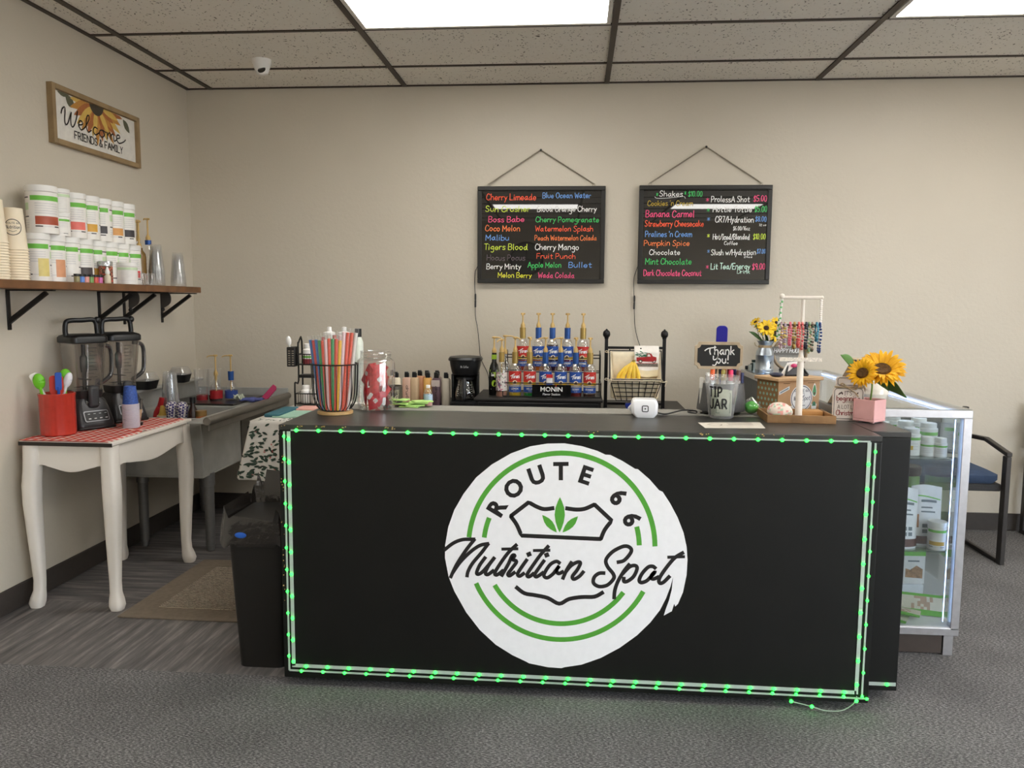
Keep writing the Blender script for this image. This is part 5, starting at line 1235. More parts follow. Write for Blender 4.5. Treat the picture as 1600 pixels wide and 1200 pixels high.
rl = MB().stroke(circ(.012, .058, .047)+[(.059, .058)], .003, kf(.0009)); write(rl, 'Nutrition', -.024, .05, .016, kf(.0009), w=.1, width=.036, slant=.3); write(rl, 'Spot', .016, .05, .018, kf(.0009), w=.1, width=.036, slant=.3); write(rl, 'ROUTE 66', .012, .082, .010, kf(.0009), w=.14, center=True); rl.stroke([(.0, .064), (.0, .076), (.012, .079), (.024, .076), (.024, .064), (.0, .064)], .0015, kf(.0009)).stroke([(-.006, .03), (.03, .03)], .002, kf(.0009))
rl.build('sticker_lettering', M('navy print', (44, 44, 70), .5), st, smooth=0)
s1 = MB().shape([(-.094, .073), (-.046, .094), (-.046, .107), (-.094, .086)], kf(.0005)).build('strip_sticker', M('pale blue sticker', (214, 222, 226), .5), t, smooth=0)
MB().stroke([(-.088, .082), (-.052, .098)], .004, kf(.0008)).build('strip_print', M('slate print', (110, 120, 130), .5), s1, smooth=0)
av = MB().shape([(.073+.011*math.cos(a)*(1-.35*math.sin(a)*(math.sin(a) > 0)), .082+.026*math.sin(a)*(1.25 if math.sin(a) > 0 else .75)) for a in [2*PI*i/24 for i in range(24)]], kf(.0005)); av.mat(1).shape([(.073+.0085*math.cos(a)*(1-.35*math.sin(a)*(math.sin(a) > 0)), .082+.022*math.sin(a)*(1.2 if math.sin(a) > 0 else .75)) for a in [2*PI*i/24 for i in range(24)]], kf(.0008)); av.mat(2).shape(circ(.073, .075, .0045, 14), kf(.0011)).build('avocado_sticker', [WHITE, M('avocado green', (70, 140, 84), .5), M('avocado brown', (84, 56, 40), .5)], t, smooth=0)
pt = MB().shape([(.062, .006), (.084, .006), (.086, .034), (.060, .034)], kf(.0005)); pt.mat(1).shape([(.064, .026), (.066, .040), (.073, .044), (.080, .040), (.082, .026)], kf(.0008)).build('plant_sticker', [WHITE, M('plant sticker green', (50, 110, 78), .5)], t, smooth=0)
pw = MB().shape([(-.052, .0), (-.022, .0), (-.02, .02), (-.03, .03), (-.05, .028)], kf(.0005)); pw.mat(1).stroke([(-.048, .022), (-.04, .026), (-.03, .02), (-.036, .012)], .003, kf(.0008)).build('leaf_sticker', [WHITE, M('navy print', (44, 44, 70), .5)], t, smooth=0)
MB().stroke([(-.075, .1165), (-.045, .1165)], .002, kf(.0006)).stroke([(.04, .1165), (.07, .1165)], .002, kf(.0006)).build('box_slots', M('dark slot', (90, 66, 44), .8), t, smooth=0)
LIDZ = CT+.139
t = thing('glasses_case', 'round dark blue case lying at the left end of the kraft box lid', 'case', (.772, 3.125, LIDZ))
MB().ball((0, 0, .009), .026, 1, .8, .34, 20, 10).build('case_body', M('dark slate blue plastic', (52, 56, 78), .3), t)
t = thing('tablet_stand', 'black triangular stand with a white device leaning on it, on the kraft box', 'stand', (.853, 3.19, LIDZ), math.radians(12))
MB().hexa([(-.040, -.02, 0), (.048, -.02, 0), (.048, -.008, 0), (-.040, -.008, 0), (-.012, .018, .052), (.026, .018, .052), (.026, .026, .052), (-.012, .026, .052)]).build('screen_back', M('grey glass panel', (92, 92, 96), .15), t)
MB().tube([(-.042, -.021, .004), (-.013, .018, .053), (.027, .018, .053), (.050, -.021, .004)], .0045, 8).tube([(-.042, -.021, .004), (.050, -.021, .004)], .004, 8).build('frame', BLACK, t)
MB().hexa([(-.058, -.015, 0), (-.046, -.015, 0), (-.046, .0, 0), (-.058, .0, 0), (-.020, .008, .052), (.03, .008, .055), (.03, .017, .055), (-.020, .017, .052)]).build('white_device', WHITE, t, bev=.003)
MB().ball((-.002, -.006, .040), .010, 1.3, .5, .8).build('pink_clip', M('hot pink plastic', (214, 60, 120), .35), t)
# christmas sign
t = thing('christmas_sign', 'whitewashed jar shaped wooden Christmas sign with a twine bow on the counter', 'sign', (.985, 2.948, CT), math.radians(-5))
jar = rrect(.106, .122, .012, 4, 0, .061)
SB = M('whitewashed board', (214, 202, 190), .65, var=.05, vs=20)
bd = MB().prism(rrect(.106, .124, .014, 4, 0, .062), lambda u, v, w: (u, w-.006, v), .012).prism(rrect(.088, .040, .009, 4, 0, .139), lambda u, v, w: (u, w-.006, v), .012).build('jar_board', SB, t, bev=.001)
xf = lambda d: (lambda u, v: (u, -.0062-d, v))
ol = MB(); q = rrect(.097, .110, .012, 4, 0, .062); ol.stroke(q+[q[0]], .0018, xf(.0006)); q = rrect(.078, .026, .008, 4, 0, .142); ol.stroke(q+[q[0]], .0018, xf(.0006)).stroke([(-.044, .007), (.044, .004)], .0015, xf(.0006)); ol.build('outline_print', M('dark grey print', (70, 62, 58), .6), bd, smooth=0)
wr = MB(); write(wr, "IT'S", .0, .093, .014, xf(.0006), w=.12, width=.026, center=True) if 0 else write(wr, "IT'S", -.014, .093, .014, xf(.0006), w=.12, width=.026)
write(wr, 'TO COST', -.012, .066, .007, xf(.0006), w=.12, width=.030); write(wr, 'A LOT LIKE', -.036, .043, .014, xf(.0006), w=.11, width=.074); wr.shape(leaf2((-.036, .093), (-.024, .104), .003), xf(.0006)).shape(leaf2((-.020, .094), (-.026, .106), .003), xf(.0006)).shape(leaf2((.024, .094), (.034, .104), .003), xf(.0006)); write(wr, '*', -.040, .062, .009, xf(.0006), w=.14); write(wr, '*', .022, .036, .008, xf(.0006), w=.14)
wr.build('dark_lettering', M('brown grey print', (84, 66, 60), .6), bd, smooth=0)
wr = MB(); write(wr, 'beginning', -.040, .073, .018, xf(.0006), w=.13, width=.080, gap=.8); write(wr, 'Christmas', -.040, .020, .018, xf(.0006), w=.13, width=.078, gap=.8); wr.build('red_lettering', M('dark red print', (128, 40, 40), .6), bd, smooth=0)
tw = MB().tube([(-.05, -.009, .124), (-.02, -.010, .121), (.046, -.009, .122)], .0028, 6).tube([(-.046, -.007, .120), (.046, -.007, .119)], .0022, 6)
tw.tube(cr([(-.006, -.012, .121), (-.03, -.016, .132), (-.022, -.015, .136), (-.004, -.012, .122), (.026, -.016, .128), (.022, -.015, .115), (-.004, -.012, .121), (.02, -.014, .104), (.032, -.012, .088)]), .0024, 6); tw.build('twine_bow', M('natural twine', (170, 148, 116), .9), t)
# pink planter with sunflower
PX, PY = 1.054, 2.925
t = thing('pink_planter', 'square pink ceramic planter with a sunflower at the right end of the counter', 'planter', (PX, PY, CT), math.radians(42))
PINK = M('matt pink ceramic', (232, 178, 176), .55, var=.02)
MB().box(-.040, .040, -.040, .040, .004, .012).box(-.040, .040, -.040, -.036, .012, .083).box(-.040, .040, .036, .040, .012, .083).box(-.040, -.036, -.036, .036, .012, .083).box(.036, .040, -.036, .036, .012, .083).box(-.034, -.022, -.034, -.022, 0, .004).box(.022, .034, -.034, -.022, 0, .004).box(-.034, -.022, .022, .034, 0, .004).box(.022, .034, .022, .034, 0, .004).build('pot', PINK, t, bev=.0025)
MB().box(-.036, .036, -.036, .036, .07, .074).build('soil', M('dark soil', (52, 38, 30), .9, bump=.6, bs=200), t)
YEL = M('sunflower yellow', (248, 182, 18), .6, var=.15, vs=20); SEED = M('sunflower brown', (92, 62, 22), .8, var=.4, vs=160, bump=.8, bs=300); LEAF = M('leaf green', (88, 130, 62), .6, var=.25, vs=20)
def petal(mb, L, w, lift, curl, a, r0):
    def fn(u, v):
        x = r0+L*v; y = w*(u-.5)*2*math.sin(PI*min(1, .12+.88*v))**.7*(1-.25*v); z = lift*math.sin(v*PI*.5)-curl*v*v+.25*abs(u-.5)*w
        return (x*math.cos(a)-y*math.sin(a), x*math.sin(a)+y*math.cos(a), z)
    mb.grid(fn, 4, 6)
def bloom(root, c, nrm, R, n=22, seed=1, name='flower_head'):
    random.seed(seed); rot = Vector((0, 0, 1)).rotation_difference(Vector(nrm).normalized()).to_matrix().to_4x4()
    T = Matrix.Translation(c) @ rot
    d = MB(); d.T = T; d.lathe([(0, -.006), (R*.34, -.004), (R*.38, .004), (R*.30, .012), (R*.16, .008), (0, .007)], 26); h = d.build(name, SEED, root)
    p = MB(); p.T = T
    for ring_ in range(3):
        for k in range(n):
            petal(p, R*random.uniform(.58, .74), R*.105, R*(.10+.16*ring_), R*random.uniform(.05, .22), 2*PI*(k+.33*ring_)/n+random.uniform(-.08, .08), R*.30)
    p.build('petals', YEL, h, solid=.0008)
    return h
def bigleaf(mb, base, tip, w, droop):
    b_, t_ = Vector(base), Vector(tip); d = t_-b_; side = (d.cross(Vector((0, 0, 1))).normalized()*.6+Vector((0, 0, .8))).normalized()
    mb.grid(lambda u, v: b_+d*v+side*w*(u-.5)*2*math.sin(PI*min(1, .05+.95*v))**.8*(1.15-.5*v)+Vector((0, 0, droop*math.sin(PI*v)-.3*abs(u-.5)*w)), 6, 8)
R42 = Matrix.Rotation(math.radians(-42), 4, 'Z')
L_ = lambda x, y, z: tuple(R42 @ Vector((x-PX, y-PY, z-CT)))
ND = lambda x, y, z: tuple(R42 @ Vector((x, y, z)))
sm = MB().tube(cr([L_(1.054, 2.92, 1.008), L_(1.05, 2.90, 1.06), L_(1.06, 2.93, 1.10), L_(1.085, 2.96, 1.12)]), .003, 8); sm.build('stem', M('stem green', (120, 150, 70), .6), t)
bloom(t, L_(1.092, 2.93, 1.122), ND(-.16, -.62, .77), .082, 26, 3)
bloom(t, L_(1.010, 2.885, 1.112), ND(-.60, -.66, .45), .056, 20, 8)
lf_ = MB(); bigleaf(lf_, L_(1.09, 2.95, 1.08), L_(1.170, 2.90, 1.030), .036, .018); bigleaf(lf_, L_(1.07, 2.96, 1.10), L_(1.12, 2.93, 1.05), .03, .012); bigleaf(lf_, L_(1.02, 2.97, 1.12), L_(.965, 2.99, 1.172), .024, .01)
lf_.build('leaves', LEAF, t, solid=.0008)

# ---------------------------------------------------------------- back table along the rear wall
BT = .76
bt = thing('back_table', 'black narrow table against the rear wall behind the counter', 'table', (-.1, 4.52, 0))
MB().box(-1.02, .72, -.36, .36, BT-.03, BT).build('table_top', M('black laminate', (34, 33, 32), .45), bt, bev=.003)
for x in (-.93, .67):
    for y in (-.31, .31): MB().box(x-.02, x+.02, y-.02, y+.02, 0, BT-.03).build('leg', BLACKMETAL, bt)
dw = thing('pod_drawer', 'black flat drawer box carrying the syrup bottle rack', 'drawer', (-.2, 4.41, BT))
MB().box(-.335, .335, -.20, .22, 0, .066).box(-.345, .345, -.21, .23, .066, .080).build('drawer_body', M('black textured drawer', (34, 32, 31), .5, bump=.3, bs=200), dw, bev=.003)
MB().box(-.32, .32, -.214, -.2005, .006, .060).box(-.06, .06, -.222, -.214, .03, .04).build('drawer_front', BLACK, dw, bev=.002)
DZ = BT+.080
# row of squeeze bottles with black flip caps
SQ = [(-1.028, 4.47, (232, 220, 196), 'cream', 0), (-.970, 4.49, (206, 168, 148), 'dusky pink', 1), (-.925, 4.49, (200, 172, 138), 'beige', 0), (-.846, 4.48, (218, 166, 90), 'amber', 0), (-.794, 4.47, (96, 74, 84), 'purple brown', 1), (-.738, 4.47, (190, 180, 164), 'pale grey', 0),
      (-1.075, 4.58, (210, 180, 150), 'tan', 0), (-.915, 4.60, (216, 160, 120), 'peach', 0), (-.87, 4.59, (206, 150, 110), 'light brown', 0), (-.812, 4.60, (170, 150, 140), 'grey brown', 0)]
for k, (x, y, c, n_, txt) in enumerate(SQ):
    t = thing('squeeze_bottle', '%s squeeze bottle with black flip cap, %s row beside the coffee maker' % (n_, 'front' if k < 6 else 'back'), 'bottle', (x, y, BT), math.radians((0, 6, -4, 3, -5, 4, 8, 0, -6, 3)[k]), group='squeeze bottles with black flip caps')
    b = MB(); loft(b, [(.046, .04, .014, 0, 0, 0), (.050, .044, .016, .006, 0, 0), (.050, .044, .016, .150, 0, 0), (.040, .036, .016, .158, 0, 0), (.024, .024, .011, .160, 0, 0)], 4)
    b.build('bottle', M('squeeze bottle %s' % n_, c, .4, var=.04), t)
    if n_ == 'purple brown': MB().box(-.0255, .0255, -.0225, -.0222, .112, .149).build('empty_part', M('pale empty plastic', (200, 186, 178), .4), t)
    MB().box(-.013, .013, -.010, .010, .160, .186).box(-.013, .009, -.012, .010, .186, .192).build('flip_cap', BLACK, t, bev=.003)
    if txt:
        w_ = MB(); ls, tw = glyph_lines('pineapple' if 0 else 'syrup', gap=.6, slant=.2)
        for L in ls: w_.stroke([(-.004-b_*.016, .03+a*.085/tw) for a, b_ in L], .0022, lambda u, v: (u+.01, -.0226, v))
        w_.build('marker_lettering', M('black marker ink', (24, 24, 26), .5), t, smooth=0)
# coffee maker
t = thing('coffee_maker', 'black drip coffee maker with a glass carafe beside the syrup rack', 'coffee maker', (-.625, 4.46, BT), math.radians(4))
b = MB(); loft(b, [(.165, .20, .03, 0, 0, .01), (.165, .20, .03, .03, 0, .01), (.155, .19, .03, .034, 0, .01)], 5); b.build('base', BLACK, t)
MB().box(-.075, .075, .045, .105, .03, .2).box(-.078, -.062, -.04, .05, .03, .19).box(.062, .078, -.04, .05, .03, .19).build('column', BLACK, t, bev=.006)
b = MB(); loft(b, [(.135, .17, .05, .185, 0, .01), (.150, .19, .055, .195, 0, .01), (.168, .205, .06, .235, 0, .01), (.176, .21, .065, .265, 0, .01)], 6); b.build('brew_head', M('black satin plastic', (30, 30, 31), .35), t)
b = MB(); loft(b, [(.19, .22, .075, .265, 0, .01), (.194, .224, .08, .272, 0, .01), (.18, .21, .075, .284, 0, .01), (.10, .12, .05, .289, 0, .01)], 6); b.build('lid', BLACK, t)
cg = MB().lathe([(.045, .036), (.058, .042), (.064, .065), (.062, .09), (.052, .13), (.045, .155), (.048, .165)], 30, (0, -.02, 0), cap=False).build('carafe', G('coffee carafe glass', refl=.12, rough=.04, tint=(225, 225, 225)), t)
MB().lathe([(.046, .158), (.051, .160), (.051, .172), (.03, .178), (0, .178)], 24, (0, -.02, 0)).build('carafe_lid', BLACK, t)
MB().tube([(0, -.066, .16), (0, -.10, .158), (0, -.106, .13), (0, -.104, .06), (0, -.085, .05)], .0115, 8, flat=1.3).build('carafe_handle', DARKGREY, t)
mk_ = MB()
for s_ in (-1, 1):
    for k in range(6): a = math.radians(-90+s_*(36 if k % 2 else 40)); r = .0645-.0016*k; mk_.tube([(r*math.cos(a-.05), -.02+r*math.sin(a-.05), .07+.012*k), (r*math.cos(a+.05), -.02+r*math.sin(a+.05), .07+.012*k)], .0012, 5)
mk_.build('cup_marks', WHITE, t); 
lg = MB(); write(lg, 'Mr. Coffee', 0, .232, .014, lambda u, v: (u, -.0945-.35*(v-.232), v), w=.15, width=.044, center=True) if 0 else write(lg, 'Mr. Coffee', -.022, .228, .012, lambda u, v: (u, -.0925-.26*(v-.23), v), w=.15, width=.044, slant=.2)
lg.build('maker_lettering', M('silver print', (200, 200, 200), .4), t, smooth=0)
# syrup bottles
RED, BLU, YELB = M('red syrup label', (196, 48, 40), .5), M('blue syrup label', (34, 78, 160), .5), M('yellow label band', (246, 200, 40), .5)
INKW = M('white label ink', (240, 240, 240), .5)
COLB, COLG = M('blue foil collar', (44, 84, 150), .35, .3), M('gold foil collar', (176, 148, 84), .35, .5)
def syrup(label, x, y, z, red, gold, liquid, lvl, flavour, rot=0, spout=(0, -1), lab=True):
    t = thing('syrup_bottle', label, 'bottle', (x, y, z), group='flavour syrup bottles in the rack')
    MB().lathe([(.030, 0), (.0345, .004), (.0345, .142), (.0335, .152), (.026, .172), (.0145, .184), (.0135, .205), (.0135, .215)], 28).build('bottle', GLASS, t)
    MB().lathe([(.0325, .003), (.0325, lvl), (0, lvl)], 22).build('syrup', M('syrup %d %d %d' % liquid, liquid, .2, var=0), t)
    fa = face(x, y, rot)
    def band(z0, z1, half, r, m, nm, par=None, n=14):
        a0, a1 = math.radians(fa-half), math.radians(fa+half)
        return MB().grid(lambda u, v: (r*math.cos(a0+(a1-a0)*u), r*math.sin(a0+(a1-a0)*u), z0+(z1-z0)*v), n, 2).build(nm, m, par or t)
    f_ = lambda d: (lambda u, v: ((.0352+d)*math.cos(math.radians(fa)+u/.0352), (.0352+d)*math.sin(math.radians(fa)+u/.0352), v))
    lb = band(.064, .140, 78, .0350, RED if red else BLU, 'front_label')
    band(.066, .081, 76, .0354, YELB, 'label_band', lb)
    band(.064, .067, 78, .0356, BLU, 'label_edge', lb, 14)
    em_ = MB().shape([(.0125*math.cos(q), .079+.0125*math.sin(q)) for q in [2*PI*i/16 for i in range(16)]], f_(.0007)); em_.mat(1).shape([(-.008, .071), (.008, .071), (.006, .083), (-.002, .087), (-.006, .082)], f_(.0010)); em_.build('label_emblem', [M('cream label ink', (236, 224, 190), .5), M('brown label ink', (96, 66, 40), .5)], lb, smooth=0)
    tx = MB(); tx.stroke([(-.027, .113), (-.014, .118), (-.002, .126)], .0042, f_(.0007)).stroke([(-.013, .121), (-.017, .100)], .0042, f_(.0007)); write(tx, 'orani', -.010, .103, .021, f_(.0007), w=.16, width=.038, slant=.22, gap=1.2); tx.build('label_lettering', INKW, lb, smooth=0)
    b2 = band(.026, .056, 74, .0350, BLU, 'flavour_label')
    tx = MB(); write(tx, flavour, 0, .040, .0095, f_(.0007), w=.15, width=min(.046, .0075*len(flavour)), center=True) if 0 else write(tx, flavour, -min(.023, .0038*len(flavour)), .040, .0095, f_(.0007), w=.16, width=min(.046, .0076*len(flavour))); tx.stroke([(-.008, .033), (.008, .033)], .0012, f_(.0007)); tx.build('flavour_lettering', INKW, b2, smooth=0)
    MB().lathe([(.0168, .182), (.0172, .244), (0, .244)], 20).build('foil_collar', COLG if gold else COLB, t)
    p = MB(); pump(p, .244, .082, .042, spout[0], spout[1]); p.build('pump', GOLD, t)
    return t
LY, UY = 4.325, 4.50
low = [(-.332, 1, 1, (190, 160, 40), .022, 'LEMON', 'far left', (.7, -.7)), (-.252, 1, 1, (40, 130, 60), .022, 'MELON', 'second from the left', (.2, -1)), (-.166, 0, 0, (120, 170, 120), .10, 'KIWI', 'behind the small tube', (-1, -.3)), (-.082, 0, 0, (70, 50, 40), .02, 'GRAPE', 'third from the right', (-1, -.5)), (-.001, 0, 0, (110, 40, 36), .026, 'BERRY', 'second from the right', (.1, -1)), (.076, 1, 1, (60, 40, 36), .02, 'ORANGE', 'far right', (0, -1))]
for x, rd, gd, lq, lv_, fl_, wh, sp in low:
    syrup('%s label, %s collar syrup bottle in the lower row, %s' % ('red' if rd else 'blue', 'gold' if gd else 'blue', wh), x, LY, DZ, rd, gd, lq, lv_, fl_, random.uniform(-6, 6), sp)
up = [(-.303, 1, 1, (150, 60, 40), .10, 'CHERRY', 'far left'), (-.214, 0, 0, (180, 100, 40), .10, 'ORANGE', 'second from the left'), (-.135, 0, 0, (50, 20, 30), .148, 'BLACK CHERRY', 'in the middle'), (-.050, 0, 0, (120, 30, 40), .10, 'RASPBERRY', 'second from the right'), (.038, 1, 1, (120, 50, 36), .10, 'POMEGRANATE', 'far right')]
RACKT = DZ+.128
for x, rd, gd, lq, lv_, fl_, wh in up:
    syrup('%s label, %s collar syrup bottle in the upper row, %s' % ('red' if rd else 'blue', 'gold' if gd else 'blue', wh), x, UY, RACKT, rd, gd, lq, lv_, fl_, random.uniform(-8, 8), (0, -1))
rk = thing('syrup_rack', 'black wire two tier rack holding the syrup bottles with a sign panel in front', 'rack', (-.13, 4.40, DZ))
fr = MB()
for x in (-.265, .265):
    fr.tube(cr([(x, -.125, .0035), (x, -.125, .075), (x, -.12, .082), (x, .03, .085), (x, .05, .10), (x, .05, .205), (x, .06, .225), (x, .15, .235), (x, .16, .22), (x, .16, .0035)], 3), .0035, 8)
for y, z in ((-.125, .078), (.05, .205), (.16, .215), (.05, .124), (.16, .124), (-.125, .0055), (.16, .0055)): fr.tube([(-.265, y, z), (.265, y, z)], .003, 8)
for k in range(9): x = -.24+.06*k; fr.tube([(x, .05, .1245), (x, .16, .1245)], .002, 6)
fr.build('wire_frame', BLACKMETAL, rk)
sp_ = MB().box(-.105, .105, -.137, -.1295, .004, .072).build('sign_panel', M('black glossy sign', (18, 18, 18), .25), rk)
tx = MB(); sf_ = lambda u, v: (u, -.1375, v)
type_set(tx, 'MONIN', .034, lambda u, v: (u, -.1376, .036+v), bold=.02, sx=1.05); type_set(tx, 'Flavor Station', .017, lambda u, v: (u, -.1376, .015+v), bold=.005); tx.build('sign_lettering', INKW, sp_, smooth=0)
MB().shape([(.024+.0035*math.cos(q), .066+.003*math.sin(q)) for q in [2*PI*i/10 for i in range(10)]], lambda u, v: (u, -.1377, v)).build('sign_accent', M('red syrup label', (196, 48, 40), .5), sp_, smooth=0)
t = thing('lotion_tube', 'small white and blue tube before the third lower syrup bottle', 'tube', (-.142, 4.283, DZ))
b = MB(); loft(b, [(.030, .018, .008, 0, 0, 0), (.034, .02, .009, .05, 0, 0), (.034, .012, .006, .11, 0, 0), (.034, .006, .003, .125, 0, 0)], 4); b.build('tube_body', M('white tube', (226, 226, 230), .35), t)
MB().box(-.0172, .0172, -.0106, -.0102, .035, .075).build('blue_print', M('blue tube print', (50, 80, 160), .5), t); MB().box(-.0172, .0172, -.0075, .0075, .108, .1256).build('red_top', M('red tube print', (200, 40, 44), .5), t)
# other bottles left of the rack
t = thing('lime_bottle', 'black bottle with lime green drip label and gold pump beside the rack', 'bottle', (-.452, 4.365, DZ))
MB().lathe([(.027, 0), (.029, .004), (.029, .135), (.022, .165), (.013, .185), (.013, .235)], 26).build('bottle', M('near black glass', (20, 20, 18), .15), t)
fa = math.radians(face(-.452, 4.365)); lf2 = lambda d: (lambda u, v: ((.0295+d)*math.cos(fa+u/.0295), (.0295+d)*math.sin(fa+u/.0295), v))
lm = MB().shape([(-.026, .142), (-.026, .130), (-.014, .127), (-.004, .128), (.002, .10), (.007, .10), (.010, .128), (.026, .130), (.026, .142)], lf2(.0003)).shape([(.014*math.cos(q), .068+.018*math.sin(q)) for q in [2*PI*i/20 for i in range(20)]], lf2(.0003)); lm.build('lime_label', M('lime label', (168, 206, 60), .5), t, smooth=0)
tx = MB(); write(tx, 'Finest', -.016, .108, .016, lf2(.0006), w=.12, width=.018, slant=.2); tx.stroke([(-.018, .036), (.018, .036)], .003, lf2(.0006)); tx.build('label_lettering', INKW, t, smooth=0)
MB().lathe([(.0145, .20), (.0145, .225)], 18, cap=False).build('neck_label', M('lime label', (168, 206, 60), .5), t)
p = MB(); pump(p, .235, .09, .05, .9, -.3); p.build('pump', GOLD, t)
t = thing('floral_bottle', 'clear bottle with a floral label and gold pump, next to the lime label bottle', 'bottle', (-.404, 4.30, DZ))
MB().lathe([(.028, 0), (.031, .004), (.031, .14), (.024, .17), (.0135, .19), (.0135, .245)], 26).build('bottle', GLASS, t); MB().lathe([(.029, .003), (.029, .03), (0, .03)], 22).build('syrup', M('rose syrup', (180, 130, 110), .2, var=0), t)
fl2 = [M('floral label white', (220, 212, 206), .5), M('floral label pink', (196, 120, 140), .5), M('floral label plum', (110, 80, 110), .5), M('floral label sage', (150, 160, 140), .5)]
random.seed(2); MB().lathe([(.0315, .034+.0055*k) for k in range(19)], 26, cap=False, pick=lambda a, z, j: random.choice((0, 0, 0, 1, 2, 3)) if (a-face(-.404, 4.3)) % 360 > 180 or random.random() < .3 else 0).build('label', fl2, t)
MB().tube([(0, 0, .03), (0, 0, .2)], .003, 6).lathe([(.0155, .19), (.0155, .243), (0, .245)], 18).build('foil_collar', COLG, t)
p = MB(); pump(p, .245, .07, .05, -.4, -.9); p.build('pump', GOLD, t)
t = thing('hidden_pump_bottle', 'clear bottle whose gold pump shows between the floral bottle and the rack', 'bottle', (-.398, 4.445, DZ))
MB().lathe([(.026, 0), (.029, .004), (.029, .15), (.022, .175), (.013, .19), (.013, .225)], 24).build('bottle', GLASS, t); p = MB(); pump(p, .225, .105, .06, .95, -.1); p.build('pump', GOLD, t)
# basket stand with bananas
SXC = .328; ST = BT
t = thing('basket_stand', 'black iron stand with acorn finials holding a cloth lined wire basket', 'stand', (SXC, 4.47, ST))
fr = MB()
for x in (-.160, .160):
    fr.box(x-.0095, x+.0095, -.0095, .0095, 0, .395)
    fr.lathe([(.010, .392), (.012, .396), (.012, .402), (.018, .408), (.021, .418), (.019, .432), (.012, .441), (.006, .443), (.005, .449), (0, .450)], 16, (x, 0, 0))
for z in (.345, .03): fr.box(-.1505, .1505, -.007, .007, z-.007, z+.007)
for x in (-.160, .160): fr.box(x-.008, x+.008, -.12, .12, 0, .008)
fr.build('frame', M('black iron', (34, 33, 34), .4, .4), t, bev=.002)
wb = MB(); tw_, bw_ = .142, .105; y0, y1 = -.115, .0; z0, z1 = .058, .178
def bk(u, q): return [(-tw_*(1-q)-bw_*q, y0*(1-q)+(-.085)*q, z1*(1-q)+z0*q), (tw_*(1-q)+bw_*q, y0*(1-q)+(-.085)*q, z1*(1-q)+z0*q)]
for k in range(6):
    q = k/5; a, b_ = bk(0, q); wb.tube([(a[0], -.012, a[2]), a, b_, (b_[0], -.012, b_[2])], .0024 if k else .0034, 6)
for k in range(8):
    f = -1+2*k/7; wb.tube([(f*tw_, y0, z1), (f*bw_, -.085, z0), (f*bw_, -.012, z0)], .0022, 6)
for s_ in (-1, 1):
    wb.tube([(s_*tw_, y0, z1), (s_*.142, -.014, .330)], .003, 6)
wb.tube([(-.142, -.014, .330), (.142, -.014, .330)], .003, 6).tube([(-.03, -.012, .345), (-.03, -.014, .33)], .005, 6).tube([(.03, -.012, .345), (.03, -.014, .33)], .005, 6)
wb.build('wire_basket', BLACKMETAL, t)
CLOTH = M('cream cotton liner', (228, 214, 186), .85, var=.05, bump=.3, bs=60)
def ln2(u, v): # back sheet and floor
    if v < .6: q = v/.6; return ((u-.5)*.270, -.018-.004*math.sin(9*u)*math.sin(PI*q), .322-.25*q)
    q = (v-.6)/.4; return ((u-.5)*(.270-.07*q), -.018-.07*q, .072-.006*math.sin(PI*q))
lb = MB().grid(ln2, 14, 16)
lb.grid(lambda u, v: ((u-.5)*(.272-.072*v), y0+.006+.026*v+.003*math.sin(20*u), z1+.004-.112*v), 14, 8)
for s_ in (-1, 1): lb.grid(lambda u, v: (s_*((.136)*(1-v)+.103*v), -.020+(y0+.028)*u*(1-.0*v), (.315*(1-u)+z1*u)*(1-v)+.068*v), 8, 10)
lb.grid(lambda u, v: ((u-.5)*.286, y0-.004+.008*v, z1+.004-.012*(1-v)+.0015*math.sin(40*u)), 20, 2)
lb.build('cloth_liner', CLOTH, t, solid=.002)
tie = MB()
for x, z in ((-.147, .318), (-.15, .172), (.15, .165)):
    tie.tube(cr([(x, y0 if z < .3 else -.02, z), (x-.012, (y0 if z < .3 else -.02)-.006, z+.012), (x-.02, (y0 if z < .3 else -.02)-.004, z+.004), (x, y0 if z < .3 else -.02, z), (x+.016, (y0 if z < .3 else -.02)-.006, z+.006), (x+.006, (y0 if z < .3 else -.02)-.008, z-.022)]), .0035, 6, flat=.5)
tie.build('ribbon_ties', CLOTH, t)
bn_ = thing('banana_bunch', 'bunch of five yellow bananas in the cloth lined wire basket', 'bananas', (SXC-.012, 4.405, ST+.105))
BAN = M('banana yellow', (240, 200, 70), .45, var=.12, vs=30); TIP = M('banana stem', (150, 130, 60), .7)
for k in range(5):
    a = math.radians(178+31*k); ca, sa = math.cos(a), math.sin(a); w_ = (.068, .056, .044, .040, .046)[k]
    pts = cr([(.008*ca, .004*sa, .166), (.018*ca, .008*sa, .150), (w_*.75*ca, .014*sa, .122), (w_*1.15*ca, .018*sa, .085), (w_*1.15*ca, .016*sa, .05), (w_*.95*ca, .012*sa, .022)], 3)
    n = len(pts); MB().tube(pts, [.0045+.0082*math.sin(PI*min(1, max(0, (i/(n-1)-.10)/.9)))**.6 for i in range(n)], 7).build('banana', BAN, bn_)
MB().tube([(0, 0, .156), (.004, 0, .178)], [.010, .007], 8).build('crown', TIP, bn_)
tw2 = thing('truck_towel', 'white tea towel printed with a red truck and a tree, hung on the stand', 'towel', (SXC+.062, 4.47, ST))
TWX = .068
def twf(u, v):
    if v < .12: q = v/.12; a = PI*(q); return ((u-.5)*2*TWX, .011*math.cos(a)*1.0, .345+.011*math.sin(a)+.001)
    q = (v-.12)/.88; return ((u-.5)*2*TWX*(1+.03*q), -.0115-.016*min(1, q*7)-.022*q*q-.003*math.sin(7*u)*q, .345-.160*q+.004*math.sin(9*u)*q)
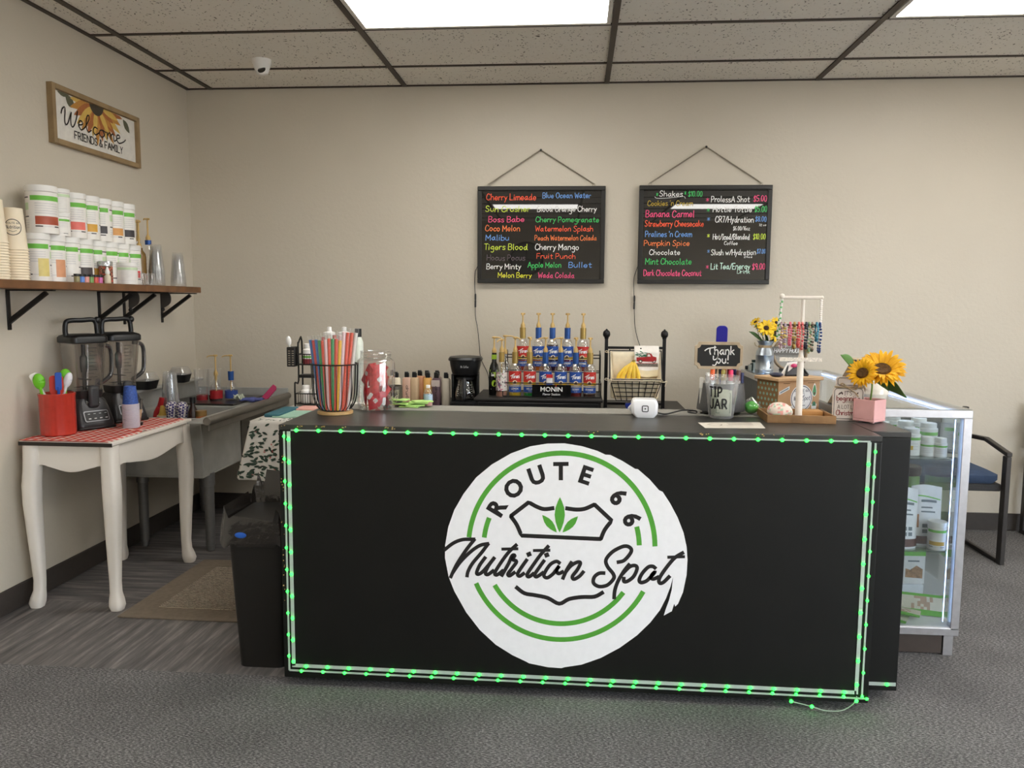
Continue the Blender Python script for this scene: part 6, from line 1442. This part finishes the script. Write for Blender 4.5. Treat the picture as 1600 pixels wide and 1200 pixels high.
tb_ = MB().grid(twf, 20, 24, pick=lambda u, v: 1 if v > .80 else 0).grid(lambda u, v: ((u-.5)*2*TWX, .0118+.001*v, .345-.10*v), 6, 6).build('towel', [M('white towel', (236, 230, 222), .9), M('cream towel', (230, 216, 180), .9)], tw2, solid=.0015)
def tf(d):
    def f(u, v):
        q = (.345-v)/.160; return (u, -.0115-.016*min(1, q*7)-.022*q*q-.003*math.sin(7*(u/(2*TWX)+.5))*q-.0022-d, v)
    return f
pr = MB(); pr.shape([(-.056, .272), (.050, .272), (.054, .280), (.053, .296), (.034, .300), (.024, .316), (.000, .316), (-.008, .297), (-.056, .294)], tf(.0006))
pr.mat(1)
for x in (-.034, .040): pr.shape([(x+.0105*math.cos(q), .272+.0095*math.sin(q)) for q in [2*PI*i/14 for i in range(14)]], tf(.0009))
pr.mat(2)
for x in (-.034, .040): pr.shape([(x+.006*math.cos(q), .272+.0055*math.sin(q)) for q in [2*PI*i/12 for i in range(12)]], tf(.0012))
pr.shape([(.004, .299), (.022, .299), (.017, .311), (.006, .311)], tf(.0010))
pr.mat(3); random.seed(6)
for k in range(34):
    u = random.uniform(-.054, .020); v = .297+random.uniform(0, .030)*(1-.4*abs(u+.02)/.05); pr.shape(leaf2((u, v), (u-.012, v+random.uniform(-.004, .007)), .0022), tf(.0004+.00002*k))
pr.mat(4)
for k in range(6): pr.stroke([(-.060+.021*k, .252), (-.048+.021*k, .252)], .016, tf(.0006))
pr.mat(5).stroke([(-.06, .262), (.06, .262)], .002, tf(.0009))
pr.build('truck_print', [M('red truck print', (160, 34, 36), .8), M('dark tyre print', (44, 38, 38), .8), M('pale print', (220, 216, 208), .8), M('pine green print', (52, 110, 84), .8), M('grey check print', (110, 102, 94), .8, var=.4, vs=160), M('red line print', (190, 60, 60), .8)], tb_, smooth=0)
t = thing('blue_clip', 'blue plastic clip lying under the basket stand', 'clip', (SXC-.03, 4.36, ST)); MB().prism(rrect(.05, .022, .006), lambda u, v, w: (u, w, .035+v), .02).box(-.02, .02, .002, .018, 0, .03).build('clip', M('blue clip plastic', (30, 50, 140), .35), t, bev=.003)
# tall riser under clip is part of the clip

# ---------------------------------------------------------------- glass display case on the right
DX0, DX1, DY0, DY1, DZT = .990, 1.488, 3.08, 4.86, .965
ANOD = M('satin aluminium profile', (198, 196, 198), .32, .75)
dc = thing('display_case', 'long aluminium framed glass display case at the right end of the counter', 'display case', ((DX0+DX1)/2, (DY0+DY1)/2, 0))
dcx, dcy = (DX0+DX1)/2, (DY0+DY1)/2
def dp(n_, mb, m, **k): return mb.build(n_, m, dc, loc=(-dcx, -dcy, 0), **k)
fr = MB(); P = .032
for x in (DX0, DX1-P):
    for y in (DY0, DY1-P): fr.box(x, x+P, y, y+P, .105, DZT-.034)
fr.box(DX0, DX1, DY0, DY0+P, DZT-.034, DZT-.004).box(DX0, DX1, DY1-P, DY1, DZT-.034, DZT-.004).box(DX0, DX0+P, DY0+P, DY1-P, DZT-.034, DZT-.004).box(DX1-P, DX1, DY0+P, DY1-P, DZT-.034, DZT-.004)
fr.box(DX0, DX1, DY0, DY0+P, .082, .112).box(DX0, DX1, DY1-P, DY1, .082, .112).box(DX0, DX0+P, DY0+P, DY1-P, .082, .112).box(DX1-P, DX1, DY0+P, DY1-P, .082, .112)
dp('frame', fr, ANOD, bev=.002)
for x, y in ((DX0+.01, DY0+.01), (DX1-.05, DY0+.01), (DX0+.01, DY1-.05), (DX1-.05, DY1-.05)): dp('leg', MB().box(x, x+.035, y, y+.035, 0, .082), ANOD)
dp('kick_plate', MB().box(DX0+.05, DX1-.055, DY0+.014, DY0+.024, .006, .082).box(DX1-.03, DX1-.02, DY0+.06, DY1-.06, .006, .082), M('dark brown laminate', (66, 56, 50), .5))
dp('deck', MB().box(DX0+P, DX1-P, DY0+.004, DY1-P, .100, .114).box(DX1-P-.001, DX1-.004, DY0+P, DY1-P, .112, .114), M('white case deck', (236, 234, 236), .5))
PANE = G('display case glass', refl=.045, rough=.01, tint=(246, 250, 250))
dp('top_pane', MB().box(DX0+.003, DX1-.003, DY0+.003, DY1-.003, DZT-.004, DZT+.001), PANE, smooth=0)
dp('end_pane', MB().box(DX0+P, DX1-P, DY0+.010, DY0+.014, .112, DZT-.034), PANE, smooth=0)
dp('front_pane', MB().box(DX1-.016, DX1-.012, DY0+P, DY1-P, .112, DZT-.034), PANE, smooth=0)
dp('back_panel', MB().box(DX0+.008, DX0+.014, DY0+P, DY1-P, .112, DZT-.034).box(DX0+P, DX1-P, DY1-.016, DY1-.010, .112, DZT-.034), M('grey case backing', (86, 90, 90), .6), smooth=0)
SH1, SH2 = .768, .405
for z in (SH1, SH2): dp('glass_shelf', MB().box(DX0+.02, DX1-.045, DY0+.04, DY1-.05, z-.006, z), G('green tinted shelf glass', tint=(206, 222, 214), refl=.10, rough=.02, body=.10, bodycol=(110, 124, 120)), smooth=0)
COOL = M('cool white LED tube', (178, 204, 255), .4, var=0, emit=9)
dp('light_tube', MB().tube([(DX1-.046, DY0+.036, .125), (DX1-.046, DY0+.036, .92)], .0016, 8).tube([(DX1-.042, DY0+.06, DZT-.020), (DX1-.042, DY1-.06, DZT-.020)], .0035, 8).tube([(DX0+.05, DY0+.06, DZT-.038), (DX0+.05, DY1-.06, DZT-.038)], .0035, 8), COOL)
# products inside
def case_bottle(label, x, y, z, r, h, cap=.018, patch=None):
    t = thing('product_bottle', label, 'bottle', (x, y, z), group='white bottles in the display case')
    fa = face(x, y)
    def pk(a, zz, j):
        q = zz/(h-cap); d = (a-fa+180) % 360-180
        return 1 if .68 < q < .84 and abs(d) < 80 else 2 if patch and abs(d) < 16 and .25 < q < .48 else 3 if .3 < q < .62 and j % 2 and abs(d) < 50 else 0
    MB().lathe([(r*.94, 0)]+[(r, .002+(h-cap-.006)*k/15) for k in range(16)]+[(r*.8, h-cap)], 22, pick=pk).build('bottle', [WHITE, LG[1], M('yellow drop print', (226, 186, 60), .5), LG[5]], t)
    MB().lathe([(r*.86, h-cap), (r*.86, h-.002), (r*.8, h), (0, h)], 20).build('cap', WHITE, t)
cb = [(1.415, 3.165, .024, .075, 'nearest the glass corner'), (1.372, 3.18, .024, .075, 'beside the one nearest the corner'), (1.318, 3.20, .034, .105, 'with a yellow drop, front row'), (1.262, 3.235, .032, .10, 'left of the yellow drop one'), (1.215, 3.285, .026, .095, 'at the left of the front row'),
      (1.405, 3.255, .034, .12, 'tall, second row right'), (1.335, 3.30, .034, .12, 'tall, second row middle'), (1.26, 3.34, .030, .11, 'in the second row at the left'), (1.41, 3.36, .034, .125, 'in the third row at the right'), (1.33, 3.42, .034, .125, 'in the third row at the left')]
for k, (x, y, r, h, wh) in enumerate(cb): case_bottle('white bottle on the display case top shelf, '+wh, x, y, SH1, r, h, patch=(k == 2))
def carton(label, x, y, z, w, d, h, rz, body, band, extra=None, name='product_box', cat='box'):
    t = thing(name, label, cat, (x, y, z), rz)
    MB().box(-w/2, w/2, -d/2, d/2, 0, h).build('carton', M('carton %d %d %d' % body, body, .45), t, bev=.001)
    pr = MB()
    if band: pr.box(-w/2-.0006, w/2+.0006, -d/2-.0006, d/2+.0006, h*.76, h*.96); 
    if pr.v: pr.build('green_band', LG[1], t, smooth=0)
    if extra: extra(t, w, d, h)
    return t
def snack(t, w, d, h):
    q = MB().shape([(-w*.42, h*.18), (w*.40, h*.15), (w*.40, h*.40), (w*.1, h*.50), (-w*.2, h*.38), (-w*.42, h*.42)], lambda u, v: (u, -d/2-.0008, v)); q.mat(1).stroke([(-w*.3, h*.62), (w*.2, h*.62)], h*.04, lambda u, v: (u, -d/2-.0009, v)); q.build('snack_picture', [M('snack brown print', (164, 124, 92), .5, var=.4, vs=60), M('slate print', (90, 96, 100), .5)], t, smooth=0)
carton('white carton with a green leaf print on the top shelf of the display case', 1.165, 3.36, SH1, .10, .05, .115, .3, (230, 228, 236), True)
carton('white carton with a green lid band and snack picture on the middle shelf', 1.225, 3.20, SH2, .13, .06, .17, .1, (232, 230, 230), True, snack)
def pouch(label, x, y, z, w, h, rz):
    t = thing('product_pouch', label, 'pouch', (x, y, z), rz, group='white stand up pouches in the display case')
    def f(s_): return lambda u, v: (w*(u-.5)*(1-.04*v), s_*.028*(1-v)**.6*math.sin(PI*min(1, max(0, u)))**.5-.0006*s_*0, h*v+.006*math.sin(4*u)*v)
    MB().grid(f(-1), 12, 14).grid(f(1), 12, 14).build('pouch_body', M('white foil pouch', (232, 232, 238), .35), t)
    def fr_(d): return lambda u, v: (w*(u-.5)*(1-.04*v), -.028*(1-v)**.6*math.sin(PI*min(1, max(0, u)))**.5-d, h*v+.006*math.sin(4*u)*v)
    q = MB(); q.grid(lambda u, v: fr_(.0012)(.02+.96*u, .03+.13*v), 10, 3)
    q.mat(1); q.grid(lambda u, v: fr_(.0012)(.08+.16*u, .30+.22*v), 4, 4)
    q.mat(2)
    for k, (a, b_, c, e_) in enumerate(((.30, .80, .72, .76), (.30, .66, .62, .645), (.30, .75, .55, .575), (.34, .50, .30, .36), (.56, .72, .30, .36), (.34, .50, .21, .27), (.56, .72, .21, .27))): q.grid(lambda u, v: fr_(.0012)(a+(b_-a)*u, c+(e_-c)*v), 4, 1)
    q.mat(3); q.grid(lambda u, v: fr_(.0012)(.06+.88*u, .83+.02*v-.06*u), 8, 1)
    q.build('pouch_print', [M('maroon print', (84, 44, 40), .5), M('cookie print', (176, 120, 84), .5, var=.4, vs=90), M('slate print', (90, 96, 100), .5), LG[1]], t, smooth=0)
pouch('white stand up pouch with a maroon foot on the middle shelf, the left one', 1.295, 3.165, SH2, .105, .235, .12)
pouch('white stand up pouch with a maroon foot on the middle shelf, the right one', 1.395, 3.215, SH2, .125, .235, .05)
tub('product_tub', 'white tub with a green band on the middle shelf close to the glass corner', 1.418, 3.155, SH2, .034, .11, (214, 170, 70), lid=.02, group=None)
for k, (x, y) in enumerate(((1.22, 3.36), (1.32, 3.40), (1.41, 3.44))):
    t = thing('protein_jar', ('green jar with a dark brown lid behind the pouches, at the left', 'green jar with a dark brown lid behind the pouches, in the middle', 'green jar with a dark brown lid behind the pouches, at the right')[k], 'jar', (x, y, SH2), group='green jars with brown lids')
    MB().lathe([(.045, 0), (.048, .004), (.048, .225), (.044, .235)], 28).build('jar', M('leaf green jar', (92, 128, 56), .4), t); MB().lathe([(.051, .235), (.053, .24), (.053, .268), (.049, .272), (0, .272)], 28).build('lid', M('dark brown lid', (52, 34, 30), .4), t)
DK = .1145
tag(MB().box(1.21, 1.43, 3.27, 3.62, DK, .215).build('white_riser', M('white riser block', (226, 228, 236), .5), bev=.003), 'white riser block on the deck of the display case under the boxes', 'riser')
def gold(t, w, d, h):
    q = MB().shape([(.012*math.cos(a)-.01, h*.55+.014*math.sin(a)) for a in [2*PI*i/16 for i in range(16)]], lambda u, v: (u, -d/2-.0008, v)); q.mat(1); write(q, 'lift', .006, h*.48, .018, lambda u, v: (u, -d/2-.0008, v), w=.12); q.build('box_print', [M('tan print', (170, 130, 100), .5), M('pale grey print', (190, 188, 184), .5)], t, smooth=0)
carton('tall black carton on the white riser in the display case', 1.262, 3.31, .2155, .062, .04, .165, .2, (44, 42, 46), False, gold)
carton('plain pale carton between the black carton and the green banded carton', 1.325, 3.36, .2155, .05, .04, .145, .15, (214, 214, 222), False)
carton('white carton with a green band on the riser near the glass corner', 1.392, 3.305, .2155, .085, .05, .155, .05, (228, 226, 226), True, snack)
t = thing('product_tub', 'slim white tub with green band low in the display case', 'tub', (1.215, 3.15, .252))
tub_body(.024, .22, face(1.215, 3.15), None).build('body', [LG[0], LG[1], LG[0], LG[3], LG[4], LG[5]], t); MB().lathe([(.0245, .22), (.0245, .245), (.02, .252), (0, .252)], 24).build('lid', WHITE, t)
t = thing('display_riser', 'small silver display block under the slim white tub in the display case', 'riser', (1.205, 3.16, DK)); MB().box(-.04, .035, -.035, .035, 0, .13).box(-.045, .045, -.04, .04, .13, .1372).build('block', M('pale metal block', (150, 152, 148), .4, .4), t, bev=.001)
for k, (x, y, rz, h_) in enumerate(((1.245, 3.165, -.55, 0), (1.30, 3.185, -.45, .016), (1.40, 3.225, -.25, .0))):
    t = thing('snack_bag', ('snack bag with green edges lying on the deck, at the left', 'snack bag with green edges lying on top of the left one', 'snack bag with green edges standing against the riser at the right')[k], 'bag', (x, y, DK+h_), rz, group='green edged snack bags'); 
    def sb(s_): return lambda u, v: (.16*(u-.5), .085*(v-.5), .008+s_*.007*math.sin(PI*u)*math.sin(PI*v)+.001*s_)
    g_ = MB().grid(sb(1), 14, 8, pick=lambda u, v: 1 if v < .24 or v > .9 else 2 if .3 < u < .8 and random.random() < .5 else 0).grid(sb(-1), 14, 8, pick=lambda u, v: 1 if v < .24 else 0)
    b_ = g_.build('bag', [M('snack bag cream', (226, 218, 200), .4), LG[1], M('snack bag tan', (196, 164, 140), .4)], t)
    if k == 2: t.rotation_euler = (math.radians(60), 0, rz); t.location.z = DK+.035
# ---------------------------------------------------------------- on top of the case
CTZ = DZT+.0012
t = thing('white_vase', 'round white glazed vase behind the pink planter on the display case', 'vase', (1.185, 3.262, CTZ))
MB().lathe([(.036, 0), (.044, .003), (.053, .018), (.0575, .034), (.0585, .037), (.0575, .040), (.0575, .052), (.0565, .055), (.054, .062), (.046, .073), (.040, .078), (.042, .083), (.038, .083), (.034, .075), (.034, .02), (0, .018)], 40).build('vase_body', M('white crackle glaze', (236, 228, 214), .15, coat=.5), t)
t = thing('easel_sign', 'small brown A-frame easel sign seen from its side, behind the Christmas sign', 'easel', (1.072, 3.225, CTZ), math.radians(0))
BRN = M('brown easel wood', (116, 92, 62), .55, var=.25, vs=16)
MB().hexa([(-.080, -.022, .0), (-.066, -.022, 0), (-.040, .04, 0), (-.054, .04, 0), (.004, -.022, .172), (.020, -.022, .172), (.048, .04, .172), (.032, .04, .172)]).build('front_board', BRN, t, bev=.001)
MB().hexa([(-.055, -.014, .03), (-.05, -.014, .03), (-.035, .026, .03), (-.040, .026, .03), (.022, -.014, .160), (.026, -.014, .160), (.042, .026, .160), (.038, .026, .160)]).build('inner_panel', M('tan panel', (176, 150, 112), .6), t)
MB().hexa([(.085, .0, 0), (.091, .0, 0), (.098, .026, 0), (.092, .026, 0), (.022, .0, .168), (.030, .0, .168), (.038, .026, .168), (.030, .026, .168)]).build('rear_leg', BRN, t)
MB().box(.012, .055, -.024, .03, .172, .177).build('top_rail', M('pale wood rail', (206, 182, 150), .6), t, bev=.001)
MB().prism([(.018, .160), (.05, .160), (.052, .172), (.044, .168), (.034, .174), (.026, .168), (.017, .174)], lambda u, v, w: (u, -.026+w, v), .003).build('black_bow', BLACK, t)
# milk can of flowers
MX, MY = 1.058, 4.56
t = thing('milk_can_vase', 'galvanised milk can vase full of yellow daisies on the display case', 'vase', (MX, MY, CTZ))
ZINC = M('galvanised zinc', (176, 184, 192), .3, .85, var=.2, vs=12)
MB().lathe([(.046, 0), (.049, .003), (.049, .018), (.0505, .02), (.049, .022), (.049, .10), (.0505, .102), (.049, .104), (.047, .122), (.036, .140), (.034, .150), (.036, .165), (.0465, .182), (.0445, .182), (.033, .165), (.031, .150), (.034, .138), (.044, .12), (.044, .01), (0, .01)], 40).build('can', ZINC, t)
MB().lathe([(.0362, .143), (.0372, .15), (.0362, .157)], 30, cap=False).tube([(-.036, -.005, .146), (-.055, -.008, .155), (-.06, -.008, .172)], .002, 6).build('twine', M('natural twine', (170, 148, 116), .9), t)
MB().shape([(.0, .06), (.012, .072), (.008, .05)], lambda u, v: (.0495*math.sin(.35+u/.05), -.0495*math.cos(.35+u/.05), v)).shape([(.0, .03), (.008, .044), (.011, .026)], lambda u, v: (.0495*math.sin(.38+u/.05), -.0495*math.cos(.38+u/.05), v)).build('can_print', M('dark can print', (60, 62, 66), .5), t, smooth=0)
def daisy(c, n_, R, k):
    random.seed(k); rot = Vector((0, 0, 1)).rotation_difference(Vector(n_).normalized()).to_matrix().to_4x4(); T = Matrix.Translation(c) @ rot
    d = MB(); d.T = T; d.lathe([(0, 0), (R*.28, .0), (R*.26, R*.16), (0, R*.24)], 14); h = d.build('flower', M('dark flower centre', (54, 34, 20), .8), t)
    p = MB(); p.T = T
    for r_ in range(2):
        for q in range(9): petal(p, R*.8, R*.19, R*.15+R*.2*r_, R*.15, 2*PI*(q+.5*r_)/9+random.uniform(-.1, .1), R*.2)
    p.build('petals', M('daisy yellow', (244, 200, 40), .55, var=.15, vs=30), h, solid=.0006)
    return c
heads = [((-.062, -.02, .285), (-.6, -.3, .7), .030), ((-.005, -.03, .252), (-.1, -.8, .5), .046), ((.048, -.03, .225), (.25, -.95, .15), .046), ((.055, .0, .282), (.3, -.7, .5), .032), ((.09, -.015, .235), (.8, -.5, .2), .036), ((-.02, .02, .26), (-.3, -.3, .9), .038)]
stm = MB()
for k, (c, n_, R) in enumerate(heads): daisy(c, n_, R*1.15, k); stm.tube(cr([(c[0]*.2, c[1]*.2, .12), (c[0]*.5, c[1]*.5, .18), c]), .0022, 6)
stm.build('stems', M('dark stem green', (70, 96, 50), .6), t)
lf_ = MB(); 
for b_, e_, w_ in (((-.02, -.02, .185), (-.098, -.03, .235), .02), ((-.01, -.03, .185), (-.05, -.05, .24), .018), ((.0, -.03, .185), (-.01, -.06, .225), .018), ((.03, -.02, .185), (.09, -.03, .20), .016), ((-.05, -.02, .25), (-.075, -.03, .275), .014), ((.02, -.03, .19), (.05, -.05, .215), .016)): bigleaf(lf_, b_, e_, w_, .006)
lf_.build('leaves', M('dark leaf green', (58, 88, 44), .6, var=.3, vs=30), t, solid=.0008)
# round happy hour sign
t = thing('happy_hour_sign', 'round taupe sign with a happy hour plate behind the bracelet stand', 'sign', (1.236, 4.72, CTZ))
TAUPE = M('taupe painted ring', (150, 130, 106), .5)
rg = MB(); NN = 48; R_ = .092; cz = .10
rg.tube([(R_*math.cos(2*PI*k/NN), 0, cz+R_*math.sin(2*PI*k/NN)) for k in range(NN)], .011, 10, closed=True, flat=.8); rg.build('ring', TAUPE, t)
MB().prism([(.083*math.cos(2*PI*k/40), cz+.083*math.sin(2*PI*k/40)) for k in range(40)], lambda u, v, w: (u, .002+w, v), .004).build('disc', M('grey hammered disc', (150, 146, 138), .4, .3, bump=.6, bs=120), t)
pl = MB().prism(rrect(.178, .046, .008, 3, -.018, .118), lambda u, v, w: (u, -.014+w, v), .008).build('name_plate', M('grey plate', (112, 108, 102), .5), t, bev=.001)
tx = MB(); write(tx, 'HAPPY HOUR', -.092, .108, .022, lambda u, v: (u, -.0146, v), w=.16, width=.150, slant=.2); tx.build('plate_lettering', INKW, pl, smooth=0)
MB().box(-.05, .05, -.02, .03, 0, .012).build('foot', M('black foot', (30, 30, 32), .5), t)
t = thing('black_gadget', 'small black gadget at the far left end of the display case', 'gadget', (1.05, 4.79, CTZ)); MB().box(-.05, .015, -.012, .012, 0, .022).box(-.02, .008, -.012, .012, .022, .036).build('gadget_body', BLACK, t, bev=.004)
t = thing('perfume_bottle', 'small clear bottle with a dark green cap beside the milk can', 'bottle', (1.022, 4.70, CTZ)); MB().box(-.022, .0, -.011, .011, 0, .036).box(.001, .022, -.011, .011, 0, .05).build('glass_block', M('pale grey green glass', (170, 176, 168), .2), t, bev=.002); MB().box(-.004, .018, -.008, .008, .05, .064).box(-.006, .003, -.0115, .0115, 0, .046).build('cap', M('dark green cap', (28, 44, 38), .4), t)
MB()
# ---------------------------------------------------------------- waiting chairs
CH = thing('waiting_chair', 'dark metal armchair with a blue seat cushion behind the display case', 'chair', (1.952, 4.47, 0))
CM = M('charcoal metal tube', (58, 54, 52), .45, .3)
for s_ in (-1, 1):
    x = s_*.285; a = MB()
    a.box(x-.0125, x+.0125, -.24, -.195, .0, .575).box(x-.0125, x+.0125, -.1945, .27, 0, .022)
    a.hexa([(x-.0145, -.24, .575), (x+.0145, -.24, .575), (x+.0145, .0, .618), (x-.0145, .0, .618), (x-.0145, -.24, .597), (x+.0145, -.24, .597), (x+.0145, .0, .64), (x-.0145, .0, .64)]).hexa([(x-.0145, .0, .618), (x+.0145, .0, .618), (x+.0145, .27, .60), (x-.0145, .27, .60), (x-.0145, .0, .64), (x+.0145, .0, .64), (x+.0145, .27, .622), (x-.0145, .27, .622)])
    a.box(x-.0125, x+.0125, .235, .27, .0225, .775).build('side_frame', CM, CH, bev=.004)
MB().box(-.272, .272, -.205, .235, .385, .425).build('seat_rail', M('woven black seat', (44, 42, 42), .6, bump=.6, bs=120), CH, bev=.006)
b = MB(); loft(b, [(.5, .42, .04, .4255, 0, .01), (.53, .45, .05, .445, 0, .01), (.53, .45, .05, .47, 0, .01), (.46, .38, .05, .488, 0, .01)], 5); b.build('seat_cushion', M('navy blue fabric', (54, 70, 96), .9, var=.1, bump=.3, bs=80), CH)
MB().box(-.272, .272, .24, .262, .50, .765).build('backrest', M('woven black seat', (44, 42, 42), .6, bump=.6, bs=120), CH, bev=.006)
dup(CH, (2.955, 4.60, 0), 0, 'dark metal armchair cut off by the right edge of the picture')

# ---------------------------------------------------------------- two menu boards on the rear wall
NEON = dict(red=(250, 92, 56), blue=(112, 164, 232), lime=(206, 226, 70), white=(240, 240, 238), pink=(244, 84, 138), green=(62, 196, 100), orange=(244, 128, 66), dim=(92, 80, 88), yellow=(230, 230, 60), mustard=(186, 160, 44), mint=(206, 240, 226))
LB = ((.0007772, .0000081, -.7180124, 0., -.0007662, 2.323177), [('red', 'Cherry Limeade', 203, 592, 462, 48), ('blue', 'Blue Ocean Water', 642, 1015, 447, 42), ('lime', 'Sun Crusher', 195, 545, 552, 44), ('white', 'Blood Orange Cherry', 600, 1060, 552, 42), ('pink', 'Boss Babe', 218, 500, 632, 44), ('green', 'Cherry Pomegranate', 588, 1080, 634, 42),
  ('orange', 'Coco Melon', 192, 466, 704, 46), ('red', 'Watermelon Splash', 585, 1035, 704, 42), ('blue', 'Malibu', 195, 380, 776, 44), ('orange', 'Peach Watermelon Colada', 580, 1062, 776, 40), ('lime', 'Tigers Blood', 182, 525, 850, 46), ('white', 'Cherry Mango', 583, 925, 850, 46), ('dim', 'Hocus Pocus', 203, 505, 934, 44), ('red', 'Fruit Punch', 595, 900, 918, 40), ('white', 'Berry Minty', 200, 472, 1002, 42), ('green', 'Apple Melon', 525, 788, 990, 42), ('blue', 'Bullet', 845, 1025, 988, 42), ('yellow', 'Melon Berry', 290, 555, 1070, 40), ('pink', 'Wada Colada', 607, 890, 1070, 42)])
RBD = ((.0007528, .0000228, .2429437, 0., -.0007544, 2.3144711), [('white', 'Shakes', 305, 487, 434, 42), ('green', '*', 275, 295, 430, 20), ('green', '*', 496, 514, 424, 20), ('green', '$10.00', 530, 640, 434, 40), ('mustard', "Cookies 'n Cream", 210, 565, 506, 40), ('pink', 'Banana Carmel', 195, 577, 595, 52), ('red', 'Strawberry Cheesecake', 188, 650, 668, 46), ('blue', "Pralines 'n Cream", 190, 558, 748, 44), ('orange', 'Pumpkin Spice', 180, 540, 818, 42), ('white', 'Chocolate', 222, 465, 890, 40), ('green', 'Mint Chocolate', 190, 555, 966, 46), ('pink', 'Dark Chocolate Coconut', 175, 632, 1056, 46),
  ('pink', '*', 663, 692, 474, 30), ('white', 'ProlessA Shot', 708, 1007, 478, 44), ('pink', '$5.00', 1037, 1140, 474, 44), ('green', '*', 670, 698, 556, 30), ('white', 'Hottie Tottie', 722, 1025, 555, 42), ('green', '$5.00', 1046, 1142, 555, 44), ('blue', '*', 672, 700, 622, 30), ('white', 'CR7/Hydration', 740, 1040, 636, 46), ('blue', '$8.00', 1052, 1138, 630, 38), ('white', '$6.00/16oz', 880, 1010, 697, 30), ('white', '32 oz', 1080, 1136, 664, 15), ('lime', '*', 672, 698, 756, 30), ('white', 'Hot/Iced/Blended', 722, 1008, 770, 42), ('lime', '$10.00', 1036, 1132, 768, 42), ('white', 'Coffee', 810, 915, 812, 28),
  ('blue', '*', 674, 698, 876, 28), ('white', 'Slush w/Hydration', 708, 1058, 890, 42), ('blue', '$7.00', 1066, 1134, 878, 34), ('white', '24oz', 965, 1030, 912, 14), ('pink', '*', 663, 690, 996, 30), ('mint', 'Lit Tea/Energy', 706, 1012, 1002, 46), ('mint', 'Drink', 912, 1012, 1036, 30), ('pink', '$9.00', 1030, 1130, 1004, 46)])
YBD = 4.888
GLOSS = M('black glass writing panel', (38, 36, 34), .015, spec=1.0, var=0)
def board(label, x0, x1, z0, z1, lines, aff, nail, cord, tilt, under=None):
    xc, zc = (x0+x1)/2, (z0+z1)/2
    t = thing('menu_board', label, 'menu board', (xc, YBD, zc)); t.rotation_euler = tilt
    w, h = (x1-x0)/2, (z1-z0)/2; F = .026
    fr = MB()
    for a in ((-w, w, h-F, h), (-w, w, -h, -h+F), (-w, -w+F, -h+F, h-F), (w-F, w, -h+F, h-F)): fr.box(a[0], a[1], -.009, .013, a[2], a[3])
    fr.build('frame', M('black board frame', (34, 32, 30), .4), t, bev=.003)
    pn = MB().box(-w+F-.002, w-F+.002, -.002, .008, -h+F-.002, h-F+.002).build('glass_panel', GLOSS, t, smooth=0)
    cols = {}
    for k, (c, s_, u0, u1, v, cap) in enumerate(lines):
        mb = cols.setdefault(c, MB()); px = aff[0]*u0+aff[1]*v+aff[2]-xc; pz = aff[4]*v+aff[5]-zc
        if s_ == '*': cap, v, pz = 58, v+20, aff[4]*(v+20)+aff[5]-zc
        random.seed(k); write(mb, s_, px, pz, cap*.00076, lambda u, v_: (u, -.0026-.00003*(k % 5), v_), w=.06 if s_ == '*' else .115 if cap > 20 else .16, width=(u1-u0)*aff[0], slant=.05, jit=.6, gap=2.0 if c != 'x' else 1)
    if under: cols['white'].stroke(cr([(aff[0]*a+aff[2]-xc, aff[4]*b+aff[5]-zc) for a, b in under]), .0022, lambda u, v_: (u, -.0027, v_))
    for c, mb in cols.items(): mb.build('%s_marker_lettering' % c, M('neon marker %s' % c, NEON[c], .5, var=.08, vs=80), pn, smooth=0)
    nx, nz = nail[0]-xc, nail[1]-zc; chn = MB()
    for ex in (nail[2]-xc, nail[3]-xc):
        n = 46
        for k in range(n):
            f0, f1 = k/n, (k+1)/n; a = Vector((nx+(ex-nx)*f0, .018, nz+(h+.016-nz)*f0)); b = Vector((nx+(ex-nx)*f1, .018, nz+(h+.016-nz)*f1))
            d = (b-a); s_ = d.cross(Vector((0, 1, 0))).normalized()*.0028 if k % 2 else Vector((0, .0028, 0)); a -= d*.2; b += d*.2
            chn.tube([a-s_*.4, a+s_, b+s_, b-s_*.4, b-s_, a-s_], .0015, 4, closed=True)
        chn.tube([(ex+.009*math.cos(q), .014, h+.010+.009*math.sin(q)) for q in [2*PI*i/14 for i in range(14)]], .0016, 5, closed=True)
    chn.build('hanging_chain', M('tarnished steel chain', (176, 168, 152), .35, .6), t)
    MB().lathe([(0, -.006), (.006, -.006), (.007, 0), (.004, .004), (.003, .012)], 12).build('nail', BLACK, t, loc=(nx, .018, nz)).rotation_euler = (math.radians(-90), 0, 0)
    cd = MB(); pts = [Vector((a-xc, .020, b-zc)) for a, b in cord]
    cd.tube(cr([tuple(p) for p in pts], 6), .0022, 6)
    cd.build('power_cord', BLACK, t)
    m_ = pts[4]; MB().lathe([(.003, -.045), (.0055, -.043), (.0055, -.004), (.004, 0), (.0055, .004), (.0055, .034), (.003, .04)], 10).build('inline_connector', BLACK, t, loc=tuple(m_))
    return t
board('left black menu board handwritten in neon marker, listing flavours such as Cherry Limeade', -.611, .162, 1.470, 2.051, LB[1], LB[0], (-.23, 2.268, -.544, .091), [(-.600, 1.60), (-.618, 1.56), (-.628, 1.535), (-.630, 1.46), (-.626, 1.365), (-.626, 1.27), (-.612, 1.19), (-.600, 1.08), (-.590, 1.0), (-.545, .90), (-.54, .80)], (0, 0, .0105))
board('right black menu board handwritten in neon marker, listing shakes and prices', .362, 1.142, 1.470, 2.052, RBD[1], RBD[0], (.752, 2.278, .427, 1.079), [(.372, 1.60), (.356, 1.55), (.344, 1.51), (.342, 1.46), (.348, 1.36), (.350, 1.29), (.356, 1.21), (.372, 1.14), (.392, 1.08), (.41, .98), (.42, .80)], (0, 0, .0115), under=[(280, 436), (300, 448), (380, 446), (470, 438), (510, 436), (520, 450)])
